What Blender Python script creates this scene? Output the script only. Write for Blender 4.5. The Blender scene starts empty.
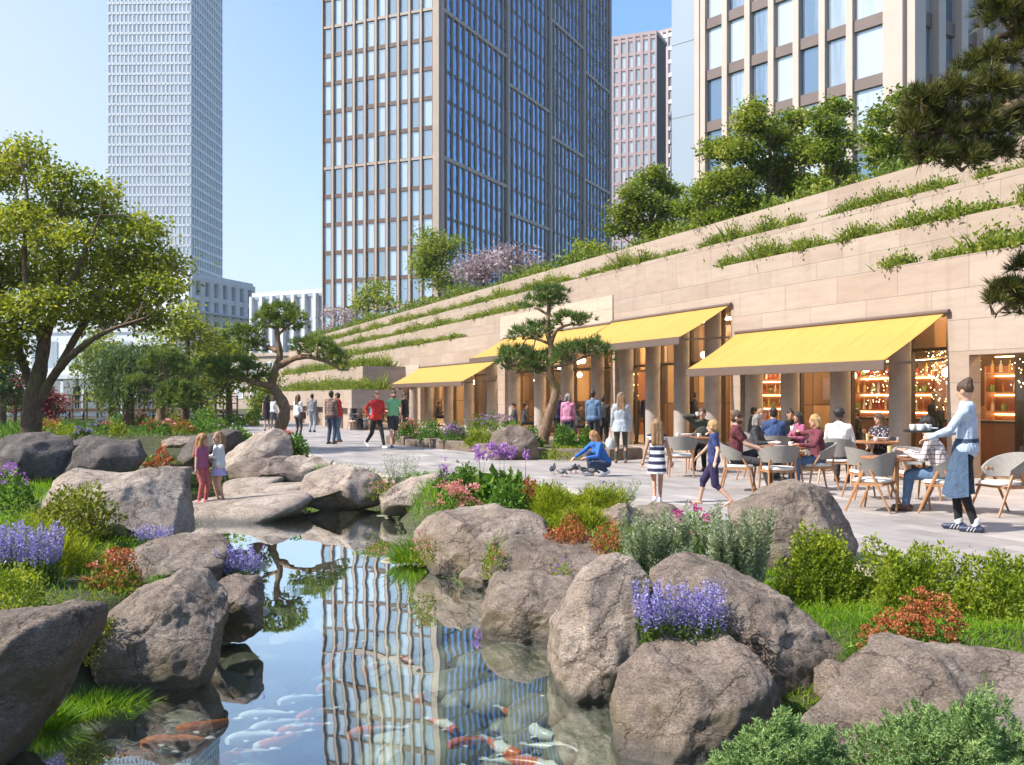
import bpy, bmesh, math, random
import numpy as np
from mathutils import Vector, Matrix, Euler
C = bpy.context.scene.collection
PI = math.pi
H = 1.6          # eye height over the plaza
F = 1000.0       # focal length in pixels of the 1024 wide picture
HZ = 396.0       # horizon row
CXP = 512.0
def P(px, py, Y):
    return Vector(((px-CXP)/F*Y, Y, H+(HZ-py)/F*Y))
def G(px, py, z=0.0):
    Y = (H-z)*F/(py-HZ)
    return Vector(((px-CXP)/F*Y, Y, z))
def proj(p):
    return (CXP+F*p[0]/p[1], HZ-F*(p[2]-H)/p[1])

# ---------------------------------------------------------------- numpy noise
def _hash(ix, iy, iz, seed):
    h = (ix.astype(np.int64)*374761393 + iy.astype(np.int64)*668265263 + iz.astype(np.int64)*2147483647 + seed*1274126177) & 0xffffffff
    h = ((h ^ (h >> 13))*1274126177) & 0xffffffff
    h = ((h ^ (h >> 16))*2246822519) & 0xffffffff
    h = h ^ (h >> 15)
    return (h & 0xffffff)/float(0xffffff)*2-1
def vnoise(p, seed=0):
    i = np.floor(p).astype(np.int64); f = p-i
    f = f*f*f*(f*(f*6-15)+10)
    r = 0
    for a in (0, 1):
        wa = f[:, 0] if a else 1-f[:, 0]
        for b in (0, 1):
            wb = f[:, 1] if b else 1-f[:, 1]
            for c in (0, 1):
                wc = f[:, 2] if c else 1-f[:, 2]
                r = r+wa*wb*wc*_hash(i[:, 0]+a, i[:, 1]+b, i[:, 2]+c, seed)
    return r
def fbm(p, o=4, seed=0, gain=.5):
    r = 0; a = 1.0
    for k in range(o):
        r = r+a*vnoise(p*(2.03**k)+k*7.3, seed+k*13); a *= gain
    return r

# ---------------------------------------------------------------- objects
def tag(o, label=None, cat=None, group=None, kind=None):
    if label: o['label'] = label
    if cat: o['category'] = cat
    if group: o['group'] = group
    if kind: o['kind'] = kind
    return o
def empty(name, loc=(0, 0, 0), rz=0.0):
    o = bpy.data.objects.new(name, None); C.objects.link(o)
    o.location = loc; o.rotation_euler = (0, 0, rz); o.empty_display_size = .2
    return o
def thing(name, label, cat, loc=(0, 0, 0), rz=0.0, group=None):
    return tag(empty(name, loc, rz), label, cat, group)
def link_mesh(name, me, mats, parent=None, loc=None, smooth=True):
    for m in (mats if isinstance(mats, (list, tuple)) else [mats]):
        me.materials.append(m)
    if smooth and len(me.polygons):
        me.polygons.foreach_set('use_smooth', np.ones(len(me.polygons), dtype=bool))
    o = bpy.data.objects.new(name, me); C.objects.link(o)
    if parent: o.parent = parent
    if loc is not None: o.location = loc
    return o
def npmesh(name, v, f, mats, parent=None, loc=None, smooth=False, mi=None):
    v = np.asarray(v, dtype=np.float32); f = np.asarray(f, dtype=np.int32)
    k = f.shape[1]; n = len(f)
    me = bpy.data.meshes.new(name)
    me.vertices.add(len(v)); me.vertices.foreach_set('co', v.ravel())
    me.loops.add(n*k); me.loops.foreach_set('vertex_index', f.ravel())
    me.polygons.add(n)
    me.polygons.foreach_set('loop_start', np.arange(0, n*k, k, dtype=np.int32))
    if mi is not None: me.polygons.foreach_set('material_index', np.asarray(mi, dtype=np.int32))
    me.update(calc_edges=True); me.validate()
    return link_mesh(name, me, mats, parent, loc, smooth)
def copy_tree(o, parent=None):
    c = o.copy(); C.objects.link(c)
    if parent: c.parent = parent
    for ch in list(o.children): copy_tree(ch, c)
    return c
def dup(o, loc, rz=0.0, label=None, group=None, scale=None):
    c = copy_tree(o); c.location = loc; c.rotation_euler = (0, 0, rz)
    if label: c['label'] = label
    if group: c['group'] = group
    if scale: c.scale = (scale,)*3 if not isinstance(scale, tuple) else scale
    return c

class MB:
    """collects shapes for ONE mesh"""
    def __init__(s): s.v = []; s.f = []; s.m = []
    def add(s, vs, fs, mi=0):
        b = len(s.v); s.v += [tuple(x) for x in vs]
        for q in fs: s.f.append([b+i for i in q]); s.m.append(mi)
    def box(s, x0, x1, y0, y1, z0, z1, mi=0):
        s.add([(x0,y0,z0),(x1,y0,z0),(x1,y1,z0),(x0,y1,z0),(x0,y0,z1),(x1,y0,z1),(x1,y1,z1),(x0,y1,z1)],
              [(0,3,2,1),(4,5,6,7),(0,1,5,4),(1,2,6,5),(2,3,7,6),(3,0,4,7)], mi)
    def bar(s, a, b, w, h, mi=0, up=(0, 0, 1)):
        a = Vector(a); b = Vector(b); d = (b-a).normalized(); u = Vector(up)
        if abs(d.dot(u)) > .98: u = Vector((0, 1, 0))
        r = d.cross(u).normalized()*w/2; t = r.cross(d).normalized()*h/2
        vs = [p+i*r+j*t for p in (a, b) for i, j in ((-1,-1),(1,-1),(1,1),(-1,1))]
        s.add(vs, [(3,2,1,0),(4,5,6,7),(0,1,5,4),(1,2,6,5),(2,3,7,6),(3,0,4,7)], mi)
    def tube(s, pts, rad, n=8, mi=0, cap=True, flat=1.0):
        pts = [Vector(p) for p in pts]
        if not isinstance(rad, (list, tuple)): rad = [rad]*len(pts)
        vs = []; N = len(pts); ref = None
        for i, p in enumerate(pts):
            d = (pts[min(i+1, N-1)]-pts[max(i-1, 0)])
            d = d.normalized() if d.length > 1e-9 else Vector((0, 0, 1))
            if ref is None:
                ref = Vector((0, 0, 1)) if abs(d.z) < .9 else Vector((1, 0, 0))
            r = (ref-d*ref.dot(d))
            r = r.normalized() if r.length > 1e-6 else d.orthogonal().normalized()
            ref = r; t = d.cross(r)
            for k in range(n):
                a = 2*PI*k/n
                vs.append(p+(r*math.cos(a)*flat+t*math.sin(a))*rad[i])
        fs = []
        for i in range(N-1):
            for k in range(n):
                a = i*n+k; b = i*n+(k+1) % n
                fs.append((a, b, b+n, a+n))
        if cap:
            fs.append(tuple(range(n-1, -1, -1))); fs.append(tuple(range((N-1)*n, N*n)))
        s.add(vs, fs, mi)
    def lathe(s, prof, n=16, c=(0, 0, 0), mi=0, sx=1, sy=1):
        vs = []; fs = []
        for r, z in prof:
            for k in range(n):
                a = 2*PI*k/n; vs.append((c[0]+r*math.cos(a)*sx, c[1]+r*math.sin(a)*sy, c[2]+z))
        m = len(prof)
        for i in range(m-1):
            for k in range(n):
                a = i*n+k; b = i*n+(k+1) % n; fs.append((a, b, b+n, a+n))
        fs.append(tuple(range(n-1, -1, -1))); fs.append(tuple(range((m-1)*n, m*n)))
        s.add(vs, fs, mi)
    def prism(s, poly, z0, z1, mi=0):
        n = len(poly)
        vs = [(x, y, z0) for x, y in poly]+[(x, y, z1) for x, y in poly]
        fs = [tuple(range(n-1, -1, -1)), tuple(range(n, 2*n))]+[(i, (i+1) % n, n+(i+1) % n, n+i) for i in range(n)]
        s.add(vs, fs, mi)
    def ball(s, c, r, mi=0, n=8, m=6, rot=None):
        if not isinstance(r, (tuple, list)): r = (r,)*3
        vs = []; fs = []
        R = rot if rot is not None else Matrix.Identity(3)
        for i in range(m+1):
            p = PI*i/m
            for k in range(n):
                a = 2*PI*k/n
                vs.append(Vector(c)+R @ Vector((r[0]*math.sin(p)*math.cos(a), r[1]*math.sin(p)*math.sin(a), r[2]*math.cos(p))))
        for i in range(m):
            for k in range(n):
                a = i*n+k; b = i*n+(k+1) % n; fs.append((a, a+n, b+n, b))
        s.add(vs, fs, mi)
    def build(s, name, mats, parent=None, loc=None, smooth=False, off=None, bevel=0, fix=True):
        me = bpy.data.meshes.new(name)
        v = s.v if off is None else [(a-off[0], b-off[1], c-off[2]) for a, b, c in s.v]
        me.from_pydata(v, [], s.f)
        me.polygons.foreach_set('material_index', np.array(s.m, dtype=np.int32))
        if fix:
            bm = bmesh.new(); bm.from_mesh(me)
            if smooth: bmesh.ops.remove_doubles(bm, verts=bm.verts, dist=1e-5)
            bmesh.ops.recalc_face_normals(bm, faces=bm.faces)
            if bevel:
                bmesh.ops.bevel(bm, geom=[e for e in bm.edges if len(e.link_faces) == 2 and e.calc_face_angle(0) > .6], offset=bevel, segments=2, affect='EDGES', profile=.6)
            bm.to_mesh(me); bm.free()
        me.update()
        o = link_mesh(name, me, mats, parent, loc, smooth)
        if smooth: me.set_sharp_from_angle(angle=math.radians(40))
        return o

# ---------------------------------------------------------------- foliage
def unit(a):
    return a/np.maximum(np.linalg.norm(a, axis=1, keepdims=True), 1e-9)
def leaves(pts, dirs, size, width=.5, fold=.25, rng=None, droop=0.0):
    """diamond leaves, folded along the midrib: 4 verts, 2 tris each; returns v,f"""
    n = len(pts); rng = rng or np.random.default_rng(1)
    d = unit(dirs)
    r = unit(np.cross(d, rng.normal(size=(n, 3))))
    nn = np.cross(r, d)
    L = (size*(.7+.6*rng.random(n)))[:, None] if np.isscalar(size) else np.asarray(size)[:, None]
    a = pts; b = pts+d*L*.5+r*L*width*.5+nn*L*fold*.3
    c = pts+d*L; c[:, 2] -= droop*L[:, 0]
    e = pts+d*L*.5-r*L*width*.5+nn*L*fold*.3
    v = np.stack([a, b, c, e], 1).reshape(-1, 3)
    i = np.arange(n)*4
    f = np.stack([np.stack([i, i+1, i+2], 1), np.stack([i, i+2, i+3], 1)], 1).reshape(-1, 3)
    return v, f
def blades(pts, dirs, length, width, bend=.3, rng=None):
    """grass or needle blades: two segments, 5 verts, 3 tris"""
    n = len(pts); rng = rng or np.random.default_rng(1)
    d = unit(dirs); h = d.copy(); h[:, 2] = 0; h = h+rng.normal(size=(n, 3))*.15; h[:, 2] = -.2
    s = unit(np.cross(d, rng.normal(size=(n, 3))))
    L = np.broadcast_to(length, (n,))[:, None]*(.65+.7*rng.random(n))[:, None]
    W = np.broadcast_to(width, (n,))[:, None]
    m = pts+d*L*.55
    t = pts+d*L+h*L*bend
    v = np.stack([pts-s*W*.5, pts+s*W*.5, m+s*W*.4, m-s*W*.4, t], 1).reshape(-1, 3)
    i = np.arange(n)*5
    f = np.stack([np.stack([i, i+1, i+2], 1), np.stack([i, i+2, i+3], 1), np.stack([i+3, i+2, i+4], 1)], 1).reshape(-1, 3)
    return v, f
def merge(parts):
    vs = []; fs = []; mi = []; b = 0
    for k, (v, f) in enumerate(parts):
        vs.append(v); fs.append(f+b); mi.append(np.full(len(f), k)); b += len(v)
    return np.concatenate(vs), np.concatenate(fs), np.concatenate(mi)
def rdirs(n, rng, up=0.0):
    d = rng.normal(size=(n, 3)); d[:, 2] += up
    return unit(d)
# ---------------------------------------------------------------- materials
class N:
    def __init__(s, name):
        s.m = bpy.data.materials.new(name); s.m.use_nodes = True
        s.t = s.m.node_tree; s.t.nodes.clear()
        s.o = s.t.nodes.new('ShaderNodeOutputMaterial')
    def n(s, kind, **kw):
        x = s.t.nodes.new('ShaderNode'+kind)
        for k, v in kw.items():
            if k.startswith('_'): setattr(x, k[1:], v)
            else:
                key = k.replace('__', ' ')
                sock = x.inputs[int(key[1:])] if key[0] == 'i' and key[1:].isdigit() else x.inputs[key]
                if isinstance(v, bpy.types.NodeSocket): s.t.links.new(v, sock)
                else: sock.default_value = v
        return x
    def link(s, a, b): s.t.links.new(a, b)
    def ramp(s, fac, stops, interp='LINEAR'):
        r = s.t.nodes.new('ShaderNodeValToRGB'); r.color_ramp.interpolation = interp
        e = r.color_ramp.elements
        while len(e) < len(stops): e.new(.5)
        for k, (p, c) in enumerate(stops):
            e[k].position = p; e[k].color = (*c, 1) if len(c) == 3 else c
        s.link(fac, r.inputs[0]); return r.outputs[0]
    def mix(s, a, b, fac=.5, mode='MIX'):
        x = s.t.nodes.new('ShaderNodeMix'); x.data_type = 'RGBA'; x.blend_type = mode
        for v, sock in ((fac, x.inputs[0]), (a, x.inputs[6]), (b, x.inputs[7])):
            if isinstance(v, bpy.types.NodeSocket): s.link(v, sock)
            else: sock.default_value = (*v, 1) if isinstance(v, tuple) and len(v) == 3 else v
        return x.outputs[2]
    def math(s, op, a, b=0.0):
        x = s.t.nodes.new('ShaderNodeMath'); x.operation = op
        for v, sock in ((a, x.inputs[0]), (b, x.inputs[1])):
            if isinstance(v, bpy.types.NodeSocket): s.link(v, sock)
            else: sock.default_value = v
        return x.outputs[0]
    def coord(s, scale=(1, 1, 1), kind='Object', rot=(0, 0, 0), loc=(0, 0, 0)):
        c = s.t.nodes.new('ShaderNodeTexCoord'); m = s.t.nodes.new('ShaderNodeMapping')
        m.inputs['Scale'].default_value = scale; m.inputs['Rotation'].default_value = rot; m.inputs['Location'].default_value = loc
        s.link(c.outputs[kind], m.inputs[0]); return m.outputs[0]
    def noise(s, vec, scale=5, detail=6, rough=.6, dist=0.0, out=0):
        x = s.n('TexNoise', Vector=vec, Scale=scale, Detail=detail, Roughness=rough, Distortion=dist)
        return x.outputs[out]
    def bump(s, h, strength=.3, dist=.02, normal=None):
        b = s.n('Bump', Height=h, Strength=strength, Distance=dist)
        if normal is not None: s.link(normal, b.inputs['Normal'])
        return b.outputs[0]
    def done(s, sh): s.link(sh, s.o.inputs[0]); return s.m
    def pbr(s, col, rough=.6, normal=None, **kw):
        b = s.t.nodes.new('ShaderNodeBsdfPrincipled')
        for v, key in ((col, 'Base Color'), (rough, 'Roughness')):
            if isinstance(v, bpy.types.NodeSocket): s.link(v, b.inputs[key])
            else: b.inputs[key].default_value = (*v, 1) if isinstance(v, tuple) and len(v) == 3 else v
        if normal is not None: s.link(normal, b.inputs['Normal'])
        for k, v in kw.items():
            sock = b.inputs[k.replace('__', ' ')]
            if isinstance(v, bpy.types.NodeSocket): s.link(v, sock)
            else: sock.default_value = (*v, 1) if isinstance(v, tuple) and len(v) == 3 else v
        return b.outputs[0]
M = {}
def simple(name, col, rough=.6, var=.12, scale=8, bump=0.0, **kw):
    """a plain surface with a little procedural variation in tone and gloss"""
    if name in M: return M[name]
    n = N(name); v = n.coord()
    k = n.noise(v, scale, 5)
    lo = tuple(c*(1-var) for c in col); hi = tuple(min(1, c*(1+var)) for c in col)
    c = n.ramp(k, [(.3, lo), (.7, hi)])
    nm = n.bump(n.noise(v, scale*6, 4), bump, .01) if bump else None
    M[name] = n.done(n.pbr(c, rough, nm, **kw)); return M[name]
def leafmat(name, cols, trans=.35, rough=.5, clump=.9, tc=None, spec=.3):
    """cols: dark..light leaf tones; each leaf picks one, clumps vary slowly"""
    if name in M: return M[name]
    n = N(name)
    g = n.n('NewGeometry'); rnd = g.outputs['Random Per Island']
    cl = n.noise(n.coord(), clump, 2, .5)
    f = n.math('ADD', n.math('MULTIPLY', rnd, .6), n.math('MULTIPLY', n.math('SUBTRACT', cl, .3), 1.0))
    cols = [tuple(min(.75, q*1.75) for q in c_) for c_ in cols]; trans = min(.5, trans*1.15)
    k = len(cols)
    c = n.ramp(f, [(.05+.9*i/(k-1), c) for i, c in enumerate(cols)])
    b = n.pbr(c, rough, Specular__IOR__Level=spec)
    tcx = n.mix(c, tc or (1.0, .95, .35), .35, 'MULTIPLY') if tc else n.mix(c, (1.25, 1.2, .5), .6, 'MULTIPLY')
    t = n.n('BsdfTranslucent', Color=tcx)
    mx = n.n('MixShader', Fac=trans, i1=b, i2=t.outputs[0])
    M[name] = n.done(mx.outputs[0]); return M[name]
def stonewall(name, cols, bw, bh, mort, off=.5):
    """ashlar wall cladding in the wall's own x,z coordinates"""
    n = N(name); c = n.t.nodes.new('ShaderNodeTexCoord'); sp = n.n('SeparateXYZ', Vector=c.outputs['Object'])
    cb = n.n('CombineXYZ', X=n.math('ADD', sp.outputs[0], sp.outputs[1]), Y=sp.outputs[2])
    b = n.n('TexBrick', Vector=cb.outputs[0], Scale=1.0, Mortar__Size=mort, Mortar__Smooth=.1, Bias=0.0, Brick__Width=bw, Row__Height=bh,
            Color1=(0, 0, 0, 1), Color2=(1, 1, 1, 1), Mortar=(.5, .5, .5, 1))
    b.offset = off
    tone = n.ramp(b.outputs[0], [(0, cols[0]), (.5, cols[1]), (1, cols[2])])
    v = n.coord()
    st = n.noise(n.coord((.6, .6, 3.5)), 1.6, 7, .65)
    tone = n.mix(tone, n.ramp(st, [(.3, (.78, .76, .74)), (.6, (1.05, 1.04, 1.03))]), .6, 'MULTIPLY')
    drip = n.noise(n.coord((1, 1, .07)), 3.2, 6, .7)
    tone = n.mix(tone, n.ramp(drip, [(.28, (.72, .68, .64)), (.46, (1, 1, 1))]), .45, 'MULTIPLY')
    fine = n.noise(n.coord((1, 1, 4)), 22, 6, .7)
    tone = n.mix(tone, n.ramp(fine, [(.3, (.8, .8, .8)), (.7, (1.1, 1.1, 1.1))]), .5, 'MULTIPLY')
    tone = n.mix(tone, (.17, .15, .13), n.math('MULTIPLY', b.outputs[1], .8))
    h = n.math('SUBTRACT', n.math('MULTIPLY', fine, .35), b.outputs[1])
    return n.done(n.pbr(tone, .78, n.bump(h, .5, .012)))
M['stone'] = stonewall('terrace_stone', [(.345, .264, .208), (.377, .295, .236), (.408, .328, .268)], 1.9, .62, .007)
M['stone_sunlit'] = stonewall('pale_terrace_stone', [(.45, .37, .295), (.475, .395, .32), (.50, .425, .345)], 2.4, .5, .006)
M['stone_podium'] = stonewall('podium_stone', [(.42, .35, .29), (.46, .38, .32), (.5, .43, .36)], 1.6, .5, .01)

def paving():
    n = N('plaza_paving')
    v = n.coord((1, 1, 1), rot=(0, 0, math.radians(67.97)))
    b = n.n('TexBrick', Vector=v, Scale=1.0, Mortar__Size=.009, Mortar__Smooth=.2, Bias=0.0, Brick__Width=.72, Row__Height=.3,
            Color1=(0, 0, 0, 1), Color2=(1, 1, 1, 1), Mortar=(.5, .5, .5, 1))
    tone = n.ramp(b.outputs[0], [(0, (.26, .235, .222)), (.35, (.365, .332, .312)), (.7, (.31, .282, .268)), (1, (.44, .402, .37))])
    st = n.noise(n.coord(), .9, 7, .7)
    tone = n.mix(tone, n.ramp(st, [(.3, (.66, .65, .64)), (.64, (1.06, 1.06, 1.06))]), .9, 'MULTIPLY')
    fi = n.noise(n.coord(), 40, 5, .7)
    tone = n.mix(tone, n.ramp(fi, [(.3, (.82, .82, .82)), (.7, (1.08, 1.08, 1.08))]), .6, 'MULTIPLY')
    tone = n.mix(tone, (.2, .19, .175), n.math('MULTIPLY', b.outputs[1], .75))
    h = n.math('SUBTRACT', n.math('MULTIPLY', fi, .3), b.outputs[1])
    return n.done(n.pbr(tone, .62, n.bump(h, .4, .008)))
M['paving'] = paving()

def rockmat(name, lo, mid, hi, moss=.35, brown=(.23, .15, .085)):
    n = N(name); v = n.coord()
    big = n.noise(v, 2.2, 8, .68, .3)
    c = n.ramp(big, [(.28, lo), (.48, mid), (.68, hi)])
    spk = n.noise(n.coord((1, 1, 1.8), rot=(.4, .2, .3)), 60, 6, .8)
    c = n.mix(c, n.ramp(spk, [(.34, (.22, .20, .19)), (.5, (1, 1, 1)), (.64, (1.7, 1.62, 1.55))]), .9, 'MULTIPLY')
    vein = n.noise(n.coord((1, 1, 2.6), rot=(.3, .5, 0)), 5.5, 9, .72, 1.2)
    c = n.mix(c, n.ramp(vein, [(.36, (.42, .38, .35)), (.47, (1, 1, 1)), (.60, (1, 1, 1)), (.70, (1.25, 1.22, 1.2))]), .7, 'MULTIPLY')
    # lichen and moss where the stone faces sideways and stays damp
    ck = n.n('TexVoronoi', Vector=n.mix(n.coord((1, 1, 1.7), rot=(.5, .3, .2)), n.noise(v, 2.2, 5, .65, 0, 1), .55, 'ADD'), Scale=1.5, _feature='DISTANCE_TO_EDGE').outputs[0]
    ckf = n.ramp(n.math('ADD', ck, n.math('MULTIPLY', n.noise(v, 3.1, 3), .05)), [(.020, (.28, .24, .2)), (.045, (1, 1, 1))])
    c = n.mix(c, ckf, .75, 'MULTIPLY')
    lic = n.ramp(n.noise(v, 6.5, 7, .8), [(.60, (0, 0, 0)), (.67, (1, 1, 1))]); c = n.mix(c, (.40, .39, .33), n.math('MULTIPLY', lic, .32))
    g = n.n('NewGeometry'); sp = n.n('SeparateXYZ', Vector=g.outputs['Normal']); ps = n.n('SeparateXYZ', Vector=g.outputs['Position'])
    ms = n.noise(v, 4.2, 8, .75)
    damp = n.n('MapRange', Value=ps.outputs[2], i1=-.5, i2=.35, i3=.26, i4=-.04).outputs[0]
    side = n.n('MapRange', Value=sp.outputs[2], i1=-.3, i2=.75, i3=.12, i4=-.12).outputs[0]
    mk = n.math('ADD', n.math('ADD', ms, damp), side)
    mf = n.ramp(mk, [(.60, (0, 0, 0)), (.74, (1, 1, 1))])
    mcol = n.mix(brown, (.085, .085, .02), n.noise(v, 9, 4))
    c = n.mix(c, mcol, n.math('MULTIPLY', mf, moss))
    # wet dark band at the waterline
    wet = n.n('MapRange', Value=n.math('ADD', ps.outputs[2], n.math('MULTIPLY', big, .08)), i1=-.34, i2=-.25, i3=.75, i4=0.0).outputs[0]
    c = n.mix(c, (.06, .052, .04), wet)
    cr = n.n('TexVoronoi', Vector=n.mix(v, n.noise(v, 3, 3, .6, 0, 1), .25, 'ADD'), Scale=2.3, _feature='DISTANCE_TO_EDGE').outputs[0]
    crf = n.ramp(cr, [(0, (0, 0, 0)), (.018, (1, 1, 1))])
    h = n.math('ADD', n.math('MULTIPLY', n.noise(v, 14, 9, .75), 1.0), n.math('MULTIPLY', spk, .25))
    h2 = n.math('ADD', n.math('MULTIPLY', vein, .8), n.math('MULTIPLY', crf, .10))
    nm = n.bump(h, .9, .035); nm = n.bump(h2, .7, .05, nm); nm = n.bump(ckf, .5, .04, nm)
    return n.done(n.pbr(c, n.math('SUBTRACT', .82, n.math('MULTIPLY', wet, .5)), nm))
M['rock'] = rockmat('granite', (.105, .080, .061), (.220, .170, .130), (.35, .288, .235), .65)
M['rock_pale'] = rockmat('pale_granite', (.175, .136, .106), (.33, .265, .212), (.47, .40, .33), .5)
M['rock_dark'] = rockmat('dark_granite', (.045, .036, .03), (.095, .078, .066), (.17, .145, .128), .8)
M['rock_brown'] = rockmat('brown_granite', (.08, .06, .046), (.17, .13, .10), (.28, .225, .185), .75)

def soil():
    n = N('garden_soil'); v = n.coord()
    k = n.noise(v, 2.2, 8, .7); k2 = n.noise(v, 26, 6, .7)
    c = n.ramp(k, [(.35, (.04, .03, .018)), (.5, (.05, .055, .014)), (.65, (.06, .085, .016))])
    c = n.mix(c, n.ramp(k2, [(.3, (.5, .5, .5)), (.7, (1.4, 1.4, 1.4))]), .7, 'MULTIPLY')
    g = n.n('NewGeometry'); ps = n.n('SeparateXYZ', Vector=g.outputs['Position'])
    uw = n.n('MapRange', Value=ps.outputs[2], i1=-.52, i2=-.40, i3=1.0, i4=0.0).outputs[0]
    peb = n.n('TexVoronoi', Vector=v, Scale=4.5).outputs
    bc = n.mix((.10, .115, .075), (.24, .22, .15), peb[1])
    c = n.mix(c, bc, uw)
    return n.done(n.pbr(c, .95, n.bump(k2, .8, .03)))
M['soil'] = soil()

def water():
    n = N('pond_water'); v = n.coord()
    w1 = n.noise(n.coord((1.0, .55, 1)), .55, 2, .4)
    w2 = n.noise(n.coord((1, .6, 1)), 2.6, 2, .5)
    h = n.math('ADD', w1, n.math('MULTIPLY', w2, .05))
    nm = n.bump(h, 1.0, .019)
    fr = n.n('Fresnel', IOR=1.333, Normal=nm)
    fac = n.n('MapRange', Value=fr.outputs[0], i1=.02, i2=.30, i3=.09, i4=.92).outputs[0]
    gl = n.n('BsdfGlossy', Color=(.96, .99, 1, 1), Roughness=.008, Normal=nm)
    tr = n.n('BsdfTransparent', Color=(.80, .90, .86, 1))
    mx = n.n('MixShader', Fac=fac, i1=tr.outputs[0], i2=gl.outputs[0])
    return n.done(mx.outputs[0])
M['water'] = water()

def glass(name, tint, base, refl=.0, rough=.02, scale=.12, ior=1.5, wob=.0, lo=.06):
    """window glass seen from the street: a dim room behind it and a mirror of the sky"""
    n = N(name)
    g = n.n('NewGeometry'); rnd = g.outputs['Random Per Island']
    oi = n.n('ObjectInfo').outputs['Random']
    k = n.math('FRACT', n.math('ADD', rnd, oi))
    v = n.coord()
    cur = n.noise(n.coord((3.0, 3.0, .15)), 1.0, 3, .6)
    c = n.mix(base[0], base[1], n.ramp(n.math('ADD', n.math('MULTIPLY', k, .7), n.math('MULTIPLY', cur, .5)), [(.40, (0, 0, 0)), (.70, (1, 1, 1))]))
    fr = n.n('Fresnel', IOR=ior)
    fac = n.n('MapRange', Value=fr.outputs[0], i1=0.0, i2=.5, i3=refl, i4=1.0).outputs[0]
    nm = n.bump(n.noise(v, scale, 2), wob, .3) if wob else None
    d = n.pbr(c, .6)
    gl = n.n('BsdfGlossy', Color=(*tint, 1), Roughness=rough)
    if nm: n.link(nm, gl.inputs['Normal'])
    return n.done(n.n('MixShader', Fac=fac, i1=d, i2=gl.outputs[0]).outputs[0])
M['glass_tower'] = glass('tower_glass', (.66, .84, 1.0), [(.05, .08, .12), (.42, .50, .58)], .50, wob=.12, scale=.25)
M['glass_dark'] = glass('shaded_tower_glass', (.40, .58, .90), [(.008, .012, .020), (.10, .12, .15)], .40, wob=.5, scale=.45)  # darker copy of the tower glass, shade of the right side in its colour
M['glass_far'] = glass('far_tower_glass', (.9, .95, 1), [(.16, .20, .25), (.40, .45, .5)], .32, rough=.08)
M['glass_office'] = glass('office_glass', (.55, .76, 1), [(.03, .07, .14), (.50, .54, .56)], .36, wob=.1, scale=.2)
def shopglass():
    n = N('shop_glass')
    fr = n.n('Fresnel', IOR=1.62)
    gl = n.n('BsdfGlossy', Color=(1, 1, 1, 1), Roughness=.01)
    tr = n.n('BsdfTransparent', Color=(.93, .95, .94, 1))
    return n.done(n.n('MixShader', Fac=fr.outputs[0], i1=tr.outputs[0], i2=gl.outputs[0]).outputs[0])
M['shopglass'] = shopglass()
def emit(name, col, s):
    n = N(name); e = n.n('Emission', Color=(*col, 1), Strength=s); return n.done(e.outputs[0])
M['lamp'] = emit('warm_lamp', (1, .72, .42), 72.0)
M['globe'] = emit('globe_lamp', (1, .78, .5), 7.0)
M['fairy'] = emit('fairy_bulb', (1, .72, .38), 9.0)
M['shelf_light'] = emit('shelf_light', (1, .6, .25), 14.0)

def woodmat(name, a, b, sc=(1, 1, 14)):
    n = N(name)
    k = n.noise(n.coord(sc), 6, 6, .65, .6)
    c = n.ramp(k, [(.3, a), (.7, b)])
    return n.done(n.pbr(c, .45, n.bump(k, .15, .003)))
M['wood'] = woodmat('oak_wood', (.30, .135, .055), (.46, .24, .11), (14, 14, 1.5))
M['tabletop'] = woodmat('table_wood', (.22, .085, .035), (.36, .15, .065), (1.5, 14, 14))
M['bridge_wood'] = woodmat('bridge_wood', (.10, .055, .03), (.18, .10, .06))
def bark(name, a, b, c3):
    n = N(name)
    k = n.noise(n.coord((3.5, 3.5, .9)), 6, 8, .7, .8); k2 = n.noise(n.coord(), 1.6, 4, .6)
    c = n.ramp(k, [(.3, a), (.55, b), (.75, c3)])
    c = n.mix(c, (.14, .13, .03), n.ramp(k2, [(.5, (0, 0, 0)), (.66, (.75, .75, .75))]))
    return n.done(n.pbr(c, .9, n.bump(k, .9, .04)))
M['bark'] = bark('mossy_bark', (.035, .022, .012), (.13, .085, .05), (.26, .18, .11))
M['bark_pine'] = bark('pine_bark', (.09, .05, .03), (.24, .15, .09), (.42, .30, .19))
M['fabric_grey'] = simple('grey_upholstery', (.25, .235, .215), .9, .12, 30, .2)
M['cream'] = simple('cream_cushion', (.62, .59, .54), .85, .06, 20, .15)
def awnmat():
    n = N('yellow_canvas'); v = n.coord()
    wv = n.noise(v, 220, 2); st = n.noise(v, .9, 6, .6)
    c = n.ramp(st, [(.3, (.53, .33, .075)), (.7, (.57, .36, .086))])
    sx_ = n.n('SeparateXYZ', Vector=v).outputs[0]; sm = n.math('LESS_THAN', n.math('ABSOLUTE', n.math('SUBTRACT', n.math('FRACT', n.math('MULTIPLY', sx_, .83)), .5)), .014)
    c = n.mix(c, (.42, .22, .05), n.math('MULTIPLY', sm, .6))
    dirt = n.noise(n.coord((3, .7, 1)), 2.2, 7, .7); c = n.mix(c, n.ramp(dirt, [(.35, (.82, .78, .74)), (.6, (1.03, 1.03, 1.03))]), .45, 'MULTIPLY')
    b = n.pbr(c, .85, n.bump(n.noise(n.coord((1, 3, 1)), 3.5, 4, .6), .35, .03))
    t = n.n('BsdfTranslucent', Color=(.55, .34, .07, 1))
    return n.done(n.n('MixShader', Fac=.22, i1=b, i2=t.outputs[0]).outputs[0])
M['canvas'] = awnmat()
M['awn_frame'] = simple('awning_bar_paint', (.13, .09, .07), .5, .08)
M['col'] = simple('column_concrete', (.33, .29, .262), .75, .14, 2.5, .25)
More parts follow.
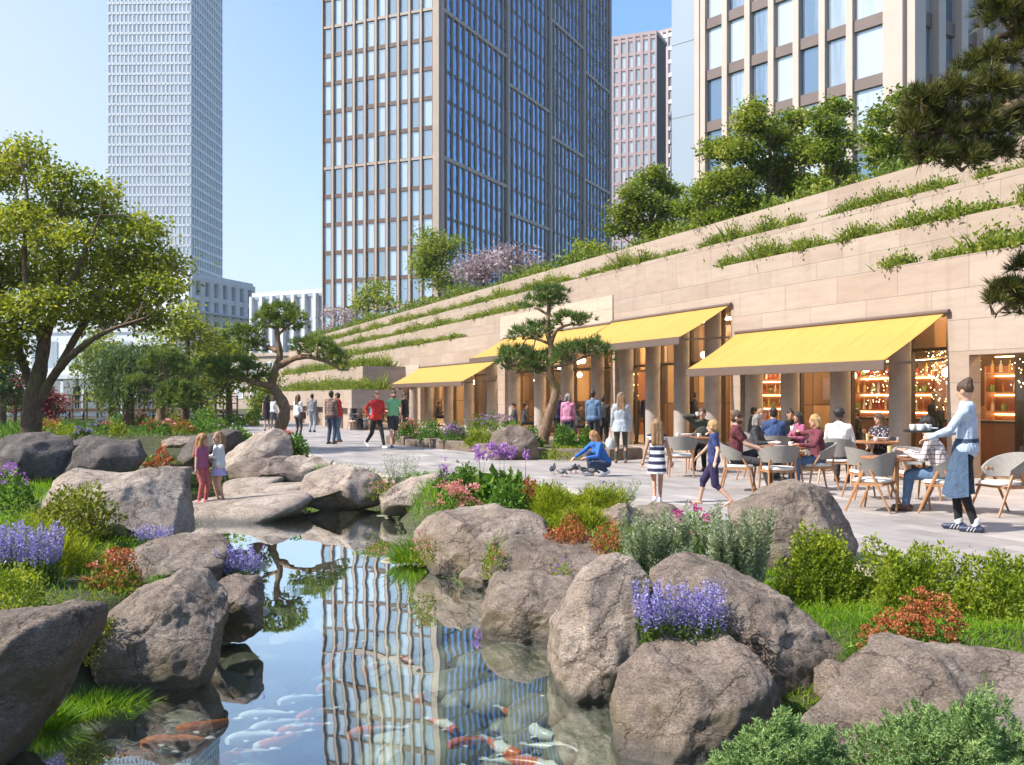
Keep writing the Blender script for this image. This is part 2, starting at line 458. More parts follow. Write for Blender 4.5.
M['white'] = simple('white_glaze', (.8, .8, .78), .3, .03)
M['steel'] = simple('brushed_steel', (.5, .5, .5), .35, .08, Metallic=1.0)
M['black'] = simple('black_paint', (.02, .02, .022), .5, .2)
# ---------------------------------------------------------------- people
def cloth(name, col, var=.1):
    n = N(name); v = n.coord(); k = n.noise(v, 9, 5); f1 = n.noise(n.coord((1, 1, .45)), 11, 3, .55, 1.6); f2 = n.noise(v, 160, 2)
    c = n.mix(n.ramp(k, [(.3, tuple(q*.82 for q in col)), (.7, tuple(min(1, q*1.14) for q in col))]), n.ramp(f1, [(.3, (.8, .8, .8)), (.6, (1.05, 1.05, 1.05))]), .6, 'MULTIPLY')
    nm = n.bump(f2, .2, .004); return n.done(n.pbr(c, .92, n.bump(f1, .9, .035, nm)))
M['skin'] = simple('skin', (.52, .30, .21), .5, .06, 9)
M['skin_tan'] = simple('tan_skin', (.40, .22, .145), .5, .06, 9)
M['skin_dark'] = simple('dark_skin', (.11, .055, .035), .45, .06, 9)
HAIR = dict(brown=(.075, .038, .018), dark=(.014, .010, .008), blonde=(.42, .26, .10), sandy=(.26, .15, .07), grey=(.22, .20, .18), ginger=(.36, .17, .06))
for k, c in HAIR.items():
    n = N(k+'_hair'); h1 = n.noise(n.coord((1, 1, .12)), 70, 4, .7, .4); h2 = n.noise(n.coord((1, 1, .3)), 14, 3, .6)
    cc = n.mix(n.ramp(h1, [(.3, tuple(q*.45 for q in c)), (.7, tuple(min(1, q*1.5) for q in c))]), n.ramp(h2, [(.3, (.65, .65, .65)), (.7, (1.2, 1.2, 1.2))]), .8, 'MULTIPLY')
    M['hair_'+k] = n.done(n.pbr(cc, .5, n.bump(h2, .8, .03, n.bump(h1, .9, .012))))
M['eye'] = simple('eye_dark', (.02, .015, .012), .2); M['lip'] = simple('lip', (.38, .12, .10), .45)
def cap(mb, a, b, ra, rb, n=12):
    a = Vector(a); b = Vector(b); d = b-a; L = d.length
    if L < 1e-5: mb.ball(a, ra, n=n, m=8); return
    d.normalize(); r = d.orthogonal().normalized(); t = d.cross(r)
    prof = [(ra*math.cos(x), -ra*math.sin(-x)) for x in (-1.5, -1.1, -.7, -.35, 0)]
    prof = [(ra*math.cos(x), ra*math.sin(x)) for x in (-1.5, -1.1, -.7, -.35, 0)]+[(rb*math.cos(x), L+rb*math.sin(x)) for x in (0, .35, .7, 1.1, 1.5)]
    vs = [a+d*z+(r*math.cos(2*PI*k/n)+t*math.sin(2*PI*k/n))*q for q, z in prof for k in range(n)]
    fs = [(i*n+k, i*n+(k+1) % n, (i+1)*n+(k+1) % n, (i+1)*n+k) for i in range(len(prof)-1) for k in range(n)]
    fs += [tuple(range(n-1, -1, -1)), tuple(range((len(prof)-1)*n, len(prof)*n))]
    mb.add(vs, fs)
def frustum(mb, a, b, ra, rb, n=20, rot=0.0, waves=0, amp=0.0):
    """closed skirt-like cone between two ellipses (rx, ry), with hanging folds towards the hem"""
    a = Vector(a); b = Vector(b); vs = []; m_ = 6
    for i in range(m_+1):
        t = i/m_; c = a.lerp(b, t)
        for k in range(n):
            an = 2*PI*k/n; w = 1+amp*t*math.sin(waves*an)
            x = (ra[0]+(rb[0]-ra[0])*t)*math.cos(an)*w; y = (ra[1]+(rb[1]-ra[1])*t)*math.sin(an)*w
            vs.append(c+Vector((x*math.cos(rot)-y*math.sin(rot), x*math.sin(rot)+y*math.cos(rot), 0)))
    fs = [(i*n+k, i*n+(k+1) % n, (i+1)*n+(k+1) % n, (i+1)*n+k) for i in range(m_) for k in range(n)]
    fs += [tuple(range(n-1, -1, -1)), tuple(range(m_*n, (m_+1)*n))]
    mb.add(vs, fs)
def solid(name, mb, mat, parent, vox=.011, it=3):
    """one continuous surface grown over all the shapes in mb"""
    me = bpy.data.meshes.new(name); me.from_pydata(mb.v, [], mb.f)
    bm = bmesh.new(); bm.from_mesh(me); bmesh.ops.recalc_face_normals(bm, faces=bm.faces); bm.to_mesh(me); bm.free()
    o = bpy.data.objects.new(name, me); C.objects.link(o)
    r = o.modifiers.new('r', 'REMESH'); r.mode = 'VOXEL'; r.voxel_size = vox; r.use_smooth_shade = True
    s = o.modifiers.new('s', 'SMOOTH'); s.factor = .5; s.iterations = it
    dg = bpy.context.evaluated_depsgraph_get()
    out = bpy.data.meshes.new_from_object(o.evaluated_get(dg)); bpy.data.objects.remove(o); bpy.data.meshes.remove(me)
    out.name = name; out.materials.clear()
    return link_mesh(name, out, mat, parent)
def ik(a, c, l1, l2, pole):
    a = Vector(a); c = Vector(c); d = c-a; L = min(d.length, (l1+l2)*.998)
    d = d.normalized(); x = (l1*l1-l2*l2+L*L)/(2*L); h = math.sqrt(max(l1*l1-x*x, 1e-8))
    p = Vector(pole); p = (p-d*p.dot(d)); p = p.normalized() if p.length > 1e-4 else d.orthogonal().normalized()
    return a+d*x+p*h, a+d*L
def person(label, loc, rz, h=1.75, sex='m', skin='skin', hair=('short', 'brown'), top=('long', None), bot=('trousers', None), shoe=None,
           pel=(0, 0, .93), pitch=0, yaw=0, hands=((-.215, -.06, .79), (.215, -.04, .79)), feet=((-.10, 0, .08), (.10, 0, .08)), look=(0, 0), face=False, beard=False,
           headk=1.0, group=None, fdir=((0, -1), (0, -1)), elbow=((-.3, .95, -.1), (.3, .95, -.1)), knee=None, curl=.5, vox=.012, toes=None, socks=None, extra=None, girth=1.0, hem=None):
    """front of the body is local -y; hands and feet are wrist and ankle targets in metres for a 1.75 m person"""
    root = thing('person', label, 'person', loc, rz, group); k = h/1.75; V = Vector
    pel = V(pel)*k; pt = math.radians(pitch)
    u = V((0, -math.sin(pt), math.cos(pt))); fw = V((0, -math.cos(pt), -math.sin(pt)))
    Ry = Matrix.Rotation(math.radians(yaw), 3, 'Z'); rt = Ry @ V((1, 0, 0)); fw = Ry @ fw
    sw = (.176 if sex == 'm' else .16)*k*(.92 if h < 1.4 else 1); hw = (.085 if sex == 'm' else .09)*k
    g = girth
    chest = pel+u*.30*k; shl = pel+u*.475*k; nb = pel+u*.53*k; hc = nb+u*.045*k+V((0, 0, .108*k))+fw*.025*k
    Rt = Matrix((rt, -fw, u)).transposed()
    Rh = Matrix.Rotation(rz*0+math.radians(look[0]), 3, 'Z') @ Matrix.Rotation(math.radians(look[1]), 3, 'X')
    S_ = [shl-rt*sw, shl+rt*sw]; Hp = [pel-rt*hw-V((0, 0, .02*k)), pel+rt*hw-V((0, 0, .02*k))]
    hk = k*headk
    E_ = []; W_ = []; K_ = []; A_ = []
    for i in (0, 1):
        e, w = ik(S_[i], V(hands[i])*k, .285*k, .255*k, elbow[i]); E_.append(e); W_.append(w)
        kn, an = ik(Hp[i], V(feet[i])*k, .43*k, .42*k, (knee[i] if knee else (0, -1, .15))); K_.append(kn); A_.append(an)
    def torso(mb, inf=0.0, low=True):
        w = (1 if sex == 'm' else .93)
        if low: mb.ball(pel+u*.02*k, ((.150+inf)*k*w*g, (.112+inf)*k*g, (.12+inf)*k), n=16, m=10, rot=Rt)
        mb.ball(pel+u*.17*k, ((.132+inf)*k*w*g, (.098+inf)*k*g, (.15+inf)*k), n=16, m=10, rot=Rt)
        mb.ball(chest+fw*.005*k, ((.150+inf)*k*w*g, (.108+inf)*k*g, (.175+inf)*k), n=16, m=10, rot=Rt)
        if sex == 'f' and h > 1.4:
            for s in (-1, 1): mb.ball(chest+rt*s*.065*k+fw*.075*k+u*.03*k, (.062+inf)*k, n=10, m=8)
        cap(mb, S_[0]-u*.018*k, nb-u*.035*k, (.050+inf)*k, (.055+inf)*k); cap(mb, S_[1]-u*.018*k, nb-u*.035*k, (.050+inf)*k, (.055+inf)*k); cap(mb, S_[0]-u*.05*k+rt*.05*k, S_[1]-u*.05*k-rt*.05*k, (.075+inf)*k, (.075+inf)*k)
        for s in (-1, 1): cap(mb, pel+u*.06*k+rt*s*.045*k*w, chest+rt*s*.055*k*w, (.094+inf)*k*g, (.098+inf)*k*g)
        cap(mb, nb-u*.05*k, shl+u*.01*k, (.075+inf)*k, (.085+inf)*k)
    m = MB(); torso(m)
    cap(m, nb-u*.03*k, hc-V((0, 0, .05*k)), .058*k, .052*k)
    m.ball(hc+Rh @ V((0, .006, .012))*hk, (.073*hk, .092*hk, .098*hk), n=18, m=12, rot=Rh)          # skull
    m.ball(hc+Rh @ V((0, -.022, -.048))*hk, (.058*hk, .066*hk, .066*hk), n=14, m=10, rot=Rh)        # jaw
    cap(m, hc+Rh @ V((0, -.088, .012))*hk, hc+Rh @ V((0, -.104, -.022))*hk, .010*hk, .014*hk)       # nose
    m.ball(hc+Rh @ V((0, -.070, -.098))*hk, .02*hk)                                                   # chin
    for s in (-1, 1): m.ball(hc+Rh @ V((s*.075, .008, -.01))*hk, (.012*hk, .022*hk, .032*hk), rot=Rh)
    for i in (0, 1):
        cap(m, S_[i], E_[i], .047*k, .038*k); cap(m, E_[i], W_[i], .040*k, .026*k)
        d = (W_[i]-E_[i]).normalized(); sd = d.cross(V((0, 0, 1)) if abs(d.z) < .9 else fw).normalized()
        nrm_ = sd.cross(d)
        if nrm_.dot(fw) < 0 and abs(d.z) > .6: nrm_ = -nrm_
        pc = W_[i]+d*.045*k; cap(m, W_[i], pc, .024*k, .03*k)
        cap(m, pc-sd*.02*k, pc+sd*.02*k, .02*k, .02*k)
        for j, L in enumerate((.062, .072, .068, .052)):
            b_ = pc+sd*(-.03+.02*j)*k+d*.02*k; c1 = b_+d*L*.6*k; c2 = c1+(d*(1-curl)+nrm_*-curl).normalized()*L*.6*k
            cap(m, b_, c1, .0105*k, .0098*k, 8); cap(m, c1, c2, .0098*k, .0085*k, 8)
        th = W_[i]+d*.02*k; cap(m, th, th+(sd*(-1 if i else 1)*.7+d*.6).normalized()*.06*k, .013*k, .010*k, 8)
        cap(m, Hp[i], K_[i], .078*k*g, .053*k); cap(m, K_[i], A_[i], .053*k, .036*k)
        cap(m, K_[i].lerp(A_[i], .12)+V((0, .015*k, 0)), K_[i].lerp(A_[i], .45)+V((0, .018*k, 0)), .042*k, .04*k)
        fd = V((fdir[i][0], fdir[i][1], toes[i] if toes else 0)).normalized()
        cap(m, A_[i]-V((0, 0, .035*k))-fd*.03*k, A_[i]-V((0, 0, .05*k))+fd*.14*k, .034*k, .026*k)
    solid('body', m, M[skin], root, vox)
    # top
    st, tm = top
    if tm:
        m = MB(); torso(m, .013, st != 'crop')
        hz = pel-u*.07*k
        if st in ('long', 'short', 'jacket', 'tunic'):
            cap(m, pel+u*.02*k-rt*.06*k, pel+u*.02*k+rt*.06*k, .125*k*g, .125*k*g)
            for i in (0, 1):
                if st == 'short': cap(m, S_[i], S_[i].lerp(E_[i], .62), .064*k, .058*k)
                else:
                    cap(m, S_[i], E_[i], .057*k, .048*k); cap(m, E_[i], E_[i].lerp(W_[i], .92), .048*k, .037*k)
        if st == 'tunic': frustum(m, pel+u*.12*k, pel-V((0, 0, .16*k)), (.17*k, .13*k), (.26*k, .22*k), waves=7, amp=.06)
        if st == 'dress': frustum(m, pel+u*.15*k, pel-V((0, 0, (hem or .38)*k)), (.145*k, .11*k), (.205*k, .185*k), waves=6, amp=.05)
        if st in ('rolled',):
            for i in (0, 1): cap(m, S_[i], E_[i], .062*k, .052*k); cap(m, E_[i], E_[i].lerp(W_[i], .12), .052*k, .05*k)
        solid('dress' if st == 'dress' else 'jacket' if st == 'jacket' else 'shirt', m, tm, root, vox, 7)
    sb_, bm_ = bot
    if bm_:
        m = MB(); m.ball(pel+u*.01*k, (.162*k*g, .124*k*g, .115*k), n=16, m=10, rot=Rt)
        if sb_ == 'skirt': frustum(m, pel+u*.07*k, pel-V((0, 0, (hem or .38)*k)), (.145*k, .115*k), (.215*k, .19*k), waves=8, amp=.06)
        else:
            for i in (0, 1):
                full = sb_ in ('trousers', 'leggings'); inf = .013 if sb_ != 'leggings' else .006
                cap(m, Hp[i], K_[i] if full or sb_ == 'capri' else Hp[i].lerp(K_[i], .72), (.084+inf)*k*g, (.056+inf+(.0 if full else .014))*k)
                if full: cap(m, K_[i], K_[i].lerp(A_[i], .93), (.056+inf)*k, (.040+inf*.9)*k)
                if sb_ == 'capri': cap(m, K_[i], K_[i].lerp(A_[i], .25), .064*k, .06*k)
        solid('skirt' if sb_ == 'skirt' else 'shorts' if sb_ in ('shorts', 'capri') else 'trousers', m, bm_, root, vox, 6)
    for i in (0, 1):
        if shoe:
            fd = V((fdir[i][0], fdir[i][1], toes[i] if toes else 0)).normalized(); m = MB()
            a = A_[i]-V((0, 0, .045*k)); cap(m, a-fd*.055*k, a+fd*.155*k, .042*k, .034*k); cap(m, A_[i]-V((0, 0, .01*k))-fd*.01*k, a+fd*.04*k, .046*k, .04*k)
            solid('shoe', m, shoe, root, vox*.9)
        if socks:
            m = MB(); cap(m, A_[i], A_[i]+V((0, 0, .05*k)), .047*k, .047*k); solid('sock', m, socks, root, vox)
    hs, hcol = hair; hm = M['hair_'+hcol] if hcol else None
    if hm:
        m = MB(); m.ball(hc+Rh @ V((0, .014, .030))*hk, (.081*hk, .098*hk, .096*hk), n=18, m=12, rot=Rh)
        q = lambda x, y, z: hc+Rh @ V((x, y, z))*hk
        if hs in ('long', 'shoulder', 'cap_long'):
            L = .30 if hs != 'shoulder' else .15
            for x in (-.05, 0, .05): cap(m, q(x, .055, .02), q(x*1.25, .085, -L), .055*hk, .045*hk)
            for s in (-1, 1): cap(m, q(s*.066, .0, .03), q(s*.088, .01, -L*.62), .032*hk, .036*hk)
        if hs == 'bob':
            for s in (-1, 1): cap(m, q(s*.062, .01, .04), q(s*.085, .0, -.10), .038*hk, .036*hk)
            for x in (-.045, .045): cap(m, q(x, .06, .03), q(x*1.3, .07, -.10), .05*hk, .045*hk)
        if hs == 'bun': m.ball(q(0, .07, .10), .05*hk); m.ball(q(0, .04, .07), .07*hk)
        if hs == 'pony': cap(m, q(0, .10, .05), q(.02, .17, -.10), .035*hk, .02*hk)
        if hs == 'short': m.ball(q(0, .035, -.02), (.078*hk, .078*hk, .07*hk), rot=Rh)
        if hs == 'curly':
            rr = random.Random(int(h*100)); 
            for _ in range(40):
                a = rr.uniform(0, 6.28); b_ = rr.uniform(.0, 1.2); m.ball(q(.09*math.cos(a)*math.cos(b_), .012+.10*abs(math.sin(a))*math.cos(b_), .03+.10*math.sin(b_)), .026*hk, n=6, m=5)
        solid('hair', m, hm, root, vox*.85)
        if hs == 'cap_long':
            m = MB(); m.ball(q(0, .01, .06), (.09*hk, .105*hk, .07*hk), n=16, m=10, rot=Rh); cap(m, q(-.03, -.10, .05), q(.03, -.10, .05), .045*hk, .045*hk); solid('cap', m, simple('cap_fabric', (.16, .13, .10), .9), root, vox*.85)
    if beard:
        m = MB(); m.ball(hc+Rh @ V((0, -.030, -.065))*hk, (.062*hk, .066*hk, .055*hk), n=14, m=10, rot=Rh); solid('beard', m, hm, root, vox*.85)
    if face:
        for s in (-1, 1):
            m = MB(); m.ball(hc+Rh @ V((s*.031, -.083, .012))*hk, (.011*hk, .006*hk, .006*hk), rot=Rh); m.build('eye', M['eye'], root, smooth=True)
            m = MB(); m.ball(hc+Rh @ V((s*.032, -.086, .030))*hk, (.017*hk, .006*hk, .004*hk), rot=Rh); m.build('eyebrow', hm or M['eye'], root, smooth=True)
        m = MB(); m.ball(hc+Rh @ V((0, -.089, -.058))*hk, (.021*hk, .006*hk, .006*hk), rot=Rh); m.build('mouth', M['lip'], root, smooth=True)
    if extra: extra(root, dict(k=k, pel=pel, chest=chest, shl=shl, W=W_, E=E_, K=K_, A=A_, hc=hc, rt=rt, fw=fw, u=u, Rh=Rh, hk=hk, Rt=Rt, Hp=Hp))
    return root
D = math.radians
def at(px, py, z=0.0): p = G(px, py, z); return Vector((p.x, p.y, z))
def atY(px, Y, z=0.0): return Vector(((px-512)/1000*Y, Y, z))
def stripes(name, a, b, w, axis=2, cross=False):
    n = N(name); sp = n.n('SeparateXYZ', Vector=n.coord()); f = n.math('FRACT', n.math('MULTIPLY', sp.outputs[axis], 1/w)); f = n.math('GREATER_THAN', f, .5 if not cross else .82)
    c = n.mix(a, b, f)
    if cross:
        g = n.math('GREATER_THAN', n.math('FRACT', n.math('MULTIPLY', n.math('ADD', sp.outputs[0], sp.outputs[1]), 1/w)), .82); c = n.mix(c, b, n.math('MULTIPLY', g, .75))
    return n.done(n.pbr(c, .9))
def floral(name, a, cs, sc):
    n = N(name); v = n.n('TexVoronoi', Vector=n.coord(), Scale=sc); r = n.ramp(v.outputs[1], [(0, cs[0]), (.5, cs[1]), (1, cs[2])])
    return n.done(n.pbr(n.mix(r, a, n.ramp(v.outputs[0], [(.3, (0, 0, 0)), (.45, (1, 1, 1))])), .9))
T = {k: cloth(k+'_cloth', c) for k, c in dict(pale_blue=(.42, .52, .66), denim=(.10, .17, .28), dark_denim=(.04, .06, .11), black=(.012, .012, .014), charcoal=(.045, .045, .05), white=(.66, .65, .64), navy=(.035, .05, .16), deep_navy=(.03, .02, .07),
     maroon=(.13, .03, .035), burgundy=(.15, .035, .05), blue_suit=(.04, .075, .18), red=(.50, .03, .025), mint=(.20, .52, .26), pink=(.55, .22, .35), rose=(.36, .10, .19), lilac=(.42, .36, .62), coral=(.48, .12, .12), brownplaid=(.15, .08, .065), olive=(.05, .055, .04), bluegrey=(.34, .38, .42), bright_blue=(.03, .14, .45), grey=(.22, .22, .23), cream=(.6, .55, .48), tan=(.28, .19, .12)).items()}
SH = {k: simple(k+'_leather', c, .5) for k, c in dict(black=(.015, .015, .017), white=(.7, .7, .7), brown=(.10, .05, .03), navy=(.03, .04, .08), pink=(.5, .2, .2)).items()}
STAND = dict()
# the waiter
def waiter_extra(r, j):
    k = j['k']; m = MB(); pel = j['pel']
    n = 20; vs = []
    for i in range(9):
        t = i/8; z = pel.z+.10*k-(.62*k)*t
        for q in range(n+1):
            a = D(-192+204*q/n); w = 1+.05*t*math.sin(q*1.3)
            R_ = (.165+.10*t)*k*w; vs.append((R_*math.cos(a)*.98, R_*math.sin(a)*(.86+.12*t), z-.02*math.sin(q*.5)*t))
    base = len(vs); vs += [(x*.975, y*.975, z) for x, y, z in vs]
    fs = []
    for i in range(8):
        for q in range(n):
            a = i*(n+1)+q; fs += [(a, a+1, a+n+2, a+n+1), (base+a, base+a+n+1, base+a+n+2, base+a+1)]
    for q in range(n):
        a = 8*(n+1)+q; fs += [(a, a+1, base+a+1, base+a)]
    for i in range(8):
        for e in (0, n):
            a = i*(n+1)+e; fs.append((a, a+n+1, base+a+n+1, base+a))
    m.add(vs, fs); m.build('apron', cloth('apron_denim', (.055, .092, .155)), r, smooth=True)
    m = MB(); m.lathe([(.160*k, -.022), (.164*k, 0), (.160*k, .022)], 24, (0, 0, pel.z+.115*k), sy=.80); m.build('apron_band', T['dark_denim'], r, smooth=True)
    m = MB(); m.lathe([(.068*k, -.02), (.062*k, .02)], 14, tuple(j['shl']+j['u']*.075*k+j['fw']*.012*k)); m.build('collar', T['pale_blue'], r, smooth=True)
    for i in (0, 1):
        for q in range(3):
            m = MB(); c = j['A'][i]-Vector((0, 0, .045*k))+Vector((0, -.02-.035*q, .0)); 
            for s in (-1, 1): m.bar(c+Vector((s*.043*k, 0, -.022)), c+Vector((s*.036*k, .03, .028)), .012, .006)
            m.build('shoe_stripe', SH['white'], r)
person('waiter in a pale blue shirt and long denim apron holding a tray', at(967, 531), D(-122), 1.80, 'm', 'skin', ('bun', 'brown'), ('long', T['pale_blue']), ('leggings', T['black']), SH['navy'],
       hands=((-.20, -.34, 1.09), (.16, -.38, 1.07)), elbow=((-.6, .6, -.6), (.6, .6, -.6)), feet=((-.09, -.10, .08), (.08, .10, .08)), look=(-18, 12), vox=.0095, socks=SH['white'], extra=waiter_extra, curl=.6)
def glasses(r, j):
    m = MB(); h = j['hk']
    for sx in (-1, 1):
        pts = [j['hc']+j['Rh'] @ Vector((sx*.033+.021*math.cos(a), -.098, .010+.017*math.sin(a)))*h for a in np.linspace(0, 2*PI, 11)]
        m.tube(pts, .003, 5); m.tube([j['hc']+j['Rh'] @ Vector((sx*.054, -.096, .014))*h, j['hc']+j['Rh'] @ Vector((sx*.078, .0, .012))*h], .003, 5)
    m.tube([j['hc']+j['Rh'] @ Vector((-.012, -.10, .014))*h, j['hc']+j['Rh'] @ Vector((.012, -.10, .014))*h], .003, 5)
    m.build('glasses', M['eye'], r)
# seated people share one way of sitting
def seated(label, loc, rz, **kw):
    d = dict(pel=(0, .02, .53), pitch=6, feet=((-.11, -.44, .08), (.11, -.42, .08)), hands=((-.16, -.36, .76), (.16, -.36, .76)), curl=.4)
    d.update(kw); return person(label, loc, rz, **d)
TBL = dict(a=atY(690, 21.0), b=atY(778, 17.1), c=atY(872, 19.2), d=atY(908, 14.2), e=atY(780, 21.5))
plaid = stripes('plaid_shirt_cloth', (.60, .55, .53), (.16, .10, .11), .062, 2, True)
flor = floral('floral_blouse_cloth', (.02, .02, .03), [(.45, .1, .15), (.5, .4, .35), (.1, .15, .35)], 22)
brsh = seated('bearded man in glasses and maroon shirt sitting with crossed legs', atY(738, 16.9), D(72), h=1.78, hair=('short', 'brown'), top=('short', T['maroon']), bot=('trousers', T['charcoal']), shoe=SH['black'], pitch=-2, feet=((-.05, -.52, .08), (.14, -.50, .28)), knee=((0, -1, .6), (-.2, -1, 1.0)), hands=((-.12, -.38, .70), (.14, -.38, .68)), look=(4, 6), face=True, beard=True, extra=glasses)
blond = seated('blonde woman in a burgundy blouse raising a cup to her mouth', atY(817, 17.1), D(-82), h=1.70, sex='f', hair=('shoulder', 'blonde'), top=('long', T['burgundy']), bot=('trousers', T['denim']), shoe=SH['brown'], pitch=4, hands=((-.13, -.30, 1.02), (.18, -.42, .80)), face=True, look=(4, 4), curl=.75)
seated('woman with grey hair in a dark grey top beside the bearded man', atY(755, 19.2), D(60), h=1.66, sex='f', hair=('bob', 'grey'), top=('long', T['charcoal']), bot=('trousers', T['black']), shoe=SH['black'])
seated('man in a dark blue jacket sitting with his back to us', atY(774, 20.3), D(176), h=1.82, hair=('short', 'dark'), top=('jacket', T['blue_suit']), bot=('trousers', T['black']), shoe=SH['black'], girth=1.1)
seated('dark haired person in black facing us behind the blue jacket', atY(790, 22.4), D(-10), h=1.74, skin='skin_tan', hair=('short', 'dark'), top=('long', T['black']), bot=('trousers', T['black']), shoe=SH['black'], face=True)
seated('dark haired man in a white shirt seen from behind', atY(838, 18.3), D(150), h=1.82, skin='skin_dark', hair=('curly', 'dark'), top=('long', T['white']), bot=('trousers', T['charcoal']), shoe=SH['brown'], pitch=10, girth=1.12)
seated('long haired woman in a dark floral blouse and sunglasses', atY(881, 19.6), D(-62), h=1.68, sex='f', hair=('long', 'brown'), top=('long', flor), bot=('trousers', T['black']), shoe=SH['black'], hands=((-.12, -.34, .92), (.14, -.34, .84)), face=True, look=(-10, 6))
seated('man in a plaid shirt and jeans eating at the table', atY(940, 13.8), D(-118), h=1.80, hair=('short', 'dark'), top=('long', plaid), bot=('trousers', T['denim']), shoe=SH['brown'], pitch=20, pel=(0, .05, .53), hands=((-.14, -.42, .80), (.14, -.42, .80)), look=(-8, 16), girth=1.08, vox=.0105)
seated('man in a black top drinking at the table behind the boy', atY(703, 21.9), D(-22), h=1.78, hair=('short', 'brown'), top=('long', T['olive']), bot=('trousers', T['black']), shoe=SH['black'], hands=((-.10, -.22, 1.16), (.2, -.3, .78)), face=True, curl=.8, elbow=((-1, .1, -.1), (.5, .8, -.2)))
# children on the plaza
def dress(): return stripes('striped_dress_cloth', (.70, .69, .68), (.02, .025, .07), .105, 2)
person('girl in a navy and white striped dress seen from behind', at(657, 503), D(172), 1.28, 'f', 'skin_tan', ('long', 'sandy'), ('dress', dress()), (None, None), SH['white'], headk=1.22, pel=(0, 0, .90), hands=((-.30, -.02, .80), (.30, .06, .78)), feet=((-.06, -.12, .08), (.05, .14, .12)), look=(6, 0), hem=.30, vox=.0095, toes=(0, -.35))
person('boy in a navy t-shirt and purple shorts walking with arms held out', at(714, 506), D(-112), 1.28, 'm', 'skin', ('short', 'blonde'), ('short', T['navy']), ('capri', T['deep_navy']), None, headk=1.22, pel=(0, 0, .89), hands=((-.26, -.46, .86), (.40, .10, .92)), elbow=((-.3, .6, -.9), (.3, .6, -.9)), feet=((-.08, -.30, .09), (.08, .34, .15)), knee=((0, -1, .1), (0, -1, .1)), toes=(.1, -.6), look=(-12, 4), vox=.0095)
person('little girl in a rose top and red trousers on the slab', at(202, 503, -.21), D(66), 1.16, 'f', 'skin', ('long', 'ginger'), ('short', T['rose']), ('trousers', T['coral']), SH['pink'], headk=1.42, girth=1.2, hands=((-.26, -.02, .80), (.20, -.20, 1.0)), feet=((-.08, .02, .08), (.09, -.04, .08)), look=(20, 8), vox=.0095)
person('little girl in a white top and lilac skirt leaning on her friend', at(219, 502, -.21), D(-46), 1.19, 'f', 'skin', ('shoulder', 'sandy'), ('long', T['white']), ('skirt', T['lilac']), SH['brown'], headk=1.4, girth=1.18, hands=((-.24, -.24, 1.12), (.05, -.20, 1.12)), feet=((-.08, .02, .08), (.10, .06, .08)), hem=.26, look=(10, -4), face=True, vox=.0095)
# woman crouching with the pigeons
person('crouching woman with ginger hair in a blue jacket feeding pigeons', at(599, 476), D(-62), 1.58, 'f', 'skin', ('long', 'ginger'), ('jacket', T['bright_blue']), ('trousers', T['dark_denim']), SH['white'], pel=(0, .16, .30), pitch=30, feet=((-.11, -.16, .08), (.13, .12, .12)), knee=((0, -1, .7), (0, -1, .2)), hands=((-.16, -.62, .36), (.14, -.42, .42)), look=(-8, 22), toes=(0, -.4))
person('woman in a cap and loose grey tunic with a white bag', at(621, 463), D(172), 1.70, 'f', 'skin', ('cap_long', 'sandy'), ('tunic', T['bluegrey']), ('leggings', T['olive']), SH['brown'], hands=((-.24, -.05, .86), (.25, -.14, .80)), feet=((-.11, 0, .08), (.12, .06, .08)))
def bag(col, name='backpack', z=.30, w=.15):
    def f(r, j):
        m = MB(); c = j['pel']+j['u']*z*j['k']-j['fw']*.19*j['k']; m.ball(c, (w*j['k'], .10*j['k'], .21*j['k']), n=14, m=10, rot=j['Rt']); m.box(c.x-w*.8, c.x+w*.8, c.y-.03, c.y+.08, c.z-.18, c.z+.14)
        solid(name, m, simple(name+'_fabric', col, .85), r, .012)
    return f
person('man in a denim jacket standing beyond the planter', at(593, 452), D(150), 1.78, 'm', 'skin', ('short', 'dark'), ('jacket', T['blue_suit'] if False else T['denim']), ('trousers', T['charcoal']), SH['black'])
person('person with a dark backpack turned to the café window', at(603, 450), D(165), 1.62, 'f', 'skin_tan', ('short', 'dark'), ('long', T['charcoal']), ('trousers', T['black']), SH['black'], extra=bag((.03, .035, .03)))
person('woman in a pink and white blouse beyond the bonsai pine', at(568, 450), D(165), 1.70, 'f', 'skin', ('bob', 'grey'), ('long', T['pink']), ('trousers', T['dark_denim']), SH['black'])
person('dark dressed person beside the bonsai pine trunk', at(559, 449), D(20), 1.74, 'm', 'skin_tan', ('short', 'brown'), ('long', T['deep_navy']), ('trousers', T['black']), SH['black'])
# runners
person('runner in a red top and black leggings', at(376, 450), D(38), 1.78, 'm', 'skin', ('short', 'sandy'), ('long', T['red']), ('leggings', T['black']), SH['white'], pitch=6, hands=((-.20, .10, .98), (.16, -.30, 1.14)), elbow=((-.4, 1, -.5), (.4, 1, -.6)), feet=((-.08, .42, .22), (.08, -.34, .09)), toes=(-.7, .1), face=True)
person('bearded runner in a mint green singlet and dark shorts', at(393, 449), D(18), 1.80, 'm', 'skin', ('short', 'brown'), ('crop', T['mint']), ('shorts', T['charcoal']), SH['navy'], pitch=6, hands=((-.34, -.24, 1.12), (.24, .08, 1.0)), elbow=((-.5, 1, -.5), (.4, 1, -.5)), feet=((-.09, -.30, .10), (.09, .44, .30)), toes=(.1, -.7), face=True, beard=True, socks=None)
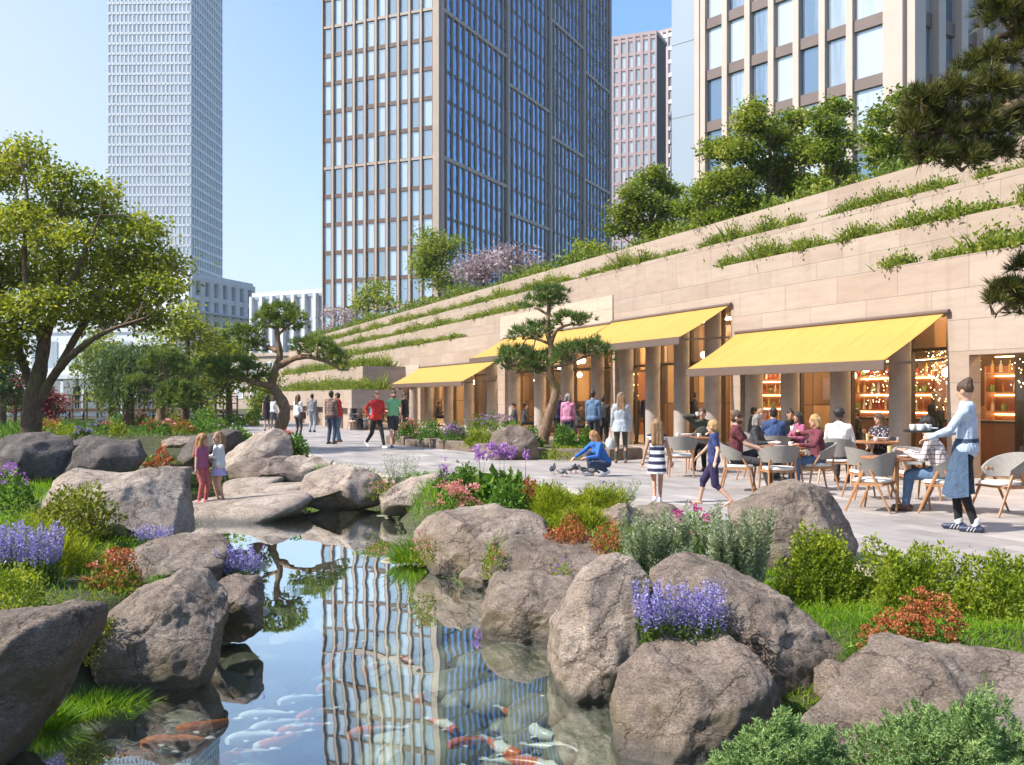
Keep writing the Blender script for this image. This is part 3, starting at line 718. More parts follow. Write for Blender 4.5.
# standing groups on the plaza
person('tall man in a brown plaid shirt and baggy jeans', at(331, 444), D(160), 1.80, 'm', 'skin_dark', ('short', 'dark'), ('long', stripes('brown_plaid_cloth', (.14, .075, .06), (.30, .22, .2), .09, 2, True)), ('trousers', T['dark_denim']), SH['black'], girth=1.05)
person('man in a red top talking to the man in brown plaid', at(339, 442), D(-100), 1.74, 'm', 'skin_tan', ('short', 'dark'), ('long', T['red']), ('trousers', T['denim']), SH['brown'], hands=((-.22, -.26, 1.02), (.20, -.24, 1.18)), pitch=4)
def handbag(r, j):
    m = MB(); c = j['pel']+Vector((-.26*j['k'], .02, -.02)); m.box(c.x-.05, c.x+.05, c.y-.15, c.y+.15, c.z-.14, c.z+.12); solid('handbag', m, SH['black'], r, .014)
person('long haired woman in a white top with a black shoulder bag', at(298, 438), D(150), 1.68, 'f', 'skin_tan', ('long', 'brown'), ('long', T['white']), ('leggings', T['charcoal']), SH['black'], extra=handbag)
person('man in grey standing by a low stone pier', at(312, 432), D(170), 1.72, 'm', 'skin_dark', ('short', 'dark'), ('long', T['grey']), ('trousers', T['bluegrey']), SH['black'])
person('woman in a black dress behind the leaning pine', at(267, 431), D(-160), 1.68, 'f', 'skin', ('long', 'dark'), ('dress', T['black']), (None, None), SH['black'])
person('woman in a dark skirt and white sleeves near the leaning pine', at(273, 431), D(160), 1.66, 'f', 'skin', ('shoulder', 'brown'), ('long', T['white']), ('skirt', T['charcoal']), SH['black'])
seated('man in charcoal sitting at the far stone table', at(355, 430), D(40), h=1.74, skin='skin_tan', hair=('short', 'dark'), top=('long', T['charcoal']), bot=('trousers', T['black']), shoe=SH['black'])
seated('person in a pale grey shirt sitting at the far stone table', at(372, 430), D(-60), h=1.72, hair=('short', 'brown'), top=('long', T['bluegrey']), bot=('trousers', T['grey']), shoe=SH['black'])
person('dark dressed person behind the two runners', at(404, 438), D(60), 1.74, 'm', 'skin_tan', ('short', 'dark'), ('long', T['black']), ('trousers', T['charcoal']), SH['black'])
person('person in black standing on the far footbridge', atY(77, 66.3, .78), D(20), 1.74, 'm', 'skin_tan', ('short', 'dark'), ('long', T['black']), ('trousers', T['black']), SH['black'], vox=.02)
seated('dark haired woman in a wine red top at the back tables', atY(800, 21.4), D(-70), h=1.66, sex='f', skin='skin_tan', hair=('long', 'dark'), top=('long', T['rose']), bot=('trousers', T['black']), shoe=SH['black'])
seated('man in a pale shirt at the back tables beside the wine red top', atY(759, 21.9), D(70), h=1.76, hair=('short', 'sandy'), top=('long', T['cream']), bot=('trousers', T['charcoal']), shoe=SH['black'])
# people inside the café
for lab, px, Y, rz, tp in (('dark suited person inside the café behind the second column', 648, 32.6, 160, 'deep_navy'), ('dark dressed person inside by the bright opening', 694, 30.0, -120, 'black'), ('person in black inside just right of the woman in the cap', 634, 33.2, 150, 'charcoal')):
    person(lab, atY(px, Y, .02), D(rz), 1.74, 'm', 'skin_tan', ('short', 'dark'), ('long', T[tp]), ('trousers', T['black']), SH['black'], vox=.016)
for lab, px, Y, rz in (('dark figure seated inside the café left of the bonsai pine', 524, 40.9, 100), ('dark figure seated inside the café beside the pine trunk', 515, 41.6, -80), ('dark figure seated inside the café behind the grey haired woman\'s table', 752, 26.0, 90), ('dark figure seated inside the café facing the right end of the bar', 858, 23.8, -90), ('dark figure seated inside the café farthest left under the small awning', 438, 52.5, 90), ('dark figure seated inside the café right of the pine', 578, 36.6, 80)):
    seated(lab, atY(px, Y, .02), D(rz), h=1.7, hair=('short', 'dark'), top=('long', T['charcoal']), bot=('trousers', T['black']), shoe=SH['black'], vox=.018)
person('dark dressed person standing inside the right shop window', atY(936, 21.6, .02), D(-160), 1.7, 'f', 'skin', ('long', 'sandy'), ('long', T['black']), ('trousers', T['black']), SH['black'], vox=.014)
# ---------------------------------------------------------------- ground, pond, plaza
WZ = -0.42
def W(px, py): p = G(px, py, WZ); return (p.x, p.y)
POND = [(1.3, -.5), (1.15, 3.0), W(660, 775), W(620, 745), W(572, 700), W(545, 670), W(500, 604), W(470, 589), W(428, 576), W(404, 545), W(392, 513),
        W(372, 502), W(300, 498), W(245, 474), (-7.6, 27.0), (-8.2, 34.0), (-12.5, 40.0), (-16.5, 38.0), (-14.0, 30.0), (-11.0, 24.5), W(150, 487), W(186, 505), W(190, 519), W(212, 545), W(240, 580),
        W(258, 604), W(258, 626), W(222, 642), W(180, 664), W(118, 692), W(28, 732), W(-10, 762), (-2.75, 4.0), (-2.4, -.5)]
def poly_sd(x, y, poly):
    """signed distance, negative inside"""
    d = np.full(x.shape, 1e9); ins = np.zeros(x.shape, bool); n = len(poly)
    for i in range(n):
        ax, ay = poly[i]; bx, by = poly[(i+1) % n]
        ex, ey = bx-ax, by-ay; wx, wy = x-ax, y-ay
        t = np.clip((wx*ex+wy*ey)/(ex*ex+ey*ey), 0, 1)
        d = np.minimum(d, np.hypot(wx-ex*t, wy-ey*t))
        c = ((ay > y) != (by > y)) & (x < (bx-ax)*(y-ay)/((by-ay) if by != ay else 1e-9)+ax)
        ins ^= c
    return np.where(ins, -d, d)
PLAZA = [(4.6, -8), (4.6, 4.5), (4.45, 6.8)]+[tuple(G(a, b)[:2]) for a, b in ((940, 600), (850, 568), (735, 548), (660, 529), (605, 503), (560, 490), (505, 480), (430, 476), (392, 479), (345, 467), (312, 461), (300, 445), (245, 433), (205, 426))]+[(-24, 95), (-24, 130), (60, 130), (60, -8)]
def land(x, y):
    x = np.asarray(x, float); y = np.asarray(y, float)
    p3 = np.stack([x*.35, y*.35, x*0], -1).reshape(-1, 3)
    nz = fbm(p3, 3, 5).reshape(x.shape)
    sd = poly_sd(x, y, POND)
    pl = poly_sd(x, y, PLAZA)
    garden = np.clip(pl/1.0, 0, 1)
    base = -.03+garden*(.05+.06*nz)
    base = base+.5*np.exp(-(((x+14.5)/6)**2+((y-29)/6)**2))*garden
    base = base-np.clip((6.7-y)/1.0, 0, 1)*np.clip((x-.2)/.5, 0, 1)*.42
    base = base+.25*np.exp(-(((x+6.5)/2.5)**2+((y-9.5)/3)**2))*garden
    wd = np.where((x > .1*y-1.2) & (y < 14.5), np.clip(2.0-.0*y, .55, 2.0), .55)
    rise = np.clip(sd/wd, 0, 1); rise = rise*rise*(3-2*rise)
    out = WZ-.06+(base-WZ+.06)*rise
    dep = np.clip(-sd/1.3, 0, 1)
    ins = WZ-.06-.62*dep*(1+.15*nz)
    return np.where(sd < 0, ins, out)
def zland(x, y): return float(land(np.array([x]), np.array([y]))[0])
def axis(lo, hi, near0, near1, step, far):
    a = list(np.arange(near0, near1+1e-6, step)); s = step; v = near0
    while v > lo:
        s *= 1.22; v -= s; a.insert(0, v)
    s = step; v = near1
    while v < hi:
        s *= 1.22; v += s; a.append(v)
    return np.array(a)
ax = axis(-300, 220, -16, 6, .14, 0); ay = axis(-20, 430, 0, 31, .14, 0)
gx, gy = np.meshgrid(ax, ay)
gz = land(gx, gy)
nx, ny = len(ax), len(ay)
v = np.stack([gx.ravel(), gy.ravel(), gz.ravel()], 1)
i = (np.arange(ny-1)[:, None]*nx+np.arange(nx-1)[None, :]).ravel()
f = np.stack([i, i+1, i+1+nx, i+nx], 1)
tag(npmesh('ground', v, f, M['soil'], smooth=True), kind='structure')
def sheet(name, poly, z, mat, loc=None):
    bm = bmesh.new(); vs = [bm.verts.new((x, y, z)) for x, y in poly]
    bm.faces.new(vs); bmesh.ops.triangulate(bm, faces=bm.faces[:]); bmesh.ops.recalc_face_normals(bm, faces=bm.faces)
    for fc in bm.faces:
        if fc.normal.z < 0: fc.normal_flip()
    me = bpy.data.meshes.new(name); bm.to_mesh(me); bm.free()
    return link_mesh(name, me, mat, smooth=False)
tag(sheet('plaza_pavement', PLAZA, 0.0, M['paving']), kind='structure')
tag(sheet('pond_water', [(-22, -3), (8, -3), (8, 14), (0, 24), (-3, 48), (-22, 48)], WZ, M['water']), kind='structure')
# stone edging between paving and planting
kb = MB()
edge = PLAZA[1:18]
for a, b in zip(edge, edge[1:]):
    kb.bar((a[0], a[1], -.02), (b[0], b[1], -.02), .16, .12)
tag(kb.build('kerb', M['stone_podium'], bevel=.012), kind='structure')
# rounded stones lying on the pond bed
rng = np.random.default_rng(4)
base = bmesh.new(); bmesh.ops.create_icosphere(base, subdivisions=2, radius=1)
bv = np.array([q.co for q in base.verts]); bf = np.array([[q.index for q in fc.verts] for fc in base.faces]); base.free()
vs = []; fs = []; b = 0
for k in range(420):
    for _ in range(50):
        x = rng.uniform(-4.5, 1.2); y = rng.uniform(3.5, 18)
        if poly_sd(np.array([x]), np.array([y]), POND)[0] < .05: break
    r = rng.uniform(.06, .24)*(1 if rng.random() < .8 else 1.6)
    q = bv*(1+.16*vnoise(bv*1.7+k*3.1, 3))[:, None]
    q = q*np.array([r, r*rng.uniform(.7, 1.1), r*rng.uniform(.4, .65)])
    a = rng.uniform(0, 6.28); R = np.array([[math.cos(a), -math.sin(a), 0], [math.sin(a), math.cos(a), 0], [0, 0, 1]])
    z = zland(x, y)+r*.12
    vs.append(q @ R.T+np.array([x, y, min(z, WZ-.12)])); fs.append(bf+b); b += len(bv)
def pebmat():
    n = N('pond_stones'); g = n.n('NewGeometry')
    c = n.ramp(g.outputs['Random Per Island'], [(0, (.14, .15, .11)), (.4, (.27, .25, .18)), (.7, (.38, .32, .23)), (1, (.52, .49, .42))])
    c = n.mix(c, n.ramp(n.noise(n.coord(), 12, 6), [(.3, (.6, .62, .5)), (.7, (1.2, 1.2, 1.2))]), .8, 'MULTIPLY')
    return n.done(n.pbr(c, .6))
M['pebble'] = pebmat()
tag(npmesh('pond_pebbles', np.concatenate(vs), np.concatenate(fs), M['pebble'], smooth=True), 'rounded stones on the pond bed', None, None, 'stuff')
# ---------------------------------------------------------------- terraced building with the café
RZ = math.atan2(-.927, .375)
UX = Vector((math.cos(RZ), math.sin(RZ), 0)); UY = Vector((-math.sin(RZ), math.cos(RZ), 0))
SO = Vector((9.26, 18.6, 0))
def S(s, d=0.0, z=0.0):           # s along the wall (away from us), d outward from it
    return SO-UX*s-UY*d+Vector((0, 0, z))
def s_of(px, k=0.0):              # where the picture column px meets the plane set back k metres
    Y = (16.79+1.079*k)/((px-512)/1000+.405); return (Y-18.6-.375*k)/.927
shop = thing('terraced_building', 'long stepped stone building with planted ledges and a café behind columns', 'building', SO, RZ)
SEND = 93.0; SBEG = -14.0
OPEN = [(-13.0, .95, 2.4), (1.5, 8.55, 3.22), (8.98, 15.62, 4.02), (15.92, 25.5, 3.98), (26.4, 37.8, 3.04), (38.3, 66.0, 2.07)]
T0 = 4.37; TH = [4.37, 5.36, 6.33, 7.3]
m = MB()
def sb(mb, s0, s1, y0, y1, z0, z1, mi=0): mb.box(-s1, -s0, y0, y1, z0, z1, mi)
prev = SBEG
for s0, s1, top in OPEN:
    if s0 > prev: sb(m, prev, s0, 0, .3, 0, T0)
    sb(m, s0, s1, 0, .3, top, T0); prev = s1
sb(m, prev, SEND, 0, .3, 0, T0)
m.build('terrace_wall', M['stone'], shop)
for k in (1, 2, 3):
    m = MB(); sb(m, SBEG, SEND-k*.6, k*1.0, k*1.0+.3, 4.2, TH[k]); m.build('terrace_wall', M['stone'], shop)
m = MB()
for k in range(4): sb(m, SBEG, SEND-k*.6, k+.3, k+1.0 if k < 3 else 4.4, 4.15, TH[k]-.07)
m.build('ledge_soil', M['soil'], shop)
# end and back of the terraces
m = MB(); sb(m, SEND, SEND+.3, 0, 7, 0, 4.3); sb(m, SBEG-.3, SBEG, 0, 9, 0, 7.2); m.build('end_wall', M['stone'], shop)
# two stretches of the front: stronger sun on them painted as paler stone
m = MB(); sb(m, 15.7, 25.9, -.05, -.003, 4.0, 4.95); m.build('pale_cladding', M['stone_sunlit'], shop)
m = MB(); sb(m, 37.9, 56, -.05, -.003, 2.08, 3.3); m.build('pale_cladding', M['stone_sunlit'], shop)
# lower terraces stepping out at the far end
m = MB(); sb(m, 40.5, 70, -2.5, -2.2, 2.1, 3.25); sb(m, 69.7, 70, -2.2, 0, 0, 3.2); sb(m, 40.5, 40.8, -2.2, 0, 2.1, 3.25); sb(m, 56, 69.7, -2.5, -2.2, 0, 2.1); m.build('lower_wall', M['stone'], shop)
m = MB(); sb(m, 40.8, 69.7, -2.2, 0, 3.02, 3.15); sb(m, 32.6, 54, -4.7, -2.52, 1.72, 1.82); m.build('ledge_soil', M['soil'], shop)
m = MB(); sb(m, 32.3, 54, -5.0, -4.7, 1.02, 1.9); sb(m, 32.3, 32.6, -4.7, -2.5, 1.02, 1.9); sb(m, 32.5, 54, -4.7, -4.5, 0, 1.72); m.build('lower_wall', M['stone'], shop)
for q in (32.6, 35.5, 38.5, 42, 46):
    m = MB(); sb(m, q, q+.5, -5.0, -4.72, 0, 1.02); m.build('pier', M['stone_podium'], shop)
# columns, glazing
cols = [3.06, 4.95, 6.8, 8.3, 10.25, 11.9, 13.6, 15.3, 17.4, 19.9, 22.4, 25.1, 27.7, 30.8, 33.8, 37.1, 40, 44, 48, 52, 55.5]
for q in cols:
    top = next(t for a, b, t in OPEN if a <= q <= b)
    m = MB(); n = 20; r = .23
    m.lathe([(r*1.0, .0), (r*1.0, top*.33-.006), (r*.97, top*.33), (r, top*.33+.006), (r, top*.66-.006), (r*.97, top*.66), (r, top*.66+.006), (r, top+.01)], n, (-q, .26, 0))
    m.build('column', M['col'], shop, smooth=True)
bays = []
for a, b, top in OPEN:
    inner = [q for q in cols if a < q < b]
    if a < 0: inner = [-2.6, -5.4, -8.2, -11]
    e = sorted([a]+inner+[b])
    for x, y in zip(e, e[1:]):
        if y-x > .3: bays.append((x, y, top))
for x, y, top in bays:
    m = MB(); m.add([(-y+.03, .62, .08), (-x-.03, .62, .08), (-x-.03, .62, top+.05), (-y+.03, .62, top+.05)], [(0, 1, 2, 3)])
    m.build('glass_pane', M['shopglass'], shop, fix=False)
    m = MB(); sb(m, x-.03, x+.03, .57, .67, 0, top+.1); sb(m, x+.03, y-.03, .58, .66, 0, .08)
    if top > 3: sb(m, x+.03, y-.03, .58, .66, 2.55, 2.62)
    m.build('mullion', M['bronze'] if 'bronze' in M else simple('bronze', (.10, .065, .04), .4, .1), shop)
# the room behind
def panelling(name, a, b_, c3, pw, ph):
    n = N(name); c = n.t.nodes.new('ShaderNodeTexCoord'); sp = n.n('SeparateXYZ', Vector=c.outputs['Object'])
    b = n.n('TexBrick', Vector=n.n('CombineXYZ', X=n.math('ADD', sp.outputs[0], sp.outputs[1]), Y=sp.outputs[2]).outputs[0], Scale=1.0, Mortar__Size=.02, Brick__Width=pw, Row__Height=ph, Color1=(0, 0, 0, 1), Color2=(1, 1, 1, 1), Mortar=(.5, .5, .5, 1))
    b.offset = .0
    k = n.noise(n.coord((1.2, 1.2, 10)), 6, 6, .65, .6)
    t = n.mix(n.ramp(b.outputs[0], [(0, a), (.3, b_), (.72, c3)], 'CONSTANT'), n.ramp(k, [(.3, (.7, .7, .7)), (.7, (1.15, 1.15, 1.15))]), .8, 'MULTIPLY')
    return n.done(n.pbr(n.mix(t, (.03, .018, .01), n.math('MULTIPLY', b.outputs[1], .9)), .4))
warm = panelling('oak_panelling', (.05, .026, .013), (.17, .09, .04), (.40, .25, .12), .62, 1.36)
m = MB(); sb(m, SBEG, 68, 6.0, 6.2, 0, 4.15); m.build('back_wall', warm, shop)
m = MB(); sb(m, SBEG, 68, .3, 6, -.05, .02); m.build('shop_floor', simple('shop_floor', (.22, .15, .1), .35, .15), shop)
m = MB(); sb(m, SBEG, 68, .3, 6, 4.08, 4.15); m.build('ceiling', simple('shop_ceiling', (.35, .22, .13), .8), shop)
m = MB()
for q in (1.2, 8.75, 15.77, 25.95, 38.05): sb(m, q-.1, q+.1, 1.6, 6, 0, 4.08)
sb(m, 67, 67.2, .3, 6, 0, 4.08); m.build('partition', warm, shop)
for q in np.arange(-11, 60, 2.35):
    if min(abs(q-p) for p in (1.2, 8.75, 15.77, 25.95, 38.05)) < .6: continue
    m = MB(); sb(m, q-.65, q+.65, 2.6, 2.75, 4.03, 4.07); sb(m, q-.65, q+.65, 4.9, 5.05, 4.03, 4.07); m.build('ceiling_light', M['lamp'], shop)
# pendant lamps
def pendant(s, y, z):
    r = thing('pendant_lamp', 'small glowing globe lamp hanging from the café ceiling', 'lamp', S(s, -y, 0), RZ, 'pendant lamps inside the café')
    m = MB(); m.tube([(0, 0, z+.1), (0, 0, 3.3)], .008, 5); m.build('cord', M['black'], r)
    m = MB(); m.ball((0, 0, z), .11, n=12, m=8); m.build('lamp_globe', M['globe'], r, smooth=True)
    return r
rg = random.Random(3)
first = pendant(2.3, 1.6, 2.35)
for q in (4.0, 4.6, 5.4, 5.9, 6.5, 7.3, 7.7, 9.6, 10.4, 11.1, 12.1, 12.8, 13.5, 14.5, 16.6, 17.4, 18.7, 19.6, 21.1, 22.2, 23.8, 24.6, 27.1, 28.2, 29.3, 30.8, 32.3, 34, 35.5, -1.5, -.6, -2.8):
    z = rg.uniform(.0, .7) if 8.9 < q < 26 else rg.uniform(-.35, .1)
    dup(first, S(q, -(1.2+rg.random()*3.2), z), RZ)
# shelves with bottles and jars
BC = [(.35, .12, .03), (.16, .22, .05), (.5, .35, .12), (.30, .05, .03), (.55, .5, .42)]
bmats = [simple('bottle_glass_%s' % 'abcde'[k], c, .15, .1) for k, c in enumerate(BC)]
bprof = [(.036, 0), (.036, .17), (.014, .21), (.013, .28)]
jprof = [(.06, 0), (.065, .12), (.05, .14), (.05, .17)]
protos = []
for k in range(5):
    m = MB(); m.lathe(bprof if k % 2 == 0 else jprof, 8); me = m.build('bottle', bmats[k], smooth=True); protos.append(me)
first_b = [True]*5
def shelf(s0, s1, y, h, lab):
    r = thing('display_shelf', lab, 'shelf', S((s0+s1)/2, -y), RZ, 'display shelves inside the café'); w = (s1-s0)/2
    m = MB(); m.box(-w, w, .3, .34, 0, h); m.build('back_panel', M['tabletop'], r)
    m = MB(); m.box(-w, -w+.04, 0, .3, 0, h); m.box(w-.04, w, 0, .3, 0, h); m.build('side_panel', M['tabletop'], r)
    z = .35
    while z < h:
        m = MB(); m.box(-w+.04, w-.04, 0, .3, z-.03, z); m.build('shelf_board', M['wood'], r)
        m = MB(); m.box(-w+.06, w-.06, .27, .295, z+.36, z+.38); m.build('shelf_light', M['shelf_light'], r)
        x = -w+.12
        while x < w-.1:
            k = rg.randrange(5)
            loc = S((s0+s1)/2-x, -(y+.12), z)
            if first_b[k]: o = protos[k]; first_b[k] = False; o.location = loc; o.rotation_euler = (0, 0, RZ)
            else: o = dup(protos[k], loc, RZ)
            tag(o, 'bottle or jar on a lit café shelf', 'bottle', 'bottles and jars on the café shelves')
            x += rg.uniform(.20, .36)
        z += .45
shelf(9.6, 11.2, 4.6, 2.3, 'lit bottle shelf deep inside left of the second low awning post')
shelf(12.6, 15.0, 4.8, 2.6, 'lit bottle shelf deep inside behind the woman in the cap')
shelf(17.6, 19.6, 4.8, 2.6, 'lit bottle shelf deep inside right of the shaped pine')
shelf(22.6, 24.8, 4.8, 2.6, 'lit bottle shelf deep inside left of the shaped pine')
shelf(-3.6, -.2, 2.2, 2.3, 'lit shelf of jars behind the window right of the waiter')
shelf(1.7, 3.9, 3.6, 2.3, 'lit bottle shelf behind the window left of the waiter')
shelf(5.2, 8.2, 3.4, 2.2, 'lit bottle shelf behind the seated couple and the blue jacket')
# bar counter
ct = thing('bar_counter', 'long dark wooden bar counter inside the café', 'counter', S(4.6, -2.7), RZ)
m = MB(); m.box(-2.6, 2.4, 0, .5, 0, 1.0); m.build('counter_front', M['tabletop'], ct)
m = MB(); m.box(-2.7, 2.5, -.06, .56, 1.0, 1.05); m.build('counter_top', M['black'], ct)
# curtains of fairy lights in the windows
def fairy(s0, s1, z0, z1, n, lab):
    b = MB(); rr = random.Random(int(s0*10))
    for _ in range(n):
        c = (-rr.uniform(s0, s1), .95+rr.uniform(-.12, .12), rr.uniform(z0, z1) if rr.random() < .6 else rr.uniform((z0+z1)/2, z1))
        b.ball(c, .012, n=4, m=2)
    o = b.build('fairy_lights', M['fairy'], loc=SO, fix=False); o.rotation_euler = (0, 0, RZ)
    tag(o, lab, 'lights', 'fairy light curtains', 'stuff')
fairy(1.6, 2.95, 1.3, 2.6, 260, 'curtain of warm fairy lights in the café window')
fairy(3.2, 4.8, 1.4, 2.2, 130, 'curtain of warm fairy lights in the café window')
fairy(-4.5, .8, 1.75, 2.35, 300, 'curtain of warm fairy lights in the right shop window')
fairy(9.2, 10.1, 1.4, 3.2, 80, 'warm fairy lights behind the columns')
# awnings
def awning(s0, s1, zb, zf, lab, dep=1.58):
    r = thing('awning', lab, 'awning', S((s0+s1)/2), RZ, 'yellow awnings along the café front'); w = (s1-s0)/2
    nx_, ny_ = 24, 8; vs = []; rr = random.Random(int(s0*7))
    for j in range(ny_+1):
        for i_ in range(nx_+1):
            x = -w+2*w*i_/nx_; t = j/ny_
            sag = -.035*math.sin(PI*t)*(1+.3*math.sin(i_*.9+s0))
            vs.append((x, -.03-(dep-.03)*t, zb+(zf-zb)*t+sag))
    n0 = len(vs); vs += [(x, y, z-.008) for x, y, z in vs]
    fs = []
    for j in range(ny_):
        for i_ in range(nx_):
            a = j*(nx_+1)+i_; fs.append((a, a+nx_+1, a+nx_+2, a+1)); fs.append((n0+a, n0+a+1, n0+a+nx_+2, n0+a+nx_+1))
    m = MB(); m.add(vs, fs); m.build('canvas', M['canvas'], r, smooth=True, fix=False)
    m = MB(); m.box(-w-.02, w+.02, -dep-.05, -dep+.02, zf-.21, zf-.01); m.build('front_bar', M['awn_frame'], r, bevel=.01)
    m = MB(); m.tube([(-w-.05, -.07, zb+.0), (w+.12, -.07, zb)], .05, 10); m.build('roller', M['awn_frame'], r, smooth=True)
    for x in (-w+.04, w-.04, 0):
        m = MB(); m.bar((x, -.02, zf+.02), (x, -dep*.55, (zf+zf-.05)/2-.02), .04, .05); m.bar((x, -dep*.55, zf-.045), (x, -dep, zf-.08), .04, .05); m.build('arm', M['awn_frame'], r)
awning(1.5, 8.6, 3.28, 2.31, 'long low yellow awning over the busiest café tables')
awning(8.98, 15.66, 4.06, 3.17, 'higher yellow awning above the woman in the cap')
awning(15.85, 25.4, 4.02, 3.17, 'yellow awning partly hidden behind the bonsai pine')
awning(26.4, 37.8, 3.12, 2.24, 'farthest small yellow awning near the two runners')
# ---- planted ledges
M['terr_leaf'] = leafmat('terrace_plant_leaf', [(.035, .06, .006), (.085, .125, .012), (.15, .175, .025), (.22, .21, .04)], .35)
def tuft_mesh(seed, n=46, h=.42, w=.15):
    r = np.random.default_rng(seed)
    p = r.normal(size=(n, 3))*np.array([w, w*.6, 0]); d = np.stack([p[:, 0]*2.2, p[:, 1]*2.2, np.ones(n)*.9], 1)+r.normal(size=(n, 3))*.22
    v1 = blades(p, d, h*.82, .045, .12, r)
    q = r.normal(size=(640, 3))*np.array([w*1.2, w*.8, h*.34]); q[:, 2] = np.abs(q[:, 2])+.0
    v2 = leaves(q, rdirs(640, r, .8), .085, .55, .25, r)
    vv, ff, mi = merge([v1, v2]); return vv, ff
tprot = []
for k in range(5):
    vv, ff = tuft_mesh(k+1, 46, [.42, .62, .82, .38, .5][k])
    tprot.append(npmesh('terrace_shrub', vv, ff, M['terr_leaf']))
tused = [False]*5
tlabel = 'tuft of yellow green foliage growing along a stone terrace ledge'
def ledge(px0, px1, k, stuff=False, gap=.27):
    y = k+.34 if k >= 0 else k
    z = (TH[int(k)] if k >= 0 else 0)-.06
    s0, s1 = s_of(px1, k+.2), s_of(px0, k+.2); s = s0; out = []
    while s < s1:
        kk = rg.choices(range(5), [3, 2, 1, 4, 3])[0]; sc = rg.uniform(.55, 1.15)
        out.append((kk, S(s, -(y+rg.uniform(-.1, .1)), z), rg.uniform(0, 6.28), sc)); s += gap*rg.uniform(.5, 2.1)
    return out
def plant_things(lst):
    for kk, loc, rz, sc in lst:
        if not tused[kk]: o = tprot[kk]; tused[kk] = True; o.location = loc; o.rotation_euler = (0, 0, rz); o.scale = (sc,)*3
        else: o = dup(tprot[kk], loc, rz, scale=sc)
        tag(o, tlabel, 'plant', 'tufts of foliage along the terrace ledges')
def plant_stuff(lst, name='terrace_foliage'):
    vs = []; fs = []; b = 0
    for kk, loc, rz, sc in lst:
        me = tprot[kk].data; a = np.empty(len(me.vertices)*3, np.float32); me.vertices.foreach_get('co', a); a = a.reshape(-1, 3)*sc
        ff = np.empty(len(me.loops), np.int32); me.loops.foreach_get('vertex_index', ff)
        c, s = math.cos(rz), math.sin(rz)
        vs.append(a @ np.array([[c, -s, 0], [s, c, 0], [0, 0, 1]]).T+np.array(loc)); fs.append(ff.reshape(-1, 3)+b); b += len(a)
    tag(npmesh(name, np.concatenate(vs), np.concatenate(fs), M['terr_leaf']), 'band of low foliage along a far terrace ledge', None, None, 'stuff')
near = []
for a, b, k in ((924, 1075, 0), (884, 901, 0), (739, 775, 1), (780, 822, 1), (826, 875, 1), (890, 954, 1), (962, 1075, 1), (712, 730, 1), (700, 778, 2), (811, 860, 2), (867, 913, 2), (919, 948, 2), (975, 1075, 2), (596, 679, 2), (786, 794, 2)):
    near += ledge(a, b, k)
plant_things(near[:290])
plant_stuff(ledge(315, 590, 2, gap=.3)); plant_stuff(ledge(320, 526, 1, gap=.3)); plant_stuff(ledge(322, 459, 0, gap=.33))
lst = []
for (s0, s1, d, z) in ((41, 69, 1.4, 3.12), (33, 53, 3.8, 1.8)):
    s = s0
    while s < s1: lst.append((rg.randrange(5), S(s, d+rg.uniform(-.5, .8), z), rg.uniform(0, 6), rg.uniform(.8, 1.3))); s += .16
plant_stuff(lst)
# top of the terraces: lawn behind the last wall and the hedge along its edge
m = MB(); m.box(-(SEND-1.8), 14, 4.4, 26, 4.15, 7.2); tag(m.build('terrace_lawn', M['soil'], loc=SO), kind='structure').rotation_euler = (0, 0, RZ)
M['hedge_leaf'] = leafmat('hedge_leaf', [(.03, .055, .008), (.075, .115, .014), (.13, .16, .02), (.20, .20, .04)], .35, clump=.5)
r = np.random.default_rng(8); n = 42000
t = -r.uniform(SBEG, SEND-2, n)
hh = .45+.35*vnoise(np.stack([t*.5, t*0, t*0], 1), 2)+.25*vnoise(np.stack([t*1.7, t*0, t*0], 1), 7)
p = np.stack([t, 3.5+np.abs(r.normal(size=n))*1.1, 7.15+r.random(n)**.7*np.maximum(hh, .12)*1.15], 1)
vv, ff = leaves(p, rdirs(n, r, .9), .17, .5, .25, r)
o = tag(npmesh('hedge', vv, ff, M['hedge_leaf'], loc=SO), 'ragged green hedge along the topmost terrace wall', 'hedge'); o.rotation_euler = (0, 0, RZ)
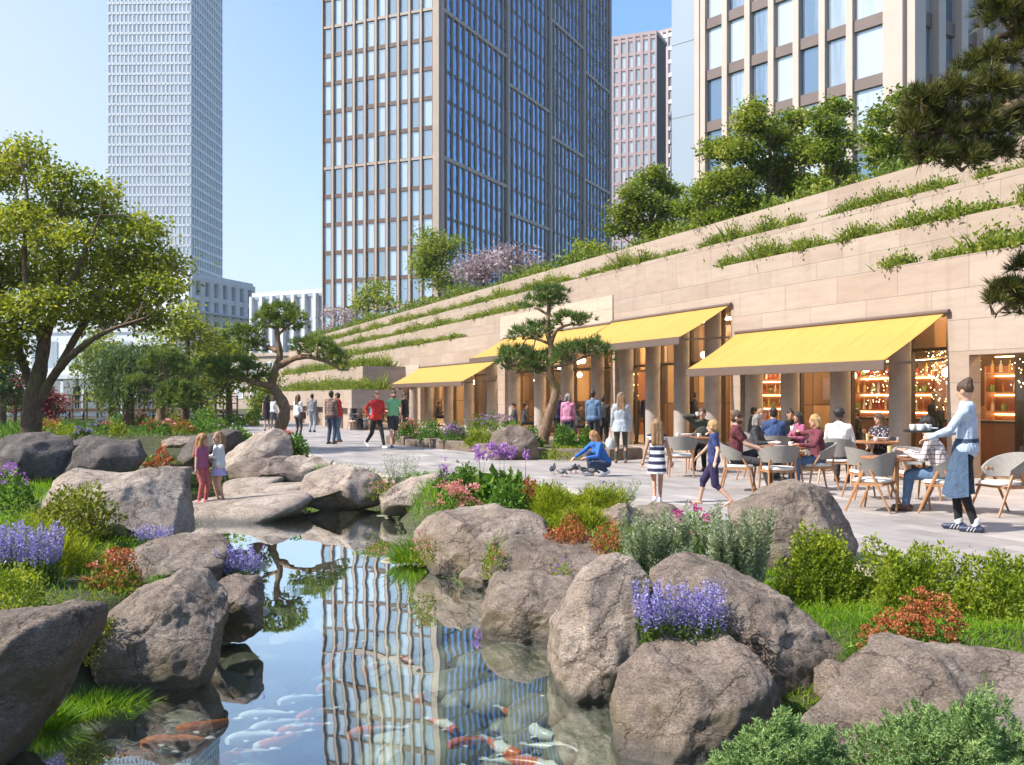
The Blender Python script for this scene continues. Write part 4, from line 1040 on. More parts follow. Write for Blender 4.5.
# ---------------------------------------------------------------- towers and other buildings
M['pil_beige'] = simple('beige_pilaster_stone', (.37, .30, .25), .6, .06, .5)
M['pil_cream'] = simple('cream_pilaster_stone', (.46, .385, .335), .6, .06, .5)
M['spandrel'] = simple('brown_spandrel', (.12, .075, .06), .5, .1, .5)
M['spandrel2'] = simple('grey_brown_spandrel', (.15, .115, .105), .5, .1, .5)
M['white_frame'] = simple('white_facade_metal', (.66, .69, .73), .5, .04, .3)
M['pale_frame'] = simple('pale_facade_concrete', (.82, .84, .86), .6, .05, .3)
M['pink_frame'] = simple('pink_facade_stone', (.36, .275, .28), .6, .06, .3)
M['slab_grey'] = simple('pale_blue_grey_panel', (.27, .34, .42), .6, .05, .05)
M['roof_grey'] = simple('roof_grey', (.3, .3, .3), .8)
class Bld:
    """a block with two visible sides; local x runs along its left side (x<0), local y along its right side"""
    def __init__(s, name, label, cat, corner, rz, wl, wr, z1, mats, group=None):
        s.r = thing(name, label, cat, corner, rz, group); s.wl, s.wr, s.z1 = wl, wr, z1; s.mats = mats
        s.frame = MB(); s.span = MB(); s.wins = []; s.corner = Vector(corner)
        s.R = Matrix.Rotation(rz, 3, 'Z')
        m = MB(); m.box(-wl+.3, -.3, .3, wr-.3, 0, z1-.3); m.build('core', mats['core'], s.r)
        m = MB(); m.box(-wl, 0, 0, wr, z1-.3, z1+.6); m.build('roof', mats.get('roof', mats['frame']), s.r)
    def side(s, left):
        # maps (a along the side from the shared corner, d outward, z) to local coordinates
        return (lambda a, d, z: (-a, -d, z)) if left else (lambda a, d, z: (d, a, z))
    def bx(s, mb, left, a0, a1, d0, d1, z0, z1):
        if left: mb.box(-a1, -a0, -d1, -d0, z0, z1)
        else: mb.box(d0, d1, a0, a1, z0, z1, 1 if mb is s.span else 0)
    def facade(s, left, edges, zs, pw, pd, sh, sd, mi=0, major=(), mw=.9, bands=(), bh=.5, split=0, skip0=0):
        fr, sp = s.frame, s.span
        W_ = s.wl if left else s.wr
        for i, e in enumerate(edges):
            w = mw if i in major else pw
            a0, a1 = max(0 if i else -pd*.0, e-w/2), min(W_, e+w/2)
            s.bx(fr, left, a0, a1, -.3, pd+(.12 if i in major else 0), 0, s.z1)
        for j, z in enumerate(zs):
            big = j in bands
            for i in range(len(edges)-1):
                a0 = edges[i]+(mw if i in major else pw)/2; a1 = edges[i+1]-(mw if i+1 in major else pw)/2
                s.bx(sp if not big else fr, left, a0, a1, -.3, sd+(.06 if big else 0), z-(bh if big else sh)/2, z+(bh if big else sh)/2)
        for j in range(len(zs)-1):
            for i in range(len(edges)-1):
                a0 = edges[i]+(mw if i in major else pw)/2; a1 = edges[i+1]-(mw if i+1 in major else pw)/2
                s.wins.append((left, a0, a1, zs[j]+sh/2, zs[j+1]-sh/2, mi))
                if split:
                    s.bx(sp, left, a0, a0+(a1-a0)*split, -.28, -.02, zs[j]+sh/2, zs[j+1]-sh/2)
    def finish(s, pyvis=300, frame='facade_frame', span='spandrel', keep=100):
        nf = len(s.frame.f); b0 = len(s.frame.v); s.frame.v += s.span.v; s.frame.f += [[b0+i for i in q] for q in s.span.f]; s.frame.m += [1+q for q in s.span.m]
        s.frame.build(frame, [s.mats['frame'], s.mats['span'], s.mats.get('span_r', s.mats['span'])], s.r, fix=False)
        info = []
        for w in s.wins:
            left, a0, a1, z0, z1, mi = w
            lp = Vector((-(a0+a1)/2, 0, (z0+z1)/2)) if left else Vector((0, (a0+a1)/2, (z0+z1)/2))
            wp = s.corner+s.R @ lp; px, py = proj(wp)
            ok = -5 < px < 1029 and -10 < py < pyvis
            n = s.R @ (Vector((0, -1, 0)) if left else Vector((1, 0, 0)))
            area = abs(n.dot(wp.normalized()))*(a1-a0)*(z1-z0)/wp.length_squared if ok else 0
            info.append((area, w))
        info.sort(key=lambda q: -q[0])
        rest = MB(); cache = {}
        for k, (area, (left, a0, a1, z0, z1, mi)) in enumerate(info):
            pt = (lambda a, z: (-a, .14, z)) if left else (lambda a, z: (-.14, a, z))
            if k < keep and area > 0:
                w, h = a1-a0, z1-z0; key = (left, round(w, 2), round(h, 2))
                if key not in cache:
                    m = MB(); q = [(-w/2, 0, 0), (w/2, 0, 0), (w/2, 0, h), (-w/2, 0, h)] if left else [(0, -w/2, 0), (0, w/2, 0), (0, w/2, h), (0, -w/2, h)]
                    m.add(q, [(0, 1, 2, 3)]); o = m.build('window', s.mats['glass'] if left else s.mats.get('glass_r', s.mats['glass']), s.r, fix=False); cache[key] = o
                else:
                    o = cache[key].copy(); C.objects.link(o)
                o.location = (-(a0+a1)/2, .14, z0) if left else (-.14, (a0+a1)/2, z0)
            else:
                q = [(-a1, .14, z0), (-a0, .14, z0), (-a0, .14, z1), (-a1, .14, z1)] if left else [(-.14, a0, z0), (-.14, a1, z0), (-.14, a1, z1), (-.14, a0, z1)]
                rest.add(q, [(0, 1, 2, 3)], 0 if left else 1)
        if rest.v:
            o = rest.build('windows', [s.mats['glass'], s.mats.get('glass_r', s.mats['glass'])], s.r, fix=False); o['kind'] = 'stuff'
        return s.r
dark_core = simple('dark_core', (.02, .02, .025), .8)
# main tower in the middle
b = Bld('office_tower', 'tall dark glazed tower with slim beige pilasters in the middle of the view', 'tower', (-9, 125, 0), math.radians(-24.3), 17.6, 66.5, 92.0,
        dict(core=dark_core, frame=M['pil_beige'], span=M['spandrel'], glass=M['glass_tower'], glass_r=M['glass_dark'], span_r=simple('dark_spandrel', (.035, .028, .028), .3, .1, .5), roof=M['pil_beige']))  # span_r: near-black copy of the spandrel, right side's shade painted in
FH = 3.72
zs = [1.6+(396-275)/1000*125-FH*4+FH*i for i in range(26)]
zs = [z for z in zs if 0 < z < 92]
ed = [0.0]+[.75+1.66*i for i in range(1, 11)]+[17.6]
ed = [0.4]+[1.0+1.66*i for i in range(1, 11)]
b.facade(True, ed, zs, .30, .20, .52, .02, bands=[j for j in range(len(zs)) if j % 5 == 3], bh=.34, major=(0,), mw=.95, split=.17)
er = [.4]; mj = [0]
for a0, a1, n in ((0, 20.4, 12), (20.4, 36.6, 9), (36.6, 52, 9), (52, 66.0, 8)):
    for i in range(1, n+1): er.append(a0+(a1-a0)*i/n)
    mj.append(len(er)-1)
# the wide bands step down from one stretch of the right side to the next
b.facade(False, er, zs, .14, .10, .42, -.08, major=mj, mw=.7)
for k, (a0, a1) in enumerate(((0, 20.4), (20.4, 36.6), (36.6, 52), (52, 66.0))):
    for j in range(len(zs)):
        if (j-3+[0, 1, 2, 3][k]) % 5 == 0: b.bx(b.frame, False, a0+.4, a1-.4, -.2, .12, zs[j]-.24, zs[j]+.24)
b.finish(290)
# right hand building
b = Bld('office_building', 'cream pilastered office building with large blue windows above the terraces', 'building', (23.6, 60, 0), math.radians(-52.5), 16.7, 30, 42,
        dict(core=dark_core, frame=M['pil_cream'], span=M['spandrel2'], glass=M['glass_office'], glass_r=M['glass_office'], roof=M['pil_cream']))
zs = [1.6+(396-10)/1000*60+3.72*(i-7) for i in range(12)]; zs = [z for z in zs if 0 < z < 42]
b.facade(True, [.6]+[1.7+2.02*i for i in range(1, 8)]+[16.4], zs, .46, .20, .72, .05, major=(0,), mw=1.4)
b.facade(False, [.6]+[.6+2.7*i for i in range(1, 11)], zs, .8, .5, .85, .05, major=(0,), mw=1.2)
b.finish(260)
# distant white tower on the left
b = Bld('residential_tower', 'very tall white gridded tower far off on the left', 'tower', (-128.4, 400, 0), math.radians(-1.7), 33.6, 38.5, 230,
        dict(core=simple('far_core', (.3, .32, .34), .8), frame=M['white_frame'], span=M['white_frame'], glass=M['glass_far'], roof=M['white_frame']))
zs = [4.05*i+1 for i in range(56)]
b.facade(True, [33.6*i/20 for i in range(21)], zs, .62, .30, .9, .42, split=0)
b.facade(False, [38.5*i/13 for i in range(14)], zs, .7, .35, .95, .42)
b.finish(280)
# white mid-rise left of centre
b = Bld('apartment_block', 'white mid rise block with deep square windows below the white tower', 'building', (-58, 180, 0), math.radians(-17.5), 20, 20.8, 23.4,
        dict(core=dark_core, frame=M['pale_frame'], span=M['pale_frame'], glass=M['glass_far'], roof=M['white_frame']))
zs = [23.0-3.55*i for i in range(7)][::-1]
b.facade(False, [.5+19.9*i/7 for i in range(8)], zs, 1.15, .5, .9, .35)
b.facade(True, [20*i/8 for i in range(9)], zs, 1.0, .4, .9, .3)
m = MB()
for a in (10.4, 16.7): b.bx(m, False, 0, 20.8, .5, 1.3, a, a+.35)
m.build('balcony_slab', M['white_frame'], b.r)
b.finish(360)
b = Bld('apartment_block', 'grey glazed block with white fins between white mid rise and main tower', 'building', (-27.3, 150, 0), math.radians(-30), 15.9, 20, 17.2,
        dict(core=dark_core, frame=M['white_frame'], span=M['slab_grey'], glass=M['glass_far'], roof=M['white_frame']))
zs = [17.0-3.7*i for i in range(5)][::-1]
b.facade(True, [.4+15.3*i/7 for i in range(8)], zs, .55, .6, .5, .05)
b.finish(380)
# pink towers and the plain slab behind
b = Bld('pink_tower', 'distant pinkish tower with pale blue window strips', 'tower', (36.2, 250, 0), math.radians(-24), 13.5, 10, 92.5,
        dict(core=dark_core, frame=M['pink_frame'], span=M['pink_frame'], glass=M['glass_far'], roof=M['pink_frame']), 'pink towers')
zs = [3.6*i+1.5 for i in range(26)]
b.facade(True, [13.5*i/7 for i in range(8)], zs, .75, .25, .75, .15)
b.finish(200)
b = Bld('pink_tower', 'second pink tower half hidden behind the pale blank slab', 'tower', (47, 265, 0), math.radians(-40), 10, 10, 100,
        dict(core=dark_core, frame=simple('rose_facade', (.44, .36, .37), .6, .05, .2), span=M['pale_frame'], glass=M['glass_far'], roof=M['pink_frame']), 'pink towers')
zs = [3.6*i+1.5 for i in range(28)]
b.facade(True, [10*i/6 for i in range(7)], zs, .7, .25, 1.0, .15)
b.finish(200)
b = thing('slab_building', 'plain pale blue grey slab between the pink towers and the cream office building', 'building', (19, 100, 0), math.radians(-45))
m = MB(); m.box(-3.7, 0, 0, 14, 0, 62); m.build('wall', M['slab_grey'], b)
m = MB(); m.box(-3.8, .1, -.1, 14.1, 62, 62.6); m.build('roof', M['roof_grey'], b)
m = MB()
for k in range(1, 8):
    m = MB(); m.box(-3.7, 0, -.03, .0, 7.5*k, 7.5*k+.06); m.build('panel_joint', M['roof_grey'], b)
# stone house at the end of the terraces
b = thing('stone_house', 'low beige stone building with small windows behind the far terrace end', 'building', (-24.0, 118, 0), math.radians(-25))
m = MB(); m.box(-14, 6.5, 0, 12, 0, 6.4); m.build('wall', M['stone_podium'], b)
m = MB(); m.box(-14.2, 6.7, -.2, 12.2, 6.4, 6.8); m.build('cornice', M['stone_podium'], b)
for q in range(8):
    for z in (1.4, 4.1):
        o = empty('window', (-12.6+2.3*q, -.02, z)); o.parent = b
        m = MB(); m.box(-.45, .45, -.015, .0, 0, 1.5); m.build('pane', M['glass_far'], o)
        m = MB(); m.box(-.58, -.45, -.06, .01, -.1, 1.6); m.box(.45, .58, -.06, .01, -.1, 1.6); m.box(-.45, .45, -.06, .01, 1.5, 1.6); m.box(-.45, .45, -.06, .01, -.1, 0); m.build('frame', M['pale_frame'], o)
# white pavilion behind the bridge
b = thing('pavilion', 'white glazed pavilion with a flat canopy beyond the bridge', 'building', (-32.5, 78, 0), math.radians(-8))
m = MB(); m.box(-16, 7, 0, 9, .0, .25); m.build('base', M['pale_frame'], b)
m = MB(); m.box(-17, 8, -2.2, 9.5, 2.9, 3.25); m.build('canopy', M['white_frame'], b)
m = MB(); m.box(-15.5, 6.5, .5, 8.5, 3.25, 6.6); m.build('upper_wall', M['white_frame'], b)
m = MB(); m.box(-15.6, 6.6, .4, 8.6, 6.6, 6.9); m.build('roof', M['white_frame'], b)
for q in range(8):
    m = MB(); m.box(-15.4+3.1*q-.09, -15.4+3.1*q+.09, -1.9, -1.7, .25, 2.9); m.build('column', M['white_frame'], b)
    if q < 7:
        m = MB(); m.box(-15.3+3.1*q, -12.5+3.1*q, .3, .36, .25, 2.9); m.build('glass_wall', M['glass_far'], b)
        m = MB(); m.box(-15.0+3.1*q, -12.8+3.1*q, .44, .49, 3.9, 5.9); m.build('window', M['glass_far'], b)
# ---------------------------------------------------------------- boulders
_ico = {}
def ico(sub):
    if sub not in _ico:
        b = bmesh.new(); bmesh.ops.create_icosphere(b, subdivisions=sub, radius=1)
        b.verts.ensure_lookup_table()
        _ico[sub] = (np.array([q.co for q in b.verts]), np.array([[q.index for q in fc.verts] for fc in b.faces])); b.free()
    return _ico[sub]
def rock(label, pts, Y, T, mat='rock', seed=0, lean=.35, sub=5, p=2.7, rough=1.0, group=None, sink=0.0, name='boulder'):
    """a boulder whose outline seen from the pond is pts (picture pixels at distance Y), T = half its depth"""
    q = np.array([tuple(P(a, b_, Y)) for a, b_ in pts])[:, [0, 2]]
    if sink: q[q[:, 1] < q[:, 1].min()+.25*(q[:, 1].max()-q[:, 1].min()), 1] -= sink
    q = q.mean(0)+(q-q.mean(0))*(1.19 if 18 <= seed <= 24 else 1.10 if name == 'boulder' else 1.02)
    c = np.array([(q[:, 0].min()+q[:, 0].max())/2, (q[:, 1].min()+q[:, 1].max())/2])
    c = (c+q.mean(0))/2
    th = np.linspace(-PI, PI, 240, endpoint=False); rr = np.zeros(240)
    for i, t in enumerate(th):
        dx, dy = math.cos(t), math.sin(t); best = 0
        for k in range(len(q)):
            a = q[k]-c; e = q[(k+1) % len(q)]-q[k]
            den = dx*e[1]-dy*e[0]
            if abs(den) < 1e-12: continue
            s = (a[0]*e[1]-a[1]*e[0])/den; u = (a[0]*dy-a[1]*dx)/den
            if s > 0 and -1e-6 <= u <= 1+1e-6: best = max(best, s)
        rr[i] = best
    ker = np.array([1, 2, 3, 2, 1])/9.0
    rr = sum(w*np.roll(rr, k-2) for k, w in enumerate(ker))
    v, f = ico(sub); d = v.copy()
    rho = np.hypot(d[:, 0], d[:, 2]); tt = np.arctan2(d[:, 2], d[:, 0])
    k = (rho**p+np.abs(d[:, 1])**p)**(1/p)
    rho = rho/k; dy = d[:, 1]/k
    r = np.interp(tt, th, rr, period=2*PI)
    x = r*rho*np.cos(tt); z = r*rho*np.sin(tt); y = T*dy
    h = q[:, 1].max()-q[:, 1].min()
    y = y+lean*(z/h)*T*1.4
    pos = np.stack([x, y, z], 1)
    size = (x.max()-x.min()+h)/2
    nrm = unit(np.stack([x/(r.mean()**2), dy/T, z/(r.mean()**2)], 1))
    sp = pos/size
    # broad planes: push points back to a few random cutting planes
    rg_ = np.random.default_rng(seed+11)
    uq = np.stack([rho*np.cos(tt), dy, rho*np.sin(tt)], 1)
    for _ in range(16 if name == 'boulder' else 0):
        pn = rg_.normal(size=3); pn[1] -= .9; pn[2] += .35
        pn /= np.linalg.norm(pn)
        if abs(pn[1]) < .38 and pn[2] < .75: continue
        ex = uq @ pn-(rg_.uniform(.62, .84)+(.06 if 18 <= seed <= 24 else 0)); ex = np.where(ex > 0, ex, 0)
        uq = uq-np.outer(ex*.92, pn)
    pos = np.stack([uq[:, 0]*r, uq[:, 1]*T+lean*(uq[:, 2]*r/h)*T*1.4, uq[:, 2]*r], 1); sp = pos/size
    disp = .045*fbm(sp*1.5+seed*3.7, 2, seed)+.030*(1-2*np.abs(fbm(sp*2.3+seed, 4, seed+5, .42)))
    disp = disp+.013*fbm(sp*8+seed, 4, seed+9)
    cell = np.floor(3.0*(fbm(sp*1.3+seed*1.7, 2, seed+3)+1))/3.0
    disp = disp*rough*(.25+.75*np.abs(dy))**.5
    disp += .006*rough*fbm(sp*24+seed, 3, seed+21)
    pos = pos+nrm*(disp*size)[:, None]
    o = npmesh(name, pos, f, M[mat], loc=(c[0], Y, c[1]), smooth=True)
    tag(o, label, 'boulder' if name == 'boulder' else 'rock', group); return o
# left bank
rock('dark flat topped boulder filling the lower left corner of the bank', [(-95, 612), (-40, 602), (0, 599), (40, 598), (74, 604), (80, 616), (74, 640), (56, 668), (40, 700), (18, 738), (2, 770), (-60, 800), (-110, 720)], 5.4, .6, 'rock_brown', 1, .3, 6, 3.4)
rock('large rounded grey boulder rising from the water left of the pond', [(112, 616), (140, 592), (160, 578), (178, 571), (194, 572), (210, 595), (219, 622), (220, 650), (214, 672), (150, 690), (118, 672), (112, 645)], 7.25, .5, 'rock', 2, .45, 6)
rock('oblong boulder behind the rounded one on the left bank', [(129, 560), (148, 545), (165, 539), (188, 536), (206, 540), (220, 548), (222, 564), (215, 584), (190, 590), (140, 590)], 8.9, .5, 'rock', 3, .4)
rock('small dark angular rock at the tip of the left bank', [(205, 596), (220, 582), (240, 576), (255, 575), (263, 594), (264, 622), (245, 636), (212, 634)], 8.2, .3, 'rock_brown', 4, .3)
rock('broad pale sloping boulder beside the stepping slabs', [(36, 484), (52, 474), (72, 469), (110, 467), (146, 466), (163, 474), (172, 500), (187, 531), (165, 545), (100, 545), (50, 530)], 11.2, 1.0, 'rock_pale', 5, .7, 6)
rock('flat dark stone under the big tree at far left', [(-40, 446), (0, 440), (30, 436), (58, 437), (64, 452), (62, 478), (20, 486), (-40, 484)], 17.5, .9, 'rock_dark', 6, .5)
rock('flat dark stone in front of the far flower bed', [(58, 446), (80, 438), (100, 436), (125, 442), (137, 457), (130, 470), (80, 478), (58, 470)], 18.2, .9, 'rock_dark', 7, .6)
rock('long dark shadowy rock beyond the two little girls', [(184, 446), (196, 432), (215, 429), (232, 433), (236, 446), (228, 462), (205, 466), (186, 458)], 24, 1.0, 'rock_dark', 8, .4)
# stepping slabs and the stones behind the girls
rock('wide flat slab the two little girls stand on', [(176, 506), (196, 502), (240, 499), (300, 495), (308, 500), (304, 507), (268, 517), (220, 521), (180, 518)], 17.0, 1.15, 'rock_pale', 9, .6, 5, 3.6, .45, 'stepping slabs', .15, 'stone_slab')
rock('narrow raised slab behind the girls\' slab', [(232, 490), (262, 486), (304, 483), (309, 487), (300, 494), (240, 497)], 18.6, .55, 'rock_pale', 10, .4, 5, 3.4, .5, 'stepping slabs', .1, 'stone_slab')
rock('thin slab leaning on the brown stone', [(226, 481), (250, 478), (278, 478), (280, 483), (262, 489), (230, 490)], 19.8, .7, 'rock_pale', 11, .5, 5, 3.2, .5, 'stepping slabs', .1, 'stone_slab')
rock('pale dome shaped boulder below the leaning pine', [(227, 456), (240, 443), (258, 432), (272, 431), (285, 441), (294, 456), (290, 468), (236, 470)], 22, .9, 'rock_pale', 12, .5, 5)
rock('brown topped low stone under the dome shaped boulder', [(232, 468), (248, 460), (270, 457), (290, 462), (305, 474), (300, 484), (262, 484), (236, 478)], 20.6, .7, 'rock_brown', 13, .5)
rock('low stone right of the brown one at the paving edge', [(276, 462), (292, 457), (312, 458), (330, 464), (334, 472), (310, 479), (286, 474)], 21, .6, 'rock_pale', 14, .5)
rock('pale square boulder at the far end of the pond', [(307, 476), (324, 468), (345, 466), (368, 467), (380, 474), (384, 490), (376, 504), (330, 508), (308, 500)], 18.0, .8, 'rock_pale', 15, .5)
rock('sloping stone beside the pale shrub at the bed corner', [(383, 495), (396, 487), (412, 480), (430, 476), (444, 482), (444, 502), (420, 512), (388, 510)], 17.0, .8, 'rock_pale', 16, .5)
# right bank
rock('long grey boulder below the pink flowers', [(417, 534), (426, 523), (438, 517), (460, 511), (484, 508), (512, 509), (528, 513), (538, 524), (544, 540), (520, 550), (500, 562), (466, 578), (438, 570), (420, 552)], 11.6, .8, 'rock', 17, .5, 6)
rock('low brown boulder with small flowers growing on it', [(500, 570), (507, 550), (520, 544), (545, 543), (580, 548), (612, 549), (618, 560), (600, 574), (572, 582), (545, 594), (510, 590)], 10.6, .75, 'rock_brown', 18, .5, 6)
rock('small stone wedged at the water between two grey boulders', [(463, 576), (476, 567), (496, 567), (506, 576), (500, 590), (474, 592)], 10.6, .3, 'rock', 19, .3)
rock('squarish grey boulder dropping straight into the pond', [(487, 590), (496, 579), (520, 580), (548, 586), (572, 584), (578, 610), (566, 650), (560, 690), (520, 690), (498, 640), (488, 610)], 8.6, .55, 'rock', 20, .35, 6)
rock('tall pale boulder with a mossy water side', [(561, 625), (572, 588), (584, 568), (606, 561), (632, 566), (650, 584), (656, 640), (650, 700), (630, 760), (600, 740), (572, 700), (560, 665)], 7.1, .62, 'rock_pale', 21, .4, 6)
rock('smooth rounded boulder in the foreground below the lavender', [(628, 710), (634, 676), (650, 655), (676, 648), (708, 645), (730, 648), (752, 668), (766, 705), (780, 735), (776, 800), (640, 810), (626, 760)], 5.9, .5, 'rock', 22, .45, 6)
rock('long tilted boulder slanting down to the right', [(664, 575), (682, 564), (704, 565), (730, 573), (768, 597), (800, 622), (826, 640), (862, 660), (858, 676), (836, 700), (812, 712), (780, 700), (748, 676), (724, 640), (690, 615), (668, 595)], 6.7, .5, 'rock', 23, .5, 6)
rock('broad low boulder in the right foreground behind the juniper', [(800, 722), (820, 694), (850, 676), (892, 654), (930, 655), (980, 666), (1040, 676), (1090, 690), (1090, 780), (940, 800), (830, 790), (806, 750)], 5.5, .55, 'rock', 24, .5, 6)
rock('small round stone in the gap of the tilted boulder', [(815, 690), (818, 672), (830, 662), (845, 668), (852, 684), (842, 696), (822, 698)], 6.15, .14, 'rock', 25, .2)
rock('big dark grey dome shaped boulder at the edge of the paving', [(733, 530), (742, 506), (766, 491), (800, 487), (832, 496), (848, 515), (853, 540), (848, 566), (760, 572), (734, 555)], 9.6, .55, 'rock', 26, .4, 6)
rock('low grey stone behind the upright grey shrub', [(588, 527), (600, 513), (616, 503), (632, 503), (642, 514), (644, 528), (620, 536), (594, 534)], 12.2, .5, 'rock', 27, .4)
rock('second low grey stone near the striped dress girl', [(634, 522), (640, 508), (654, 502), (672, 506), (684, 516), (680, 530), (650, 534)], 12.4, .45, 'rock', 28, .4)
rock('rock standing in the raised planter near the bonsai pine', [(490, 448), (496, 432), (510, 427), (526, 428), (534, 440), (536, 458), (512, 464), (492, 460)], 25.2, .5, 'rock_brown', 29, .3)
rock('grey stone on the shore below the cloud pruned pine', [(160, 442), (172, 437), (190, 437), (202, 442), (196, 446), (166, 447)], 34, 1.0, 'rock', 31, .4)
# ---------------------------------------------------------------- trees
M['leaf_maple'] = leafmat('maple_leaf', [(.05, .075, .006), (.115, .145, .011), (.195, .215, .018), (.29, .275, .032)], .48, clump=.6)
M['leaf_green'] = leafmat('broad_leaf', [(.04, .07, .008), (.085, .125, .014), (.155, .185, .022), (.24, .245, .04)], .46, clump=.5)
M['leaf_bright'] = leafmat('bright_leaf', [(.05, .08, .006), (.11, .15, .012), (.19, .21, .02), (.28, .26, .03)], .42, clump=.5)
M['leaf_dark'] = leafmat('dark_leaf', [(.018, .036, .012), (.038, .066, .020), (.07, .105, .028), (.12, .15, .04)], .34, clump=.5)
M['leaf_red'] = leafmat('red_maple_leaf', [(.06, .01, .012), (.13, .015, .02), (.22, .04, .04), (.32, .14, .13)], .4, clump=.8, tc=(1, .4, .3))
M['blossom'] = leafmat('pale_blossom', [(.13, .09, .095), (.20, .15, .16), (.27, .22, .23), (.34, .30, .31)], .3, clump=.8, tc=(1, .8, .85))
M['needle'] = leafmat('pine_needle', [(.02, .042, .014), (.045, .08, .022), (.085, .13, .032), (.15, .19, .045)], .25, clump=1.5)
M['needle_light'] = leafmat('sunlit_pine_needle', [(.03, .055, .014), (.065, .10, .022), (.11, .15, .032), (.18, .21, .05)], .32, clump=1.5)  # paler copy of the pine needles, sunlit look of the pads in the colour
M['needle_near'] = leafmat('near_pine_needle', [(.012, .020, .004), (.036, .045, .008), (.08, .078, .016), (.15, .125, .03)], .25, clump=1.1)
def limbs_mesh(paths, Y, mb, n=9):
    for pts, r0, r1 in paths:
        q = [P(a[0], a[1], Y+(a[2] if len(a) > 2 else 0)) for a in pts]
        # smooth the polyline
        out = []
        for i in range(len(q)-1):
            p0, p1, p2, p3 = q[max(i-1, 0)], q[i], q[i+1], q[min(i+2, len(q)-1)]
            for t in (0, .33, .66):
                out.append(.5*((2*p1)+(p2-p0)*t+(2*p0-5*p1+4*p2-p3)*t*t+(3*p1-p0-3*p2+p3)*t**3))
        out.append(q[-1]); m_ = len(out)
        rad = [(r0+(r1-r0)*i/(m_-1))*(1+.10*math.sin(i*2.1+r0*50)) for i in range(m_)]
        mb.tube(out, rad, n)
        yield out, rad
def tree(label, Y, paths, blobs, leaf, dens, lm, bk='bark', kind='leaf', name='tree', cat='tree', group=None, seed=1, flat=.8, twigs=True, needle=None, clumpr=.28, shell=.45):
    """paths: limbs as picture polylines at distance Y; blobs: (px, py, half width px, half height px, dY) leaf masses"""
    rg_ = np.random.default_rng(seed); mb = MB(); allp = []
    for out, rad in limbs_mesh(paths, Y, mb):
        if out is not None: allp += list(zip(out, rad))
    base = Vector(allp[0][0])
    root = thing(name, label, cat, base, 0, group)
    parts = []
    lp = np.array([tuple(a) for a, _ in allp]); lr = np.array([b for _, b in allp])
    sel = lr < max(lr)*.75
    if sel.sum() < 3: sel[:] = True
    for bx in blobs:
        px, py, rx, rz = bx[:4]; dy = bx[4] if len(bx) > 4 else 0
        if kind == 'pine' and Y > 15: rx *= 1.2; rz *= 1.3
        c = np.array(P(px, py, Y+dy)); sc = (Y+dy)/F
        R = np.array([rx*sc, (rx*sc+rz*sc)/2*.9 if kind == 'leaf' else rx*sc*.8, rz*sc])
        vol = (R[0]*R[1]+R[1]*R[2]+R[0]*R[2])
        if kind == 'leaf':
            m_ = max(6, int(vol*dens*1.5)); d = rdirs(m_, rg_, .15)
            cc = c+d*R*(shell+(1-shell)*rg_.random(m_)[:, None]**.6)
            if twigs:
                # limbs reaching into this mass
                for k in range(min(4, 1+m_//14)):
                    e = cc[rg_.integers(m_)]; w = np.linalg.norm(lp-e, axis=1)+(~sel)*1.0; j = int(np.argmin(w+.3*rg_.random(len(w))))
                    a = Vector(lp[j]); e = Vector(e); mid = (a+e)/2+Vector(tuple(rg_.normal(size=3)*.08*(e-a).length))
                    mb.tube([a, mid, e], [min(lr[j]*.6, .05), min(lr[j]*.4, .03), .006], 5)
            nl = 26
            pts = np.repeat(cc, nl, 0)+rg_.normal(size=(m_*nl, 3))*np.array([clumpr, clumpr, clumpr*.55])
            dd = rdirs(m_*nl, rg_, -.1); dd[:, 2] *= .6
            parts.append(leaves(pts, dd, leaf, .55, .3, rg_, .12))
        else:
            m_ = max(10, int(R[0]*R[1]*4*dens)); d = rdirs(m_, rg_, .9)
            d[:, 2] = np.maximum(d[:, 2], -.25)
            cc = c+d*R*((.6 if Y > 15 else .25)+(.45 if Y > 15 else .8)*rg_.random(m_)[:, None])*(1+.25*fbm(d*2.2+seed+px*.1, 2, seed)[:, None])
            if twigs:
                for k in range(3):
                    e = Vector(cc[rg_.integers(m_)]); w = np.linalg.norm(lp-np.array(e), axis=1); j = int(np.argmin(w)); a = Vector(lp[j])
                    mb.tube([a, (a+e)/2+Vector((0, 0, -.05)), e], [min(lr[j]*.7, .035), .02, .006], 5)
            nl, ln, wd = needle
            ax_ = np.repeat(unit(d*np.array([1, 1, .7])+np.array([0, 0, .55])), nl, 0)
            dd = ax_+rg_.normal(size=ax_.shape)*.55
            parts.append(blades(np.repeat(cc, nl, 0), dd, ln, wd, .0, rg_))
    v, f, mi = merge(parts)
    mb.build('trunk', M[bk], root, smooth=True, off=base)
    npmesh('crown', v-np.array(base), f, M[lm], root)
    return root
